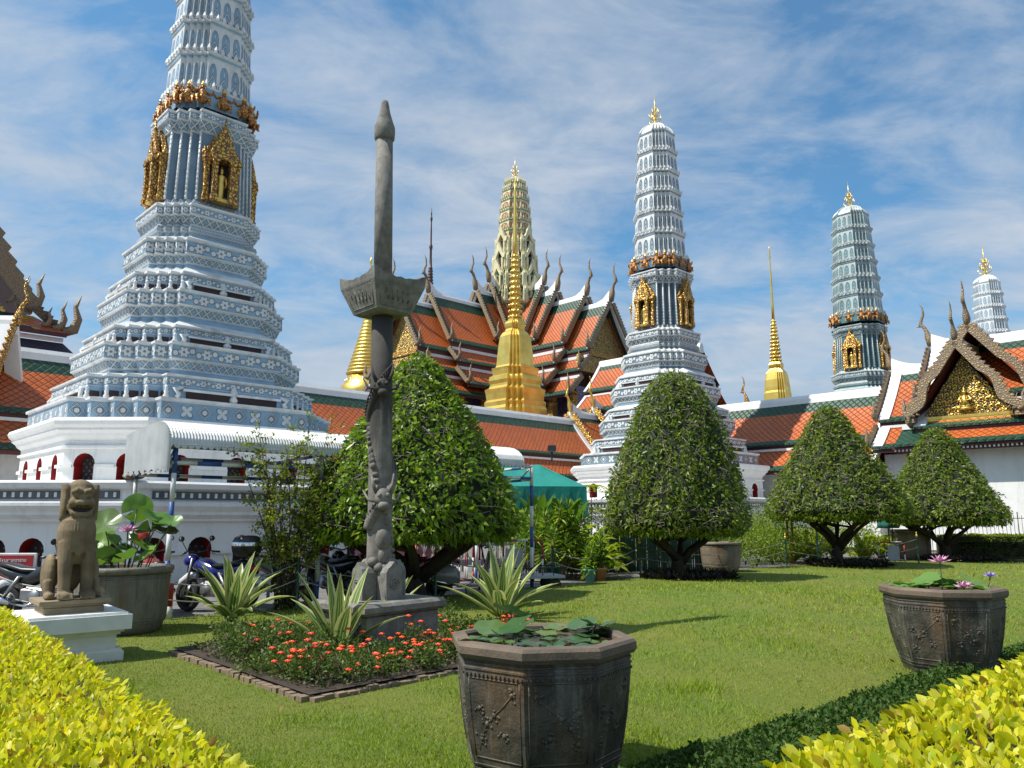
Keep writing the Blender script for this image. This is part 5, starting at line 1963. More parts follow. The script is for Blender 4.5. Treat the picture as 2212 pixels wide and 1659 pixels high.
# head, whiskers, claw, clouds, small beast
for (hz, an, s) in ((z0 + 1.22, ph0 + .35, 1.0), (z0 + 2.62, ph0 + .25, .9)):
    c = Vector((math.cos(an) * cr(23), math.sin(an) * cr(23), hz))
    o = Vector((math.cos(an), math.sin(an), 0)); tg = Vector((-o.y, o.x, 0))
    dr.ball(c + o * .06, (.10 * s, .10 * s, .12 * s), 10, 7)
    dr.ball(c + o * .12 - Vector((0, 0, .10 * s)), (.08 * s, .08 * s, .06 * s), 8, 5)
    for q_ in (-1, 1):
        dr.ball(c + o * .13 + tg * q_ * .05 + Vector((0, 0, .03)), .032 * s, 7, 5)
        dr.tube([c + o * .05 + tg * q_ * .07 + Vector((0, 0, .06)), c + o * .06 + tg * q_ * .12 + Vector((0, 0, .16)), c + o * .03 + tg * q_ * .14 + Vector((0, 0, .30))], [.03, .022, .008], 5)
        dr.tube([c + o * .12 + tg * q_ * .05 - Vector((0, 0, .06)), c + o * .06 + tg * q_ * .18 - Vector((0, 0, .02)), c + o * .0 + tg * q_ * .24 + Vector((0, 0, .10))], [.022, .02, .008], 5)
c = Vector((math.cos(ph0 + .5) * cr(28), math.sin(ph0 + .5) * cr(28), z0 + .72))
dr.ball(c - Vector((c.x, c.y, 0)) * .22, (.10, .10, .15), 10, 7)
dr.ball(c - Vector((c.x, c.y, 0)) * .2 + Vector((0, 0, -.2)), (.07, .07, .11), 8, 6)
for i in range(46):
    a = i * 2.4
    z = z0 + .18 + (i * .618 % 1) * 3.2
    o = Vector((math.cos(a), math.sin(a), 0))
    dr.ball(o * cr(25.0 - (z - z0) * 1.0) + Vector((0, 0, z)), (.05, .05, .035 + .02 * (i % 3)), 7, 5)
for i in range(14):
    a = i / 14 * 6.28
    dr.ball((math.cos(a) * cr(27.5), math.sin(a) * cr(27.5), z0 + .40 + .05 * math.sin(a * 4)), (.07, .07, .06), 7, 5)
dr.build('dragon_relief', [M['stonedark']], col)
for q_ in range(4):
    an = q_ * math.pi / 2
    mb = MB()
    o = cr(45)
    mb.prism([(-.115, 0), (.115, 0), (.115, .32), (.09, .37), (.045, .40), (0, .45), (-.045, .40), (-.09, .37), (-.115, .32)], (0, 0, z0), (1, 0, 0), (0, 0, 1), .20, 0)
    mb.tube([(.065 * math.cos(a) * (1 - a / 16), -.104, z0 + .19 + .065 * math.sin(a) * (1 - a / 16)) for a in np.linspace(0, 11, 22)], .012, 5, 0)
    b = mb.build('corner_bracket', [M['stone']], col)
    b.location = (math.sin(an) * o * .82, -math.cos(an) * o * .82, 0)
    b.rotation_euler[2] = an
mb = MB()
hs_ = cr(140) / math.sqrt(2)
mb.box((0, 0, z0 - .065), (hs_ * 2, hs_ * 2, .13), 0, bev=.035)
mb.box((0, 0, (z0 - .13) / 2), (hs_ * 1.75, hs_ * 1.75, z0 - .13), 0, bev=.02)
mb.build('base_slab', [M['stone']], col)

# ================================================================== stone lion on a white pedestal
LD = 9.0
ped = thing('pedestal', 'white moulded plaster pedestal carrying the stone lion', 'pedestal')
pc = at(163, 1350, LD + .12)
pc.x -= .07
ped.location = (pc.x, LD + .12, 0)
LROT = R(40)
ped.rotation_euler[2] = LROT
mb = MB()
S_ = 1.02
for (w, za, zb_) in ((S_ * .94, 0, .10), (S_ * .90, .10, .13), (S_ * .80, .13, .28), (S_ * .86, .28, .31), (S_ * .92, .31, .34), (S_ * 1.04, .34, .50), (S_ * .96, .50, .525)):
    mb.box((0, 0, (za + zb_) / 2), (w, w, zb_ - za), 0)
mb.build('block', [M['white_paint']], ped)
M['lionstone'] = plain('ochre_sandstone', (0.27, 0.205, 0.115), (0.15, 0.105, 0.060), 4, 0.85, bd=0.010, bs=55, stain=((0.075, 0.040, 0.022), 2.2, 0.48, 0.65))
M['plinthstone'] = plain('pale_sandstone_plinth', (0.33, 0.265, 0.165), (0.24, 0.19, 0.12), 4, 0.85, bd=0.006, bs=40, stain=((0.12, 0.09, 0.06), 3, 0.58, 0.5))
lion = thing('lion_statue', 'weathered ochre stone lion sitting upright with open mouth', 'statue', (pc.x - .02, LD + .12, .525), LROT)
lion.scale = (.94, .94, .95)
mb = MB()
for (w, d, za, zb_) in ((.64, .60, 0, .07), (.62, .58, .07, .08), (.68, .64, .08, .10), (.70, .66, .10, .11), (.76, .72, .11, .155)):
    mb.box((0, 0, (za + zb_) / 2), (w, d, zb_ - za), 0)
mb.build('plinth', [M['plinthstone']], lion)
B = MB()
z = .155
# torso as one tapering column of rings, leaning slightly forward
rings = []
for (h, rx, ry, y) in ((.40, .17, .16, -.02), (.46, .215, .21, .0), (.56, .245, .24, -.01), (.68, .268, .245, -.025), (.80, .27, .23, -.03), (.92, .235, .20, -.03), (1.0, .17, .17, -.02), (1.06, .14, .14, -.01)):
    rings.append([(rx * math.cos(a), y + ry * math.sin(a), z + h) for a in np.linspace(0, 2 * math.pi, 20, endpoint=False)])
B.loft(rings, 0, cap=True, sm=True)
B.ball((0, .17, z + .40), (.21, .20, .36), 14, 10)
for s in (-1, 1):
    B.tube([(s * .15, -.12, z + .66), (s * .155, -.18, z + .42), (s * .15, -.205, z + .22), (s * .15, -.22, z + .04)], [.115, .105, .090, .086], 12, 0)
    B.ball((s * .15, -.26, z + .045), (.105, .12, .06), 12, 7)
    for i in range(5):
        B.tube([(s * .15 + (i - 2) * .042, -.24, z + .075), (s * .15 + (i - 2) * .044, -.33, z + .06), (s * .15 + (i - 2) * .045, -.375, z + .012)], [.022, .024, .016], 7, 0)
    B.ball((s * .285, .14, z + .27), (.115, .21, .25), 14, 9)
    B.tube([(s * .31, .0, z + .20), (s * .32, -.03, z + .10), (s * .32, -.05, z + .03)], [.085, .075, .065], 9, 0)
    B.ball((s * .32, -.10, z + .04), (.075, .10, .05), 10, 6)
    for i in range(4):
        B.tube([(s * .32 + (i - 1.5) * .036, -.11, z + .06), (s * .32 + (i - 1.5) * .036, -.185, z + .012)], [.02, .014], 6, 0)
    # head furniture
    B.ball((s * .085, -.185, z + 1.225), (.055, .04, .045), 10, 7)                      # eyes
    B.tube([(s * .02, -.20, z + 1.265), (s * .09, -.215, z + 1.285), (s * .16, -.17, z + 1.255)], [.028, .034, .022], 7, 0)    # brow
    B.ball((s * .12, -.17, z + 1.13), (.075, .07, .06), 10, 7)                          # cheek
    # ear hanging down the side of the head
    B.loft([[(s * (.205 + .066 * math.cos(a)), y + ry * math.sin(a), zz_) for a in np.linspace(0, 2 * math.pi, 10, endpoint=False)] for (zz_, y, ry) in ((z + 1.36, -.01, .05), (z + 1.30, -.02, .085), (z + 1.18, -.03, .10), (z + 1.05, -.03, .095), (z + .96, -.03, .07), (z + .92, -.03, .03))], 0, cap=True, sm=True)
B.ball((0, -.02, z + 1.19), (.195, .19, .205), 18, 12)                                   # skull
B.ball((0, .0, z + 1.31), (.185, .16, .11), 14, 8)
B.ball((0, -.21, z + 1.195), (.055, .045, .036), 10, 7)                                  # nose
B.tube([(-.165, -.125, z + 1.085), (-.14, -.195, z + 1.115), (-.06, -.235, z + 1.135), (0, -.245, z + 1.13), (.06, -.235, z + 1.135), (.14, -.195, z + 1.115), (.165, -.125, z + 1.085)], [.030, .034, .036, .038, .036, .034, .030], 8, 0)
B.tube([(-.16, -.125, z + 1.07), (-.125, -.19, z + 1.005), (-.05, -.215, z + .985), (.05, -.215, z + .985), (.125, -.19, z + 1.005), (.16, -.125, z + 1.07)], [.030, .036, .040, .040, .036, .030], 8, 0)
B.tube([(0, .30, z + .05), (.03, .36, z + .3), (0, .30, z + .6), (0, .22, z + .8)], [.05, .05, .04, .03], 8, 0)
for i in range(13):                                                                      # ribbed mane over the chest
    a = -math.pi / 2 + (i - 6) * .155
    B.tube([(.238 * math.cos(a), -.03 + .203 * math.sin(a), z + .93), (.274 * math.cos(a), -.03 + .234 * math.sin(a), z + .80), (.272 * math.cos(a), -.025 + .249 * math.sin(a), z + .66 - .03 * (6 - abs(i - 6)))], [.020, .022, .014], 5, 0)
B.v = [(x * .79, y, zz_) for x, y, zz_ in B.v]
body = B.build('body', [M['lionstone']], lion)
rm = body.modifiers.new('join', 'REMESH')
rm.mode = 'VOXEL'
rm.voxel_size = .0105
rm.use_smooth_shade = True
smo = body.modifiers.new('soften', 'SMOOTH')
smo.factor, smo.iterations = .5, 3
mb = MB()
mb.box((0, -.150, z + 1.058), (.24, .06, .10), 0, bev=.02)
mb.build('mouth', [M['dark']], lion)
mb = MB()
for i in range(7):
    mb.box(((i - 3) * .034, -.195 + abs(i - 3) * .006, z + 1.088), (.026, .02, .030), 0, taper=.8)
mb.build('teeth', [M['lionstone']], lion)
# ================================================================== clipped trees
M['bark'] = plain('dark_bark', (0.050, 0.036, 0.026), (0.022, 0.017, 0.013), 6, 0.9, bd=0.03, bs=14, stretch=(1, 1, .4))
M['twig'] = plain('pale_twig', (0.30, 0.26, 0.20), (0.17, 0.14, 0.11), 5, 0.85)
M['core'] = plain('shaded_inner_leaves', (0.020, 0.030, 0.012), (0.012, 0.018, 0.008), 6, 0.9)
M['topi'] = leafmat('clipped_tree_leaf', [(0.075, 0.130, 0.012), (0.17, 0.245, 0.020), (0.11, 0.170, 0.018), (0.31, 0.365, 0.035), (0.085, 0.140, 0.016), (0.22, 0.29, 0.025)], 0.38, 0.38)
M['topilight'] = leafmat('clipped_tree_leaf_light', [(0.08, 0.155, 0.012), (0.19, 0.315, 0.022), (0.12, 0.20, 0.018), (0.40, 0.50, 0.05), (0.10, 0.18, 0.018), (0.27, 0.40, 0.03)], 0.42, 0.34)


def interp(prof, t):
    return np.interp(t, [p[0] for p in prof], [p[1] for p in prof])


def topiary(label, x, y, zb, zt, rad, prof, n, leaf, mat, trunk_r=.16, limbs=7, seed=1, ntwig=160):
    ntwig = int(ntwig * 1.9)
    rg = np.random.default_rng(seed)
    r = thing('topiary_tree', label, 'tree', (x, y, 0), 0, 'cone-clipped trees on the lawn')
    H = zt - zb
    def lump(th, t):
        return 1 + .04 * np.sin(3 * th + 5 * t + seed) + .035 * np.sin(7 * th - 9 * t + seed * 2) + .03 * np.sin(13 * th + 17 * t) + .02 * np.sin(21 * th - 29 * t)
    # inner mass
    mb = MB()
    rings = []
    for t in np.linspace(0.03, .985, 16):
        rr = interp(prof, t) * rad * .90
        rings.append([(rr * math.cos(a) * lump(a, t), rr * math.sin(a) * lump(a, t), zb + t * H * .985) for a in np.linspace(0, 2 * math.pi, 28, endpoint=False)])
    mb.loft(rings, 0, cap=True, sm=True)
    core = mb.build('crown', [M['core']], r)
    # leaves over the surface, a little depth to them
    ts = rg.random(n * 3)
    keep = rg.random(n * 3) < (interp(prof, ts) * .92 + .08)
    ts = ts[keep][:n]
    n = len(ts)
    nb = int(n * .13)
    ts[:nb] = rg.random(nb) * .05                      # underside fringe; thin patches show the dark inside
    th = rg.random(n) * 2 * math.pi
    thin = (np.sin(th * 5 + ts * 31 + seed) * np.sin(th * 11 - ts * 19 + seed * 3) + .5 * np.sin(th * 23 + ts * 47)) > .62
    drop = thin & (rg.random(n) < .72)
    ts, th = ts[~drop], th[~drop]
    n = len(ts)
    nb = int(n * .13)
    depth = 1 - np.abs(rg.normal(0, .05, n)) + rg.normal(0, .014, n) + np.where(rg.random(n) < .07, np.abs(rg.normal(0, .045, n)), 0)
    depth[:nb] = np.sqrt(rg.random(nb)) * .97
    rr = interp(prof, ts) * rad * lump(th, ts) * depth
    P = np.stack([rr * np.cos(th), rr * np.sin(th), zb + ts * H], 1)
    sl = (interp(prof, np.clip(ts + .02, 0, 1)) - interp(prof, np.clip(ts - .02, 0, 1))) * rad / (.04 * H)
    N0 = np.stack([np.cos(th), np.sin(th), -sl], 1)
    N0 /= np.linalg.norm(N0, axis=1, keepdims=True)
    N0[:nb] = [0, 0, -1]
    D = N0 * .55 + rdir(n) * .8 + np.array([0, 0, -.18])
    Nn = N0 + rdir(n) * .55
    L = leaf * rg.uniform(.6, 1.3, n)
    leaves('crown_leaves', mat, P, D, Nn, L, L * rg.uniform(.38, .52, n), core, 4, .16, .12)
    # twigs scribbled over the surface
    mb = MB()
    for i in range(ntwig):
        t = .04 + .9 * rg.random() ** 1.3
        a = rg.random() * 6.28
        pts = []
        for k in range(5):
            q_ = interp(prof, t) * rad * lump(a, t) * (.995 + .03 * rg.random())
            pts.append((q_ * math.cos(a), q_ * math.sin(a), zb + t * H))
            t = min(.97, max(.02, t + rg.normal(.0, .024)))
            a += rg.normal(0, .07) / max(.25, interp(prof, t))
        mb.tube(pts, [.007, .007, .006, .005, .002], 4, 0)
    mb.build('twigs', [M['twig']], core)
    # trunk and limbs
    mb = MB()
    fork = zb * .52
    mb.tube([(.03, 0, -.05), (0, .02, .12), (-.03, .0, fork * .6), (.02, .01, fork)], [trunk_r * 1.5, trunk_r * 1.1, trunk_r, trunk_r * 1.12], 10, 0)
    tr = mb.build('trunk', [M['bark']], r)
    mb = MB()
    for k in range(limbs):
        a = 2 * math.pi * k / limbs + rg.normal(0, .25)
        q_ = rad * rg.uniform(.45, .85)
        c, s = math.cos(a), math.sin(a)
        h1 = fork * (.75 + .25 * rg.random())
        mb.tube([(.5 * trunk_r * c, .5 * trunk_r * s, h1 * .9), (q_ * .3 * c + rg.normal(0, .05), q_ * .3 * s, h1 + (zb - h1) * .35), (q_ * .65 * c, q_ * .65 * s + rg.normal(0, .06), h1 + (zb - h1) * .75), (q_ * c, q_ * s, zb + .25)],
                [trunk_r * .62, trunk_r * .45, trunk_r * .34, trunk_r * .2], 7, 0)
        for j in range(2):
            b = a + rg.normal(0, .5)
            mb.tube([(q_ * .6 * c, q_ * .6 * s, h1 + (zb - h1) * .7), (q_ * .75 * math.cos(b), q_ * .75 * math.sin(b), zb - .05), (q_ * .9 * math.cos(b), q_ * .9 * math.sin(b), zb + .3)], [trunk_r * .26, trunk_r * .18, trunk_r * .1], 5, 0)
    mb.build('limbs', [M['bark']], tr)
    return r


PA = [(0, .84), (.04, .97), (.10, 1.0), (.22, .94), (.36, .83), (.52, .66), (.68, .48), (.82, .31), (.92, .19), (.97, .10), (1, .0)]
PB = [(0, .86), (.06, 1.0), (.14, 1.0), (.30, .93), (.48, .80), (.64, .66), (.78, .52), (.88, .39), (.95, .25), (.985, .12), (1, .0)]
PC = [(0, .88), (.06, 1.0), (.12, .985), (.28, .84), (.44, .67), (.60, .51), (.74, .38), (.86, .27), (.94, .18), (.98, .09), (1, .0)]
ta = gnd(893, 1290)
topiary('large glossy clipped tree right behind the stone pillar', at(896, 1200, 15.1).x, 15.1, at(900, 1163, 15.1).z, at(905, 768, 15.1).z, 2.0, PA, 17000, .135, M['topilight'], .22, 8, 3, 200)
topiary('tallest bullet-shaped clipped tree in the middle of the lawn, above dark plants', at(1468, 1240, 20.3).x, 20.3, at(1468, 1155, 20.3).z, at(1465, 802, 20.3).z, 1.80, PB, 17000, .115, M['topi'], .17, 6, 5, 240)
topiary('cone-clipped tree with forked trunk, second from the right', at(1812, 1220, 25.6).x, 25.6, at(1812, 1122, 25.6).z, at(1808, 878, 25.6).z, 2.22, PC, 15000, .125, M['topi'], .16, 8, 8, 200)
topiary('squat clipped tree at the far right in front of the white gate wall', at(2045, 1205, 28.6).x, 28.6, at(2060, 1132, 28.6).z, at(2048, 925, 28.6).z, 2.12, PC, 13000, .13, M['topi'], .17, 8, 11, 180)

# dark spiky plants ringing three trunks
M['ring'] = leafmat('dark_purple_green_blade', [(0.018, 0.022, 0.014), (0.035, 0.032, 0.022), (0.045, 0.022, 0.026), (0.022, 0.032, 0.016)], 0.15, 0.4)
for (px, py, D, rad) in ((1490, 1248, 20.3, 1.15), (1830, 1226, 25.6, 1.25), (2070, 1208, 28.6, 1.35)):
    c = at(px, py, D)
    n = 1500
    a, q_ = RNG.random(n) * 6.28, np.sqrt(RNG.random(n)) * rad
    P = np.stack([c.x + q_ * np.cos(a), D + q_ * np.sin(a), RNG.random(n) * .08], 1)
    D_ = rdir(n) * .8 + np.array([0, 0, .8])
    D_[:, 2] = np.abs(D_[:, 2])
    o = leaves('ground_cover', M['ring'], P, D_, rdir(n), RNG.uniform(.18, .34, n), .045, None, 4, .2, .25)
    tag(o, 'dark spiky foliage ringing a topiary trunk', 'ground cover', kind='stuff')

# ================================================================== yellow hedges
M['yhedge'] = leafmat('golden_hedge_leaf', [(0.26, 0.36, 0.02), (0.70, 0.62, 0.012), (0.80, 0.72, 0.03), (0.55, 0.56, 0.02), (0.82, 0.76, 0.12), (0.74, 0.66, 0.02), (0.40, 0.48, 0.02), (0.80, 0.70, 0.02), (0.34, 0.20, 0.04)], 0.46, 0.42)
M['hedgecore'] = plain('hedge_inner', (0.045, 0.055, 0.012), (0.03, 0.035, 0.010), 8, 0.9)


def hedge(label, poly, ztop, n_top, leaf, mat, name='hedge', side_edges=(), n_side=0, core=True):
    """clipped hedge over a plan polygon; leaves on its top and on the listed side edges"""
    r = thing(name, label, 'hedge', (0, 0, 0), 0)
    P2 = np.array(poly)
    mb = MB()
    m = len(poly)
    zc = ztop - .07
    ctr = P2.mean(0)
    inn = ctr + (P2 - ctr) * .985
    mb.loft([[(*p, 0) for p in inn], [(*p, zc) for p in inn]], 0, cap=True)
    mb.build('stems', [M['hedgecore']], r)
    lo, hi = P2.min(0), P2.max(0)
    pts = []
    while sum(len(p) for p in pts) < n_top:
        c = lo + RNG.random((n_top * 2, 2)) * (hi - lo)
        ins = np.ones(len(c), bool)
        for i in range(m):
            a, b = P2[i], P2[(i + 1) % m]
            ins &= ((b[0] - a[0]) * (c[:, 1] - a[1]) - (b[1] - a[1]) * (c[:, 0] - a[0])) > 0
        pts.append(c[ins])
    c = np.concatenate(pts)[:n_top]
    zz_ = ztop - np.abs(RNG.normal(0, .035, n_top)) + .02 * np.sin(c[:, 0] * 7.0) + .02 * np.sin(c[:, 1] * 6.0 + c[:, 0] * 3)
    P = np.column_stack([c, zz_ - leaf * .5])
    D = rdir(n_top) * .75
    D[:, 2] = np.abs(D[:, 2]) + .55
    if side_edges:
        PS, DS = [], []
        for i in side_edges:
            a, b = P2[i], P2[(i + 1) % m]
            t = RNG.random((n_side, 1))
            nrm = np.array([(b - a)[1], -(b - a)[0]]); nrm = nrm / np.linalg.norm(nrm)
            q_ = a + (b - a) * t + nrm * RNG.normal(-.01, .02, (n_side, 1))
            PS.append(np.column_stack([q_, ztop - RNG.random(n_side) ** 1.5 * (ztop - .1)]))
            d = rdir(n_side) * .8 + np.array([nrm[0], nrm[1], .5])
            DS.append(d)
        P = np.concatenate([P] + PS); D = np.concatenate([D] + DS)
    n = len(P)
    L = leaf * RNG.uniform(.5, 1.35, n)
    Nn = rdir(n) + np.array([0, 0, .4])
    leaves('foliage', mat, P, D, Nn, L, L * RNG.uniform(.42, .56, n), r, 8, .12, .10, True)
    return r


hedge('bright yellow clipped hedge in the lower left foreground', [(-.56, 2.2), (-.76, 2.62), (-2.86, 5.12), (-4.95, 7.62), (-7.6, 7.6), (-2.2, 2.2)], .75, 36000, .045, M['yhedge'], side_edges=(1, 2), n_side=2000)
hedge('bright yellow clipped hedge in the lower right foreground, its leaves larger', [(.68, 2.2), (4.2, 2.2), (4.6, 6.2), (3.12, 4.86), (.74, 2.66)], .75, 17000, .062, M['yhedge'], side_edges=(2, 3), n_side=1600)

# dark low border along the right hedge
M['border'] = leafmat('dark_border_leaf', [(0.026, 0.068, 0.012), (0.050, 0.105, 0.018), (0.085, 0.145, 0.025), (0.035, 0.080, 0.016)], 0.25, 0.55, 0.2)
n = 62000
t = RNG.random(n)
w = RNG.random(n) ** .9
A0, A1_ = np.array([.45, 2.2]), np.array([6.2, 7.4])
B0_, B1_ = np.array([-.74, 3.92]), np.array([6.8, 10.25])
c = (A0 + (A1_ - A0) * t[:, None]) * (1 - w[:, None]) + (B0_ + (B1_ - B0_) * t[:, None]) * w[:, None]
edge = np.minimum(1, (1 - w) * 5 + .15)
hh = (.19 + .05 * np.sin(c[:, 0] * 5) * np.sin(c[:, 1] * 4.3) + RNG.normal(0, .02, n)) * edge * (.55 + .45 * np.sqrt(RNG.random(n)))
D = rdir(n); D[:, 2] = np.abs(D[:, 2]) * .6 + .3
o = leaves('border_plants', M['border'], np.column_stack([c, hh]), D, rdir(n) + np.array([0, 0, .8]), RNG.uniform(.024, .048, n), RNG.uniform(.016, .027, n), None, 4, .15)
tag(o, 'low dark green creeping border between the lawn and the right yellow hedge', 'ground cover', kind='stuff')
mb = MB()
mb.add([(*A0, .02), (*A1_, .02), (*(B1_ * .97 + A1_ * .03), .012), (*(B0_ * .97 + A0 * .03), .012)], [(0, 1, 2, 3)], 0)
tag(mb.build('border_soil', M['hedgecore']), kind='structure')

# ================================================================== grass blades
def grassmat():
    def fn(k):
        a = k.n('ShaderNodeAttribute', attribute_name='rnd').outputs['Fac']
        c = k.ramp(a, [(0.0, (0.16, 0.28, 0.010)), (0.3, (0.25, 0.37, 0.016)), (0.6, (0.32, 0.40, 0.026)), (0.85, (0.19, 0.31, 0.014)), (1.0, (0.42, 0.38, 0.08))])
        dry = k.ramp(k.noise(k.obj, 0.42, 5, 0.62, 0.4), [(0.48, 0.0), (0.68, 0.62)])
        c = k.mix(dry, c, (0.34, 0.31, 0.05))
        lush = k.ramp(k.noise(k.mapping(k.obj, (1, 1, 1), (0, 0, 0), (9, 4, 0)), 0.8, 4), [(0.5, 0.0), (0.7, 0.6)])
        c = k.mix(lush, c, (0.14, 0.29, 0.012))
        k.put(k.b.inputs['Base Color'], c)
        tr = k.n('ShaderNodeBsdfTranslucent')
        k.put(tr.inputs[0], c)
        mx = k.n('ShaderNodeMixShader')
        mx.inputs[0].default_value = .3
        k.put(mx.inputs[1], k.b.outputs[0]); k.put(mx.inputs[2], tr.outputs[0]); k.put(k.out.inputs[0], mx.outputs[0])
    return material('grass_blade', fn, 0.5, 0.0, 0.25)


M['grass'] = grassmat()


def inside(poly, c):
    x, y = c[:, 0], c[:, 1]
    ins = np.zeros(len(c), bool)
    n = len(poly)
    for i in range(n):
        (x0, y0), (x1, y1) = poly[i], poly[(i + 1) % n]
        cond = ((y0 > y) != (y1 > y)) & (x < (x1 - x0) * (y - y0) / (y1 - y0 + 1e-12) + x0)
        ins ^= cond
    return ins


def blades(nn, ymin, ymax, L, Wd):
    # density falls with distance, only where the photo can see
    u = RNG.random(nn)
    y = 1 / (1 / ymin + (1 / ymax - 1 / ymin) * u)
    x = (RNG.random(nn) * 2 - 1) * .75 * y
    c = np.column_stack([x, y])
    c = c[inside(LAWN, c)]
    m = len(c)
    P = np.column_stack([c, LZ(c[:, 0], c[:, 1]) - .003])
    D = rdir(m) * .75
    D[:, 2] = np.abs(D[:, 2]) * .5 + .75
    sc = np.maximum(1, c[:, 1] / 7.0)
    patch = .75 + .35 * np.sin(c[:, 0] * 1.3 + 1) * np.sin(c[:, 1] * 1.1) + .2 * np.sin(c[:, 0] * 4 + c[:, 1] * 3)
    return P, D, L * RNG.uniform(.6, 1.3, m) * sc ** .35 * np.clip(patch, .5, 1.2), Wd * sc


P, D, L, Wd = blades(330000, 2.6, 28, .050, .0064)
o = leaves('grass', M['grass'], P, D, rdir(len(P)), L, Wd, None, 3)
tag(o, 'short mown green grass of the lawn', 'grass', kind='stuff')
# a few longer tufts and dropped leaves
T = []
for (px, py, k_) in ((1512, 1500, 260), (1380, 1600, 90), (640, 1560, 90), (1700, 1420, 70), (1250, 1330, 60)):
    g_ = gnd(px, py)
    T.append(np.column_stack([g_.x + RNG.normal(0, .16, k_), g_.y + RNG.normal(0, .13, k_)]))
T = np.concatenate(T)
D = rdir(len(T)) * .5 + np.array([0, 0, .9])
o = leaves('grass_tufts', M['grass'], np.column_stack([T, LZ(T[:, 0], T[:, 1])]), D, rdir(len(T)), RNG.uniform(.06, .13, len(T)), .008, None, 3)
tag(o, 'longer unmown tufts of grass scattered on the lawn', 'grass', kind='stuff')
c = np.column_stack([RNG.uniform(-4, 9, 170), RNG.uniform(4, 20, 170)])
c = c[inside(LAWN, c)]
M['fallen'] = leafmat('fallen_leaf', [(0.22, 0.12, 0.04), (0.30, 0.22, 0.06), (0.16, 0.09, 0.04)], 0.1, 0.7)
D = rdir(len(c)); D[:, 2] = np.abs(D[:, 2]) * .25
o = leaves('fallen_leaves', M['fallen'], np.column_stack([c, LZ(c[:, 0], c[:, 1]) + .035]), D, rdir(len(c)) * .4 + np.array([0, 0, 1]), .07, .035, None, 4, .2)
tag(o, 'dry brown leaves dropped here and there on the lawn', 'leaves', kind='stuff')

# ================================================================== flower bed
Fc, Lc = np.array([-1.77, 7.07]), np.array([-3.99, 9.46])
uu, vv = np.array([.70, .714]), np.array([-.68, .733])
LU, LV = 3.55, 3.30
bed = [Fc, Fc + uu * LU, Fc + uu * LU + vv * LV, Fc + vv * LV]
M['soil'] = plain('dark_soil', (0.060, 0.042, 0.028), (0.030, 0.022, 0.015), 12, 0.95, bd=0.02, bs=30)
mb = MB()
mb.add([(*p, .062) for p in bed], [(0, 1, 2, 3)], 0)
tag(mb.build('bed_soil', M['soil']), kind='structure')
M['brick'] = plain('weathered_edging_brick', (0.27, 0.19, 0.125), (0.17, 0.13, 0.09), 9, 0.9, bd=0.01, bs=40)
mb = MB()
for a, b in ((bed[0], bed[1]), (bed[3], bed[0])):
    d = b - a
    L_ = np.linalg.norm(d); d = d / L_
    nb = int(L_ / .115)
    rz = math.atan2(d[1], d[0])
    for i in range(nb):
        p = a + d * ((i + .5) * L_ / nb)
        mb.box((p[0] + random.uniform(-.012, .012), p[1] + random.uniform(-.012, .012), .016 + random.uniform(-.012, .008)), (.110 + random.uniform(-.015, 0), .125, .06), 0, rz=rz + random.uniform(-.08, .08))
tag(mb.build('bed_edging', M['brick']), 'weathered brick edging around the flower bed', 'edging')
M['lant'] = leafmat('lantana_leaf', [(0.04, 0.095, 0.014), (0.08, 0.155, 0.022), (0.12, 0.19, 0.028), (0.16, 0.19, 0.04), (0.06, 0.12, 0.02)], 0.28, 0.5)
M['oran'] = plain('orange_red_petals', (0.78, 0.022, 0.010), (0.80, 0.075, 0.010), 30, 0.5)
M['drystem'] = plain('dry_stem', (0.12, 0.08, 0.05), (0.07, 0.05, 0.03), 8, 0.9)


def bush(label, x, y, h, rad, n, leaf, mat, flowers=0, name='lantana_bush', cat='bush', group=None, fl='oran', seed=0, open_=.0):
    rg = np.random.default_rng(seed + 100)
    r = thing(name, label, cat, (x, y, 0.03), 0, group)
    d = rdir(n)
    q_ = rg.random(n) ** .45
    P = d * np.array([rad, rad, h * .5]) * q_[:, None] * (1 + .25 * np.sin(d[:, :1] * 6 + seed) * np.sin(d[:, 1:2] * 5)) + np.array([0, 0, h * .52])
    P[:, 2] = np.maximum(P[:, 2], .02)
    D = d * .6 + rdir(n) * .7 + np.array([0, 0, .35])
    L = leaf * rg.uniform(.6, 1.25, n)
    leaves('foliage', mat, P, D, rdir(n) + np.array([0, 0, .6]), L, L * .55, r, 4, .12, .12)
    mb = MB()
    for k in range(7):
        a = rg.random() * 6.28
        mb.tube([(0, 0, 0), (rad * .4 * math.cos(a), rad * .4 * math.sin(a), h * .4), (rad * .8 * math.cos(a), rad * .8 * math.sin(a), h * .85)], [.008, .006, .003], 4, 0)
    mb.build('stems', [M['drystem']], r)
    for k in range(flowers):
        a, el = rg.random() * 6.28, rg.uniform(-.1, 1.2)
        c = Vector((rad * .95 * math.cos(a) * math.cos(el), rad * .95 * math.sin(a) * math.cos(el), h * .55 + h * rg.uniform(.45, .75) * math.sin(el)))
        mb = MB()
        for i in range(11):
            b = i * 2.4
            q2 = .030 * math.sqrt(i / 11)
            mb.ball(c + Vector((q2 * math.cos(b), q2 * math.sin(b), .012 - q2 * q2 * 10)), (.0125, .0125, .009), 5, 4, 0 if i > 1 else 1)
        mb.build('flower_head', [M[fl], M['yellowo']], r)
    return r


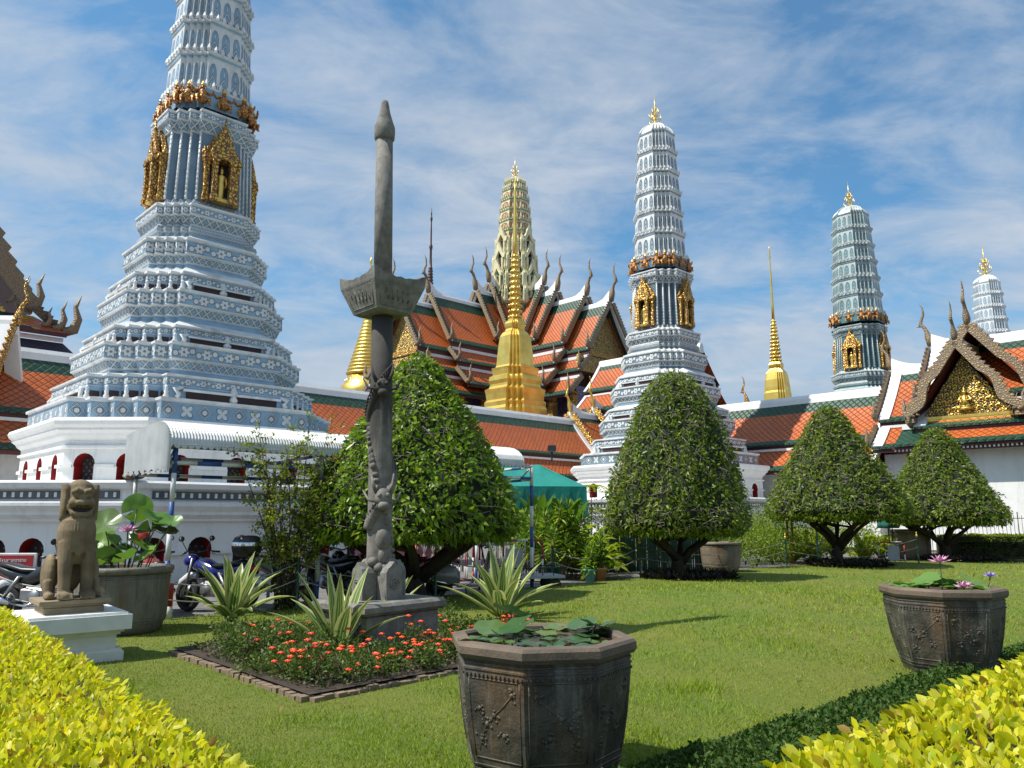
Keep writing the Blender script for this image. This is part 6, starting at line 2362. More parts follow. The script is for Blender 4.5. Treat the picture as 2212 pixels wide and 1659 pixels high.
M['yellowo'] = plain('orange_yellow_petals', (0.90, 0.42, 0.02), (0.88, 0.30, 0.02), 30, 0.5)
rd = random.Random(21)
spots = []
for i in range(700):
    a, b = rd.uniform(.16, LU - .12), rd.uniform(.16, LV - .12)
    p = Fc + uu * a + vv * b
    if abs(p[0] - colx) + abs(p[1] - CD) < 1.35:
        continue
    if any((p[0] - s[0]) ** 2 + (p[1] - s[1]) ** 2 < .30 ** 2 for s in spots):
        continue
    spots.append((p[0], p[1]))
for i, (x, y) in enumerate(spots):
    # blooms gather along the front right side of the bed
    side = (x - Fc[0]) * uu[0] + (y - Fc[1]) * uu[1]
    dep = (x - Fc[0]) * vv[0] + (y - Fc[1]) * vv[1]
    nf = 7 if dep < 1.2 else (2 if i % 3 == 0 else 0)
    if side < .5 and dep > 1.6:
        nf = 1 if i % 4 == 0 else 0
    bush('lantana bush with orange-red flower heads in the bed around the pillar' if nf > 1 else 'leafy low green bush in the bed around the pillar', x, y, rd.uniform(.14, .42), rd.uniform(.18, .31), 420, .045, M['lant'], nf, group='lantana bushes in the flower bed', seed=i)

n = 9000
a_, b_ = RNG.random(n) * (LU - .16) + .08, RNG.random(n) * (LV - .16) + .08
c = Fc + a_[:, None] * uu + b_[:, None] * vv
D = rdir(n); D[:, 2] = np.abs(D[:, 2]) * .7
M['litter'] = leafmat('low_bed_leaf', [(0.05, 0.09, 0.02), (0.09, 0.12, 0.03), (0.13, 0.09, 0.04), (0.06, 0.10, 0.02), (0.10, 0.07, 0.04)], 0.2, 0.6)
o = leaves('bed_ground_cover', M['litter'], np.column_stack([c, .06 + .10 * RNG.random(n) ** 2]), D, rdir(n) + np.array([0, 0, .8]), RNG.uniform(.025, .055, n), RNG.uniform(.014, .028, n), None, 4, .12)
tag(o, 'low leafy cover and fallen leaves over the soil of the flower bed', 'ground cover', kind='stuff')

# striped sword-leaved plants
M['furc'] = None


def furcmat():
    def fn(k):
        u, v = uvxy(k)
        s = k.m('ABSOLUTE', k.m('SUBTRACT', u, 0.5))
        st = k.m('SINE', k.m('ADD', k.m('MULTIPLY', u, 30.0), k.m('MULTIPLY', k.noise(k.obj, 6, 3), 5.0)))
        edge = k.ramp(s, [(0.27, 0.0), (0.36, 1.0)])
        f = k.m('MAXIMUM', k.m('MULTIPLY', edge, 0.9), k.m('MULTIPLY', k.m('GREATER_THAN', st, 0.78), 0.75))
        c = k.mix(f, (0.095, 0.185, 0.035), (0.62, 0.62, 0.24))
        k.put(k.b.inputs['Base Color'], c)
        tr = k.n('ShaderNodeBsdfTranslucent')
        k.put(tr.inputs[0], c)
        mx = k.n('ShaderNodeMixShader')
        mx.inputs[0].default_value = .28
        k.put(mx.inputs[1], k.b.outputs[0]); k.put(mx.inputs[2], tr.outputs[0]); k.put(k.out.inputs[0], mx.outputs[0])
    return material('striped_sword_leaf', fn, 0.4)


M['furc'] = furcmat()


def sword_plant(label, x, y, h, n, seed):
    rg = random.Random(seed)
    r = thing('sword_plant', label, 'plant', (x, y, .05), 0, 'striped sword-leaved plants around the pillar')
    for i in range(n):
        mb = MB()
        t = i / n
        a = i * 2.399 + rg.uniform(-.2, .2)
        el = 1.42 - .95 * t ** .9 + rg.uniform(-.06, .06)
        L = h * (1.02 - .12 * t) * rg.uniform(.82, 1.08)
        w = .088 * rg.uniform(.85, 1.2) * h / .95
        ns = 9
        d0 = Vector((math.cos(a), math.sin(a), 0)); sd = Vector((-math.sin(a), math.cos(a), 0))
        p = Vector((.03 * math.cos(a), .03 * math.sin(a), 0))
        rows = []
        bend = rg.uniform(.15, .55) * (.5 + t)
        for k in range(ns):
            s = k / (ns - 1)
            wid = w * (.55 + 1.6 * s - 2.15 * s * s) * (1 if s < .98 else .02)
            wid = max(wid, .002)
            e = el - bend * s * s
            if k:
                p = p + (d0 * math.cos(e) + Vector((0, 0, 1)) * math.sin(e)) * (L / (ns - 1))
            nrm = (Vector((0, 0, 1)) * math.cos(e) - d0 * math.sin(e))
            rows.append((p + sd * wid + nrm * wid * .45, Vector(p), p - sd * wid + nrm * wid * .45))
        vs = [q_ for row in rows for q_ in row]
        fs, uv = [], []
        for k in range(ns - 1):
            for j in range(2):
                fs.append((k * 3 + j, k * 3 + j + 1, k * 3 + j + 4, k * 3 + j + 3))
                uv.append([(j * .5, k / ns), (j * .5 + .5, k / ns), (j * .5 + .5, (k + 1) / ns), (j * .5, (k + 1) / ns)])
        mb.add(vs, fs, 0, uv, True)
        mb.build('blade', [M['furc']], r)
    return r


f1 = gnd(738, 1425); f2 = gnd(522, 1352); f3 = gnd(1083, 1345); f4 = gnd(895, 1292)
sword_plant('striped sword-leaved plant at the front corner of the bed', f1.x - .05, f1.y, .98, 17, 1)
sword_plant('tallest striped sword-leaved plant at the left corner of the bed', f2.x - .15, f2.y, 1.12, 19, 2)
sword_plant('striped sword-leaved plant between the pillar and the front pot', f3.x, f3.y, 1.15, 20, 4)
sword_plant('striped sword-leaved plant half hidden behind the pillar base', f4.x + .1, 11.7, .85, 16, 5)

# thin many-stemmed shrub in front of the nearest tower
M['shrubleaf'] = leafmat('small_shrub_leaf', [(0.16, 0.25, 0.018), (0.24, 0.32, 0.024), (0.36, 0.39, 0.04), (0.17, 0.21, 0.02), (0.32, 0.27, 0.05)], 0.38, 0.45)
M['shrubstem'] = plain('brown_stem', (0.075, 0.050, 0.034), (0.045, 0.032, 0.024), 6, 0.85)


def thin_shrub(x, y, H, spread):
    rg = np.random.default_rng(44)
    r = thing('crape_myrtle', 'thin many-stemmed shrub with small yellowish leaves in front of the nearest tower', 'shrub', (x, y, 0))
    mb = MB()
    P, D = [], []
    for i in range(17):
        a = i * 2.4
        lean = spread * math.sqrt((i + .5) / 17) * rg.uniform(.7, 1.05)
        c, s = math.cos(a), math.sin(a)
        h = H * rg.uniform(.68, 1.0) * (1 - .22 * lean / spread)
        pts = []
        for k in range(8):
            t = k / 7
            q_ = .10 * (1 - t) + lean * t ** 1.25
            pts.append(Vector((q_ * c + .04 * math.sin(5 * t + i), q_ * s + .04 * math.cos(4 * t + i), h * t)))
        mb.tube(pts, [.016 * (1 - .8 * k / 7) for k in range(8)], 5, 0)
        for j in range(38):
            t = rg.uniform(.28, 1.0)
            k = min(6, int(t * 7))
            b = pts[k].lerp(pts[k + 1], t * 7 - k)
            d = Vector((rg.normal() * .8 + c * .5, rg.normal() * .8 + s * .5, rg.uniform(.0, .9))).normalized()
            L = rg.uniform(.14, .42) * (1.15 - .4 * t)
            tip = b + d * L
            mb.tube([b, b + d * L * .5 + Vector((0, 0, .02)), tip], [.004, .003, .0015], 3, 0)
            for m in range(int(L * 34)):
                f = rg.uniform(.15, 1.05)
                P.append(b + d * L * f + Vector(rg.normal(size=3)) * .022)
                D.append(Vector(rg.normal(size=3)) + d * .5)
        for j in range(16):
            t = rg.uniform(.03, .20)
            k = min(6, int(t * 7))
            b = pts[k].lerp(pts[k + 1], t * 7 - k)
            P.append(b + Vector(rg.normal(size=3)) * .16); D.append(Vector(rg.normal(size=3)))
    mb.build('stems', [M['shrubstem']], r)
    n = len(P)
    leaves('foliage', M['shrubleaf'], np.array([tuple(p) for p in P]), np.array([tuple(p) for p in D]), rdir(n) + np.array([0, 0, .5]), RNG.uniform(.05, .085, n), RNG.uniform(.03, .045, n), r, 4, .1)


sb = gnd(612, 1316)
thin_shrub(sb.x, sb.y, at(600, 862, sb.y).z * 1.04, 1.2)
# ================================================================== parking canopy of striped poles
M['pwhite'] = plain('chipped_white_paint', (0.74, 0.74, 0.72), (0.60, 0.60, 0.57), 9, 0.5, stain=((0.2, 0.17, 0.13), 8, 0.62, 0.5))
M['pblue'] = plain('chipped_blue_paint', (0.035, 0.11, 0.36), (0.025, 0.08, 0.26), 9, 0.5, stain=((0.2, 0.2, 0.2), 8, 0.66, 0.5))
M['pred'] = plain('chipped_red_paint', (0.42, 0.02, 0.02), (0.30, 0.018, 0.018), 9, 0.45)
M['sheet'] = plain('white_corrugated_sheet', (0.60, 0.615, 0.61), (0.48, 0.49, 0.49), 2.5, 0.5, stain=((0.30, 0.28, 0.25), 3, 0.58, 0.5))
M['steel'] = plain('dull_steel', (0.36, 0.36, 0.36), (0.25, 0.25, 0.25), 6, 0.4, 0.8)
M['black'] = plain('black_plastic', (0.016, 0.016, 0.018), (0.028, 0.028, 0.03), 6, 0.35)
M['rubber'] = plain('tyre_rubber', (0.018, 0.018, 0.018), (0.03, 0.03, 0.028), 10, 0.8)
M['chrome'] = plain('chrome', (0.75, 0.75, 0.76), (0.55, 0.55, 0.56), 6, 0.15, 1.0)


def striped(mb, A, B, r, step=.34, mats=(0, 1), n=8):
    A, B = Vector(A), Vector(B)
    k = max(1, int(round((B - A).length / step)))
    for i in range(k):
        mb.tube([A.lerp(B, i / k), A.lerp(B, (i + 1) / k)], r, n, mats[i % 2])


C0 = gnd(353, 1335)
C1 = gnd(1149, 1268)
LCN = (Vector((C1.x - C0.x, C1.y - C0.y))).length
angC = math.atan2(C1.y - C0.y, C1.x - C0.x)
can = thing('parking_canopy', 'white arched corrugated canopy on blue and white striped poles over the motorbikes', 'canopy', (C0.x, C0.y, 0), angC)
zf = at(383, 960, C0.y).z
DW = 2.0
def parc(t):
    """arched section from the front edge to the back edge"""
    if t < .4:                       # quarter round at the front, then nearly flat
        a = t / .4 * math.pi / 2
        return Vector((0, -.15 + .62 * (1 - math.cos(a)), zf - .02 + .43 * math.sin(a)))
    return Vector((0, .47 + (DW - .25) * (t - .4) / .6, zf + .41 - .10 * ((t - .4) / .6) ** 2))
mb = MB()
nx, ny = 300, 14
xs = np.linspace(-.12, LCN - .35, nx)
vs, fs = [], []
for i, x in enumerate(xs):
    cz_ = .018 * (1 if i % 2 else -1)
    for j in range(ny + 1):
        p = parc(j / ny)
        vs.append((x, p.y, p.z + cz_ + (.012 * math.sin(x * 9) if j in (0, ny) else 0)))
for i in range(nx - 1):
    for j in range(ny):
        a = i * (ny + 1) + j
        fs.append((a, a + ny + 1, a + ny + 2, a + 1))
mb.add(vs, fs, 0, None, False)
# scalloped fringe hanging along the front edge and a drop sheet on the left end
for i in range(int(LCN / .11)):
    x = -.08 + i * .11
    mb.prism([(0, 0), (.10, 0), (.10, -.02), (.075, -.045), (.05, -.055), (.025, -.045), (0, -.02)], (x, -.16, zf - .02), (1, 0, 0), (0, 0, 1), .008, 0)
vs, fs = [], []
for j in range(ny * 4 + 1):
    t = j / (ny * 4)
    p = parc(t)
    q_ = .016 * (1 if j % 2 else -1)
    vs += [(-.14 + q_, p.y, p.z), (-.14 + q_, p.y, min(p.z - .05, zf - .42 + .05 * math.sin(j)))]
for j in range(ny * 4):
    fs.append((2 * j, 2 * j + 1, 2 * j + 3, 2 * j + 2))
mb.add(vs, fs, 0)
mb.build('roof_sheet', [M['sheet']], can)
px_ = [0, LCN * .33, LCN * .665, LCN]
for i, x in enumerate(px_):
    for y, zt in ((0, zf), (DW, zf - .05)):
        mb = MB()
        striped(mb, (x, y, -.05), (x, y, zt), .042 if y == 0 else .036, .44, (0, 1) if i % 2 == 0 else (1, 0))
        mb.build('pole', [M['pwhite'], M['pblue']], can)
for (y, z) in ((0, zf - .03), (0, zf - .30), (DW, zf - .10), (DW, zf - .42)):
    mb = MB()
    striped(mb, (-.05, y, z), (LCN + .03, y, z), .034, .40)
    mb.build('beam', [M['pwhite'], M['pblue']], can)
for x in px_:
    for z in (zf - .04, zf - .33):
        mb = MB()
        striped(mb, (x, 0, z), (x, DW, z - .05), .030, .33)
        mb.build('cross_bar', [M['pwhite'], M['pblue']], can)
    mb = MB()
    mb.tube([(x, 0, zf - .03), (x - .02 if x else .0, .35, zf - .30)], .02, 6, 0)
    mb.build('brace', [M['pwhite']], can)

# ================================================================== motorbikes
def text_mesh(txt, size, name, mat, parent, loc, rot, bold=.0, align='CENTER'):
    cu = bpy.data.curves.new(name, 'FONT')
    cu.body = txt
    cu.size = size
    cu.align_x = align
    cu.align_y = 'CENTER'
    cu.offset = bold
    cu.extrude = .001
    t = bpy.data.objects.new(name, cu)
    COL.objects.link(t)
    bpy.context.view_layer.update()
    me = bpy.data.meshes.new_from_object(t.evaluated_get(bpy.context.evaluated_depsgraph_get()))
    bpy.data.objects.remove(t)
    o = bpy.data.objects.new(name, me)
    me.materials.clear()
    me.materials.append(mat)
    COL.objects.link(o)
    o.parent = parent
    o.location = loc
    o.rotation_euler = rot
    return o


def paint(name, c):
    return plain(name, c, tuple(x * .85 for x in c), 3, 0.22, 0.0, spec=.6)


def motorbike(label, loc, rz, body, accent, plate='9286', top_box=False, scooter=False):
    r = thing('motorbike', label, 'motorbike', loc, rz, 'motorbikes parked under the canopy')
    W_ = .29 if not scooter else .22
    xr, xf = -.62, .62
    for x in (xr, xf):
        mb = MB()
        pr = [(W_ * .70, -.045), (W_ * .92, -.055), (W_, -.02), (W_, .02), (W_ * .92, .055), (W_ * .70, .045)]
        MX = Matrix.Translation((x, 0, W_)) @ Matrix.Rotation(math.pi / 2, 4, 'X')
        mb.lathe(pr, 22, 0, M=MX, cap=False)
        w = mb.build('wheel', [M['rubber']], r)
        mb = MB()
        mb.lathe([(W_ * .72, -.03), (W_ * .72, .03)], 20, 0, M=MX)
        mb.lathe([(W_ * .58, -.034), (W_ * .58, .034)], 20, 1, M=MX)
        for k in range(5):
            a = k * 1.2566
            mb.tube([(x, 0, W_), (x + W_ * .68 * math.cos(a), 0, W_ + W_ * .68 * math.sin(a))], .022, 5, 0)
        mb.build('rim', [M['steel'], M['black']], w)
    mb = MB()
    if scooter:
        # rounded side cowl, leg shield and footboard
        mb.loft([[(x, hw * math.cos(a), zc + hh * math.sin(a)) for a in np.linspace(0, 2 * math.pi, 16, endpoint=False)] for (x, hw, zc, hh) in ((-.93, .05, .48, .06), (-.86, .17, .48, .16), (-.66, .25, .47, .22), (-.42, .25, .47, .22), (-.22, .17, .46, .18), (-.14, .10, .42, .12))], 0, cap=True, sm=True)
        mb.box((.05, 0, .26), (.55, .36, .05), 0, bev=.015)
        mb.loft([[(x + dx, y, z) for (y, dx) in ((-w, .02), (-w * .6, -.03), (0, -.05), (w * .6, -.03), (w, .02), (w * .6, .03), (0, .02), (-w * .6, .03))] for (x, w, z) in ((.30, .17, .26), (.36, .22, .45), (.42, .22, .65), (.47, .17, .84), (.49, .08, .94))], 0, cap=True, sm=True)
        mb.loft([[(x, hw * math.cos(a), zc + .09 * math.sin(a)) for a in np.linspace(0, 2 * math.pi, 12, endpoint=False)] for (x, hw, zc) in ((.45, .05, .36), (.58, .09, .40), (.74, .08, .36), (.86, .03, .28))], 0, cap=True, sm=True)
    else:
        mb.loft([[(x, hw * math.cos(a), zc + hh * math.sin(a)) for a in np.linspace(0, 2 * math.pi, 14, endpoint=False)] for (x, hw, zc, hh) in ((-.98, .03, .86, .02), (-.80, .09, .80, .07), (-.50, .12, .72, .10), (-.20, .11, .66, .13), (.02, .16, .74, .14), (.22, .17, .80, .14), (.40, .10, .80, .10), (.50, .05, .78, .06))], 0, cap=True, sm=True)
        mb.loft([[(x, hw * math.cos(a), zc + hh * math.sin(a)) for a in np.linspace(0, 2 * math.pi, 12, endpoint=False)] for (x, hw, zc, hh) in ((.46, .07, .86, .10), (.58, .13, .88, .12), (.68, .10, .86, .09), (.74, .03, .84, .04))], 0, cap=True, sm=True)
        mb.tube([(.42, 0, .62), (.60, 0, .62), (.80, 0, .50), (.92, 0, .34)], [.06, .075, .075, .03], 8, 1, flat=.8)
        mb.tube([(-.40, 0, .55), (-.62, 0, .62), (-.86, 0, .52), (-.94, 0, .38)], [.05, .08, .085, .05], 8, 1)
    mb.build('body', [body, accent], r)
    mb = MB()
    if scooter:
        mb.loft([[(x, hw * math.cos(a), zc + .055 * math.sin(a)) for a in np.linspace(0, 2 * math.pi, 12, endpoint=False)] for (x, hw, zc) in ((-.86, .08, .74), (-.74, .14, .76), (-.40, .15, .74), (-.16, .09, .73))], 0, cap=True, sm=True)
    else:
        mb.loft([[(x, hw * math.cos(a), zc + .045 * math.sin(a)) for a in np.linspace(0, 2 * math.pi, 12, endpoint=False)] for (x, hw, zc) in ((-.78, .07, .88), (-.60, .12, .87), (-.30, .13, .81), (-.05, .10, .80), (.04, .05, .82))], 0, cap=True, sm=True)
    mb.build('seat', [M['black']], r)
    mb = MB()
    if not scooter:
        mb.box((-.05, 0, .42), (.42, .26, .26), 0, bev=.05)
        mb.lathe([(.10, -.16), (.12, -.12), (.12, .12), (.10, .16)], 14, 0, M=Matrix.Translation((.02, 0, .40)) @ Matrix.Rotation(math.pi / 2, 4, 'X'))
        for i in range(5):
            mb.box((.18 + i * .004, 0, .46 + i * .03), (.16, .20, .014), 0)
        mb.tube([(-.15, .0, .36), (-.62, .12, .30)], .028, 6, 0)
        mb.tube([(-.15, 0, .36), (-.62, -.12, .30)], .028, 6, 0)
        mb.tube([(-.30, .13, .70), (-.58, .14, .36)], .030, 8, 0)
        mb.tube([(-.30, -.13, .70), (-.58, -.14, .36)], .030, 8, 0)
    else:
        mb.box((-.5, 0, .26), (.4, .22, .2), 0, bev=.04)
        mb.tube([(0, .12, .22), (.05, .22, .02)], .012, 5, 0)
    mb.build('engine', [M['steel'] if not scooter else M['black']], r)
    mb = MB()
    mb.tube([(.10, -.14, .34), (-.10, -.16, .26), (-.40, -.17, .30)], .022, 7, 0)
    mb.tube([(-.40, -.17, .30), (-.55, -.18, .34), (-.95, -.19, .46)], [.03, .05, .055], 9, 0)
    mb.build('exhaust', [M['chrome']], r)
    mb = MB()
    for y in ((-.085, .085) if not scooter else (.0,)):
        mb.tube([(.62, y, W_), (.46, y, .92)], .024, 7, 0)
    mb.build('fork', [M['steel']], r)
    mb = MB()
    hx, hz = (.46, 1.0)
    mb.tube([(hx - .12, -.36, hz + .02), (hx - .02, -.22, hz + .05), (hx + .02, 0, hz), (hx - .02, .22, hz + .05), (hx - .12, .36, hz + .02)], .014, 6, 0)
    for s in (-1, 1):
        mb.tube([(hx - .06, s * .27, hz + .03), (hx - .14, s * .38, hz + .02)], .020, 6, 0)
        mb.tube([(hx + .02, s * .24, hz), (hx - .04, s * .36, hz - .01)], .006, 4, 0)
    mb.build('handlebar', [M['black']], r)
    for s in (-1, 1):
        mb = MB()
        mb.tube([(hx, s * .20, hz + .04), (hx + .03, s * .30, hz + .22)], .008, 5, 0)
        mb.ball((hx + .02, s * .32, hz + .26), (.018, .065, .05), 10, 6, 0)
        mb.ball((hx + .006, s * .32, hz + .26), (.008, .055, .042), 10, 6, 1)
        mb.build('mirror', [M['black'], M['chrome']], r)
    mb = MB()
    mb.ball((hx + .20 if not scooter else hx + .08, 0, .88 if not scooter else .98), (.05, .085, .075), 12, 7, 0)
    mb.build('headlight', [M['chrome']], r)
    mb = MB()
    tx = -.96 if not scooter else -.93
    mb.box((tx, 0, .80 if not scooter else .60), (.06, .16, .07), 0, bev=.02)
    mb.build('tail_light', [M['redlamp']], r)
    for s in (-1, 1):
        mb = MB()
        mb.tube([(tx + .03, s * .06, .76), (tx, s * .13, .76)], .008, 5, 0)
        mb.ball((tx - .01, s * .15, .76), (.03, .03, .025), 8, 5, 1)
        mb.build('indicator', [M['black'], M['amber']], r)
    mb = MB()
    mb.box((tx - .05, 0, .56 if not scooter else .42), (.008, .20, .22), 0)
    pz = .56 if not scooter else .42
    p = mb.build('number_plate', [M['pwhite']], r)
    text_mesh(plate, .10, 'plate_number', M['black'], p, (tx - .056, 0, pz - .045), (math.pi / 2, 0, -math.pi / 2), .002)
    text_mesh('5กก', .075, 'plate_number', M['black'], p, (tx - .056, 0, pz + .055), (math.pi / 2, 0, -math.pi / 2), .001)
    if top_box:
        mb = MB()
        mb.loft([[(x0 * s - .80, y0 * s, z) for (x0, y0) in ((-.22, -.10), (-.14, -.21), (.14, -.21), (.22, -.12), (.22, .12), (.14, .21), (-.14, .21), (-.22, .10))] for (z, s) in ((.98, .72), (1.06, .94), (1.16, 1.0), (1.22, .98), (1.30, .82), (1.33, .5))], [0, 0, 1, 0, 0], cap=True, sm=True)
        mb.tube([(-.6, 0, .86), (-.8, 0, .98)], .03, 6, 0)
        mb.build('top_box', [M['black'], M['chrome']], r)
    return r


M['redlamp'] = plain('red_lamp_plastic', (0.45, 0.01, 0.01), (0.3, 0.01, 0.01), 8, 0.2)
M['amber'] = plain('amber_plastic', (0.65, 0.22, 0.02), (0.5, 0.16, 0.02), 8, 0.2)
pb, pw, pr_, pk_, pg = paint('blue_paint', (0.012, 0.018, 0.20)), paint('white_gloss', (0.72, 0.72, 0.72)), paint('dark_red_paint', (0.26, 0.012, 0.015)), paint('black_gloss', (0.012, 0.012, 0.014)), paint('silver_grey_paint', (0.30, 0.30, 0.29))
BK = lambda px, py: gnd(px, py)
def bk(px, y):
    return ((px - CX) / F * y, y, -.06)
AWAY = SITE + math.pi / 2
motorbike('black motorbike with white fenders and red tail light at the left edge behind the lion', bk(118, 12.6), R(-14), pk_, pw, '4718')
motorbike('dark red motorbike standing behind the grey lotus pot', bk(350, 13.6), R(122), pr_, pk_, '3305')
motorbike('blue and white motorbike with a black top box and a white number plate', bk(478, 13.7), R(150), pb, pw, '9286', True)
motorbike('black motorbike parked left of the pillar, behind the thin shrub', bk(722, 15.2), R(142), pk_, pk_, '6852')
motorbike('dark red and black motorbike partly hidden by the stone pillar', bk(842, 15.8), R(150), pr_, pk_, '1174')
motorbike('silver-grey old scooter with a black seat and black leg shield', bk(1010, 16.2), R(12), pg, pk_, '2290', scooter=True)
motorbike('black motorbike squeezed in just right of the blue one, seat toward the lawn', bk(596, 14.6), R(140), pk_, pr_, '7741')
motorbike('black and red motorbike right of the thin shrub, close to the pillar', bk(778, 15.1), R(138), pk_, pr_, '6853')
mb = MB()
mb.ball((0, 0, 0), (.14, .16, .14), 14, 9, 0)
mb.ball((.06, 0, -.02), (.09, .13, .07), 12, 7, 1)
hm = mb.build('helmet', [paint('red_helmet_paint', (0.60, 0.03, 0.015)), M['black']])
hp = at(306, 1162, 13.2)
hm.location = (hp.x, 13.2, hp.z)
tag(hm, 'glossy red helmet glowing among the lotus leaves', 'helmet')

# red notice board with white lettering
sg = thing('notice_board', 'red notice board with white Thai lettering at the left edge', 'sign')
s1 = at(78, 1196, 14.6)
sg.location = (s1.x - .62, 14.6, 0)
sg.rotation_euler[2] = R(3)
zt_ = s1.z
mb = MB()
mb.box((0, 0, zt_ - .36), (1.24, .04, .74), 1, bev=.008)
mb.box((0, -.024, zt_ - .36), (1.15, .012, .66), 0)
mb.build('board', [M['pred'], M['pwhite']], sg)
for s in (-1, 1):
    mb = MB()
    mb.box((s * .58, .04, (zt_ - .05) / 2), (.05, .04, zt_ + .02), 0)
    mb.build('leg', [M['steel']], sg)
for i, (t, sz) in enumerate((('วัดพระศรีรัตนศาสดาราม', .085), ('และเข้ามาสำรวมในสถานที่', .058), ('แฟลช เดินแบบ โคมไฟ ฯลฯ', .058), ('การค้าขายและทำธุรกิจทุกประเภท', .058), ('แจ้งเจ้าหน้าที่ภายในวัด', .058))):
    text_mesh(t, sz, 'lettering', M['pwhite'], sg, (.05, -.033, zt_ - .12 - i * .115), (math.pi / 2, 0, 0), .0015)

# striped barriers and bollards
def barrier(label, x, y, rz, L_=1.5, H=1.0, mats=('pred', 'pwhite'), bars=4, panel=False):
    r = thing('barrier', label, 'barrier', (x, y, -.05), rz, 'red and white tube barriers')
    mb = MB()
    pts = [(-L_ / 2, 0, 0), (-L_ / 2, 0, H - .1), (-L_ / 2 + .1, 0, H), (L_ / 2 - .1, 0, H), (L_ / 2, 0, H - .1), (L_ / 2, 0, 0)]
    for a, b in zip(pts[:-1], pts[1:]):
        striped(mb, a, b, .024, .30)
    mb.build('frame', [M[m] for m in mats], r)
    for k in range(bars):
        x_ = -L_ / 2 + L_ * (k + 1) / (bars + 1)
        mb = MB()
        striped(mb, (x_, 0, .14), (x_, 0, H), .014, .28)
        mb.build('bar', [M[m] for m in mats[::-1]], r)
    mb = MB()
    mb.tube([(-L_ / 2, 0, .14), (L_ / 2, 0, .14)], .016, 6, 0)
    mb.build('rail', [M[mats[0]]], r)
    if panel:
        mb = MB()
        mb.box((.05, -.03, H * .5), (.42, .015, H * .66), 0)
        mb.build('panel', [M['greypanel']], r)
    return r


M['greypanel'] = plain('grey_panel', (0.40, 0.42, 0.44), (0.32, 0.33, 0.35), 4, 0.6)
p = bk(2, 13.0)
barrier('red and white tube barrier cut off by the left edge', p[0] - .45, 13.0, 0, 1.0, .98, bars=0)
for (px, y, rz, lab, pn) in ((965, 18.6, .6, 'red and white barrier behind the topiary trunk', False), (1035, 18.9, .7, 'red and white barrier behind the grey scooter', False), (1105, 18.2, .35, 'long red barrier with a grey panel left of the striped pole', True)):
    q_ = bk(px, y)
    barrier(lab, q_[0], y, rz, 1.55, 1.08, bars=6, panel=pn)
q_ = bk(1908, 27.2)
barrier('red and white barrier under the second topiary from the right', q_[0], 27.2, .1, .95, .75, bars=3, panel=True)
b0 = gnd(362, 1338)
bo = thing('bollard', 'short red and white bollard at the edge of the lawn', 'bollard', (b0.x, b0.y, -.02))
mb = MB()
mb.lathe([(.058, 0), (.058, .22)], 14, 1); mb.lathe([(.058, .22), (.058, .56), (.05, .575)], 14, 0)
mb.build('post', [M['pred'], M['pwhite']], bo)

# green chain posts with gilt tops, and the chains between them
M['gpost'] = plain('dark_green_paint', (0.014, 0.070, 0.046), (0.010, 0.05, 0.032), 6, 0.45)
M['chain'] = plain('grey_chain', (0.42, 0.41, 0.38), (0.30, 0.29, 0.27), 8, 0.5, 0.3)
posts = []
for (px, py) in ((-60, 1330), (255, 1352), (640, 1318), (940, 1296), (1194, 1262), (1384, 1250), (1700, 1226), (1985, 1216)):
    g_ = gnd(px, py)
    posts.append(g_)
    r = thing('chain_post', 'slim dark green post with gilt knob carrying the lawn chain', 'post', (g_.x, g_.y, 0), 0, 'green chain posts along the lawn edge')
    mb = MB()
    mb.lathe([(.045, 0), (.026, .03), (.026, .86), (.034, .88)], 10, 0)
    mb.build('post', [M['gpost']], r)
    mb = MB()
    mb.lathe([(.03, .88), (.042, .92), (.03, .955), (.018, .975), (.022, .99), (.004, 1.06)], 10, 0)
    mb.build('knob', [M['gold']], r)
for a, b in zip(posts[:-1], posts[1:]):
    for h in (.80, .52):
        mb = MB()
        pts = [a.lerp(b, t) + Vector((0, 0, h - .30 * 4 * t * (1 - t) * (1 if h > .6 else .9))) for t in np.linspace(0, 1, 18)]
        mb.tube(pts, .010, 5, 0)
        tag(mb.build('chain', [M['chain']]), 'grey chain hanging between green posts along the lawn', 'chain', 'chains between the lawn posts')

# ================================================================== tent, pink wall, trolley
M['tarp'] = plain('sea_green_tarpaulin', (0.012, 0.25, 0.20), (0.010, 0.19, 0.155), 2.2, 0.5, bd=0.03, bs=3.0)
td = 25.5
tp = at(1140, 1008, td)
te = thing('tent', 'sea-green tarpaulin tent behind the big clipped tree', 'tent', (tp.x - .35, td, 0), R(8))
zr_, ze_ = at(1140, 1006, td).z, at(1200, 1054, td).z
mb = MB()
wx, wy = 1.95, 1.6
nn = 16
rows = [[], [], []]
for i in range(nn * 4):
    q_ = i / nn
    s, f = int(q_), q_ - int(q_)
    cs = [(-wx, -wy), (wx, -wy), (wx, wy), (-wx, wy)]
    a, b = cs[s % 4], cs[(s + 1) % 4]
    x, y = a[0] + (b[0] - a[0]) * f, a[1] + (b[1] - a[1]) * f
    w = .04 * math.sin(i * 2.1)
    rows[0].append((x * (1 + w * .5), y * (1 + w * .5), ze_ - .95 + .04 * math.sin(i * 1.3)))
    rows[1].append((x, y, ze_))
    rows[2].append((max(-.9, min(.75, x)), y * .04, zr_ - .04 * math.sin(i)))
mb.loft(rows, 0, cap=True)
mb.build('cover', [M['tarp']], te)
for x in (-wx, wx):
    for y in (-wy, wy):
        mb = MB()
        mb.tube([(x * .97, y * .97, -.05), (x * .97, y * .97, ze_ - .05)], .03, 6, 0)
        mb.build('leg', [M['steel']], te)
M['pinkwall'] = plain('dusty_pink_panel', (0.33, 0.13, 0.15), (0.27, 0.11, 0.13), 3, 0.7)
pp = bk(880, 20.0)
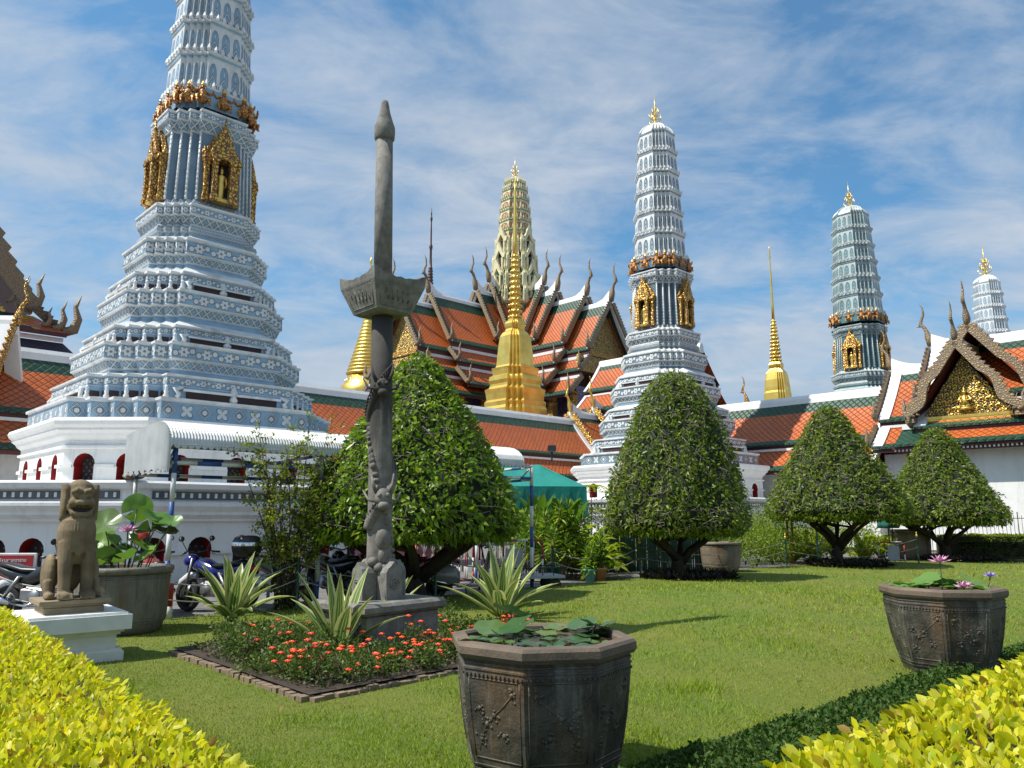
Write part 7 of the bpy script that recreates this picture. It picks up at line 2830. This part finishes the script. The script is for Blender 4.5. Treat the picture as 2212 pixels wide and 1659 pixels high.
pw_ = thing('pink_hoarding', 'dusty pink hoarding with white lattice, seen under the big clipped tree', 'hoarding', (pp[0], 20.0, -.05), R(10))
mb = MB()
mb.box((0, 0, .85), (2.5, .06, 1.7), 0)
mb.build('panel', [M['pinkwall']], pw_)
mb = MB()
for i in range(7):
    mb.tube([(.2 + i * .22, -.06, .55), (.55 + i * .22, -.06, 1.45)], .016, 5, 0)
    mb.tube([(.2 + i * .22, -.065, 1.45), (.55 + i * .22, -.065, .55)], .016, 5, 0)
for z_ in (.55, 1.0, 1.45):
    mb.tube([(.1, -.06, z_), (2.2, -.06, z_)], .02, 5, 0)
mb.build('lattice', [M['pwhite']], pw_)
tq = bk(1135, 17.9)
tr = thing('hand_cart', 'low dark flat hand cart beside the striped pole', 'cart', (tq[0], 17.9, -.05), R(20))
mb = MB()
mb.box((0, 0, .30), (1.6, .8, .06), 0)
mb.build('deck', [M['greypanel']], tr)
mb = MB()
for y in (-.38, .38):
    mb.tube([(-.8, y, .50), (.85, y, .50)], .018, 5, 0)
    for i in range(7):
        mb.tube([(-.78 + i * .26, y, .31), (-.78 + i * .26, y, .50)], .012, 4, 0)
mb.tube([(-.8, -.38, .33), (-.95, -.38, 1.0), (-.95, .38, 1.0), (-.8, .38, .33)], .02, 6, 0)
mb.build('rails', [M['black']], tr)
for x in (-.6, .6):
    for y in (-.3, .3):
        mb = MB()
        mb.lathe([(.11, -.03), (.13, -.02), (.13, .02), (.11, .03)], 14, 0, M=Matrix.Translation((x, y, .13)) @ Matrix.Rotation(math.pi / 2, 4, 'X'))
        mb.build('wheel', [M['rubber']], tr)

# ================================================================== garden strip
M['palm'] = leafmat('yellow_green_palm', [(0.19, 0.31, 0.015), (0.33, 0.43, 0.02), (0.50, 0.51, 0.03), (0.14, 0.24, 0.02)], 0.42, 0.4)
M['drac'] = leafmat('deep_green_strap_leaf', [(0.05, 0.13, 0.02), (0.11, 0.22, 0.025), (0.22, 0.34, 0.03), (0.38, 0.46, 0.05)], 0.32, 0.38)
M['gshrub'] = leafmat('garden_shrub_leaf', [(0.08, 0.17, 0.015), (0.18, 0.27, 0.02), (0.32, 0.39, 0.03), (0.12, 0.20, 0.02)], 0.36, 0.45)
M['banana'] = leafmat('banana_leaf', [(0.10, 0.20, 0.025), (0.16, 0.26, 0.035)], 0.45, 0.35)
GP = 'garden plants behind the lawn'


def palm(label, x, y, h, spread, nf, seed, mat='palm', trunk=.0, name='palm_plant', leaflet=.26, z0=0.0):
    rg = np.random.default_rng(seed)
    r = thing(name, label, 'palm', (x, y, z0), 0, GP)
    mb = MB()
    P, D, N = [], [], []
    for i in range(nf):
        a = i * 2.399 + rg.normal(0, .2)
        el = rg.uniform(.55, 1.35)
        L = h * rg.uniform(.75, 1.05) * (1 - trunk * .5)
        b = Vector((rg.normal(0, .06), rg.normal(0, .06), trunk * h))
        d = Vector((math.cos(a), math.sin(a), 0))
        pts = []
        for k in range(8):
            t = k / 7
            e = el - 1.25 * t * t
            pts.append(Vector(b)) if k == 0 else pts.append(pts[-1] + (d * math.cos(e) * spread / h * 1.3 + Vector((0, 0, 1)) * math.sin(e)) * L / 7)
        mb.tube(pts, [.014 * (1 - .8 * k / 7) for k in range(8)], 4, 0)
        sd = Vector((-d.y, d.x, 0))
        for k in range(1, 8):
            tg = (pts[k] - pts[k - 1]).normalized()
            for m in range(5):
                p_ = pts[k - 1].lerp(pts[k], m / 5)
                for s in (-1, 1):
                    P.append(p_); D.append(sd * s * .85 + tg * .7 + Vector((0, 0, .15))); N.append(tg.cross(sd) * -1 + sd * s * .3)
    if trunk:
        mb.tube([(0, 0, 0), (0, .02, trunk * h)], [.05, .04], 7, 1)
    mb.build('stems', [M['stem'], M['bark']], r)
    n = len(P)
    leaves('fronds', M[mat], np.array([tuple(v) for v in P]), np.array([tuple(v) for v in D]), np.array([tuple(v) for v in N]), leaflet * RNG.uniform(.7, 1.15, n), .046, r, 4, .15, .25)
    return r


def strap_plant(label, x, y, h, heads, seed, leaf=.34, mat='drac', spread=.45):
    rg = np.random.default_rng(seed)
    r = thing('strap_leaved_plant', label, 'plant', (x, y, 0), 0, GP)
    mb = MB()
    P, D = [], []
    for i in range(heads):
        a = i * 2.4
        q_ = spread * math.sqrt((i + .5) / heads)
        top = Vector((q_ * math.cos(a), q_ * math.sin(a), h * rg.uniform(.45, 1.0)))
        mb.tube([(q_ * .4 * math.cos(a), q_ * .4 * math.sin(a), 0), top * .6, top], .013, 5, 0)
        for k in range(34):
            b = k * 2.4
            e = 1.3 - 1.7 * (k / 34)
            P.append(top - Vector((0, 0, .012 * k)))
            D.append(Vector((math.cos(b) * math.cos(e), math.sin(b) * math.cos(e), math.sin(e))))
    mb.build('canes', [M['drystem']], r)
    n = len(P)
    leaves('foliage', M[mat], np.array([tuple(v) for v in P]), np.array([tuple(v) for v in D]), rdir(n) * .3 + np.array([0, 0, 1.0]), leaf * RNG.uniform(.7, 1.1, n), .05, r, 4, .2, .25)
    return r


def banana(label, x, y, h, n, seed, upright=.9):
    rg = random.Random(seed)
    r = thing('banana_plant', label, 'banana plant', (x, y, 0), 0, GP)
    mb = MB()
    mb.tube([(0, 0, 0), (.02, 0, h * .45)], [.09, .06], 8, 0)
    mb.build('trunk', [M['stem']], r)
    for i in range(n):
        mb = MB()
        a = i * 2.4 + rg.random()
        d = Vector((math.cos(a), math.sin(a), 0)); sd = Vector((-d.y, d.x, 0))
        el = rg.uniform(upright, 1.45)
        p = Vector((0, 0, h * .35)); L = h * .68
        rows = []
        for k in range(9):
            t = k / 8
            e = el - (1.5 - el) * 1.6 * t * t
            if k:
                p = p + (d * math.cos(e) + Vector((0, 0, 1)) * math.sin(e)) * L / 8
            w = .17 * h / 2 * max(.05, math.sin(math.pi * min(1, max(0, (t - .12) / .9))) ** .6)
            nr = Vector((0, 0, 1)) * math.cos(e) - d * math.sin(e)
            rows += [p + sd * w + nr * w * .35, Vector(p), p - sd * w + nr * w * .35]
        fs = []
        for k in range(8):
            for j in range(2):
                fs.append((k * 3 + j, k * 3 + j + 1, k * 3 + j + 4, k * 3 + j + 3))
        mb.add(rows, fs, 0, None, True)
        setrnd(mb.build('leaf', [M['banana']], r))
    return r


bx = lambda px, y: (px - CX) / F * y
for i, (px, y, h, nf) in enumerate(((1262, 21.5, 1.9, 16), (1290, 21.0, 1.6, 14), (1238, 22.4, 2.1, 14), (1300, 23.5, 1.9, 14), (1178, 22.0, 1.7, 12))):
    palm('arching yellow-green palm left of the green rod fence', bx(px, y), y, h, h * .55, nf, i)
for i, (px, y, h, nf) in enumerate(((1700, 28.2, 1.75, 14), (1745, 29.2, 1.9, 14), (1790, 29.8, 1.8, 14), (1850, 29.6, 1.8, 14), (1720, 30.5, 2.1, 14), (1885, 30.2, 1.6, 12), (1650, 29.0, 1.6, 12))):
    palm('yellow-green palm behind the second topiary from the right', bx(px, y), y, h, h * .55, nf, 20 + i)
for i, (px, y, h, hd) in enumerate(((1205, 20.6, 1.95, 13), (1168, 20.9, 1.7, 10), (1228, 20.8, 1.5, 9), (1140, 21.5, 1.9, 9))):
    strap_plant('tall cane plant with strap leaves right of the striped pole', bx(px, y), y, h, hd, 40 + i)
for i, (px, y, h, n_) in enumerate(((1142, 23.6, 2.15, 6), (1160, 23.2, 2.25, 7), (1210, 23.8, 2.2, 6), (1236, 23.4, 2.1, 5))):
    banana('upright banana leaves in front of the green tent', bx(px, y), y, h, n_, 50 + i, 1.15)
banana('banana plant with broad drooping leaves under the far right topiary', bx(1955, 30.5), 30.5, 2.2, 8, 60, .8)
for i, (px, y, h, w_) in enumerate(((1575, 27.0, 1.6, 1.0), (1625, 27.5, 1.7, 1.0), (1675, 28.0, 1.7, 1.0), (1600, 29.0, 1.9, 1.1), (1655, 29.5, 1.9, 1.1), (1560, 28.5, 1.9, 1.1), (1740, 28.0, 1.3, .7), (1860, 29.5, 1.3, .7), (1622, 24.6, 1.35, .55), (1655, 25.2, 1.25, .55), (1598, 25.6, 1.3, .6), (1680, 26.0, 1.2, .5), (1545, 25.6, 1.2, .6), (1120, 22.6, 1.5, .6), (1255, 23.6, 1.9, .6), (1290, 24.8, 2.0, .7), (1390, 25.0, 1.3, .8), (1455, 25.4, 1.3, .8), (1335, 25.2, 1.6, .7), (1510, 26.2, 1.4, .8), (1830, 31.0, 1.6, .8), (1770, 31.2, 1.6, .8))):
    bush('leafy green garden shrub behind the lawn fence', bx(px, y), y, h, w_, int(900 + 900 * (w_ > .7)), .085, M['gshrub'], 0, 'garden_shrub', 'shrub', 'garden shrubs behind the lawn', seed=200 + i)
pa = thing('sapling', 'young papaya-like sapling with feathery leaves in front of the white terrace', 'sapling', (bx(1273, 25.5), 25.5, 0), 0)
zt_ = at(1273, 1050, 25.5).z
mb = MB()
mb.tube([(0, 0, 0), (.03, 0, zt_ * .6), (.05, 0, zt_)], [.025, .018, .012], 6, 0)
mb.build('stem', [M['drystem']], pa)
P, D = [], []
for tier, zz_ in ((0, zt_), (1, zt_ - .75)):
    for i in range(9):
        a = i * .7 + tier
        for k in range(9):
            t = k / 8
            c = Vector((math.cos(a), math.sin(a), 0))
            p_ = Vector((.05, 0, zz_)) + c * (.55 * t) + Vector((0, 0, .28 * t - .42 * t * t))
            for s in (-1, 1):
                P.append(tuple(p_)); D.append(tuple(Vector((-c.y, c.x, 0)) * s + c * .6 - Vector((0, 0, .2))))
leaves('foliage', M['palm'], P, D, np.tile([0, 0, 1.0], (len(P), 1)), .17, .06, pa, 4, .1, .15)

# green rod fence: two panels of upright rods on rails
gf = thing('rod_fence', 'dark green fence of thin upright rods behind the tallest clipped tree', 'fence', (bx(1300, 22.6), 22.6, 0), 0)
q1 = Vector((bx(1530, 23.8) - bx(1300, 22.6), 1.2, 0))
rd = random.Random(3)
for pn in range(2):
    mb = MB()
    for i in range(80):
        t = (pn + i / 80) / 2
        p_ = q1 * t
        h = rd.uniform(1.30, 1.62)
        mb.tube([p_ + Vector((rd.uniform(-.02, .02), rd.uniform(-.03, .03), 0)), p_ + Vector((rd.uniform(-.03, .03), 0, h))], .019, 5, 0)
    for z_ in (.35, 1.1):
        mb.tube([q1 * (pn / 2) + Vector((0, 0, z_)), q1 * ((pn + 1) / 2) + Vector((0, 0, z_))], .018, 5, 0)
    mb.build('panel', [M['gpost']], gf)

# small pots by the fence
def small_pot(label, px, py, y, col, h=.30, w=.17, plant='drac', ph=.7):
    x = bx(px, y)
    r = thing('flower_pot', label, 'pot', (x, y, -.02), 0)
    mb = MB()
    mb.lathe([(w * .7, 0), (w * .95, h * .85), (w * 1.08, h * .86), (w * 1.08, h), (w * .9, h), (w * .88, h * .85)], 18, 0)
    mb.lathe([(w * .9, h * .88), (.01, h * .9)], 14, 1)
    mb.build('tub', [col, M['soil']], r)
    strap_plant('strap-leaved plant growing in the ' + label.split(',')[0], x, y, h + ph, 4, int(px), .28, plant, .14)
small_pot('green bag pot, leftmost of three beside the fence', 1192, 1250, 19.6, plain('green_grow_bag', (0.01, 0.11, 0.075), (0.01, 0.08, 0.055), 6, 0.6), .38, .20, ph=.9)
small_pot('teal pot, middle of three beside the fence', 1270, 1256, 19.4, plain('teal_plastic', (0.12, 0.36, 0.33), (0.10, 0.29, 0.27), 4, 0.45), .33, .16, ph=.5)
small_pot('terracotta pot, rightmost of three beside the fence', 1291, 1254, 19.5, plain('terracotta', (0.38, 0.17, 0.085), (0.30, 0.13, 0.07), 4, 0.75), .36, .18, ph=.9)

# poles, pipes, closed parasol
for (px, y, h, col, lab) in ((1700, 26.4, 1.9, 'rust', 'rusty orange pole, left of a pair in the garden strip'), (1690, 27.0, 2.0, 'rust', 'rusty orange pole, right of a pair in the garden strip'), (1752, 26.0, 1.1, 'lblue', 'short light blue pipe left of the forked topiary'), (1792, 26.6, 1.7, 'lblue', 'tall light blue pipe beside the forked topiary trunk')):
    if col not in M:
        M[col] = plain(col + '_painted_pole', (0.35, 0.13, 0.05) if col == 'rust' else (0.12, 0.36, 0.60), (0.25, 0.09, 0.04) if col == 'rust' else (0.10, 0.28, 0.48), 5, 0.55)
    mb = MB()
    mb.tube([(0, 0, 0), (.01, 0, h)], .035 if col == 'rust' else .025, 8, 0)
    mb.tube([(.01, 0, h), (.01, 0, h + .03)], .045, 8, 0)
    o = mb.build('garden_pole', [M[col]])
    o.location = (bx(px, y), y, 0)
    tag(o, lab, 'pole')
pr = thing('parasol', 'closed dark green parasol between two topiaries', 'parasol', (bx(1905, 28.8), 28.8, 0))
mb = MB()
mb.tube([(0, 0, 0), (0, 0, 2.2)], .022, 8, 0)
mb.tube([(.14, 0, 0), (.14, 0, 1.4)], .018, 8, 0)
mb.build('pole', [M['black']], pr)
mb = MB()
mb.loft([[(rr * (1 + .22 * math.cos(6 * a)) * math.cos(a), rr * (1 + .22 * math.cos(6 * a)) * math.sin(a), z_) for a in np.linspace(0, 2 * math.pi, 24, endpoint=False)] for z_, rr in ((1.15, .34), (1.3, .33), (1.7, .22), (2.1, .10), (2.22, .03))], 0, cap=True, sm=True)
mb.build('canopy', [plain('green_cloth', (0.012, 0.12, 0.09), (0.01, 0.09, 0.07), 4, 0.7)], pr)

# hedges and railing along the white gate wall at the far right
ha, hb = gnd(2052, 1206), gnd(2330, 1200)
M['dhedge'] = leafmat('dark_hedge_leaf', [(0.022, 0.042, 0.012), (0.040, 0.065, 0.018), (0.06, 0.085, 0.02)], 0.2, 0.45)
M['yhedge2'] = leafmat('yellow_green_hedge_leaf', [(0.22, 0.30, 0.02), (0.34, 0.38, 0.03), (0.14, 0.22, 0.02)], 0.35, 0.45)
hedge('low dark clipped hedge below the gate wall at the far right', [(16.6, 29.2), (23.0, 28.2), (23.0, 29.2), (16.6, 30.1)], .62, 5000, .075, M['dhedge'], side_edges=(0,), n_side=3500)
hedge('yellow-green clipped hedge behind the dark hedge at the far right', [(16.8, 30.4), (23.4, 29.6), (23.4, 30.5), (16.8, 31.2)], .88, 5000, .075, M['yhedge2'], side_edges=(0,), n_side=2500)
ra = thing('railing', 'thin black railing in front of the white gate wall', 'railing', (16.3, 31.6, 0), 0)
mb = MB()
q1 = Vector((7.6, -.9, 0))
for i in range(52):
    p_ = q1 * (i / 51)
    mb.tube([p_, p_ + Vector((0, 0, 1.62 if i % 13 else 1.75))], .011 if i % 13 else .022, 4, 0)
for z_ in (.2, 1.5):
    mb.tube([(0, 0, z_), q1 + Vector((0, 0, z_))], .014, 5, 0)
mb.build('bars', [M['black']], ra)
fl = thing('floodlight', 'small dark floodlight on the gallery eave', 'lamp')
fp = at(1192, 1022 - 42, 46.0)
fl.location = (fp.x, 46.0, fp.z)
mb = MB()
mb.tube([(0, 0, -.5), (0, 0, .2)], .06, 6, 0)
mb.box((0, -.1, .3), (.5, .3, .4), 0, bev=.05)
mb.build('head', [M['black']], fl)

so_ = thing('stone_ornament', 'stacked brown rounded stones standing on the terrace corner behind the canopy', 'ornament', (at(288, 1030, 18.95).x, 18.95, 2.47), 0)
for i, (r_, zz_, w_) in enumerate(((.26, .09, .10), (.21, .25, .09), (.13, .38, .07), (.09, .48, .06))):
    mb = MB()
    mb.ball((.02 * math.sin(i * 2.2), .02 * math.cos(i * 3.1), zz_), (r_, r_ * .9, w_), 14, 8)
    mb.build('stone', [M['lionstone']], so_)
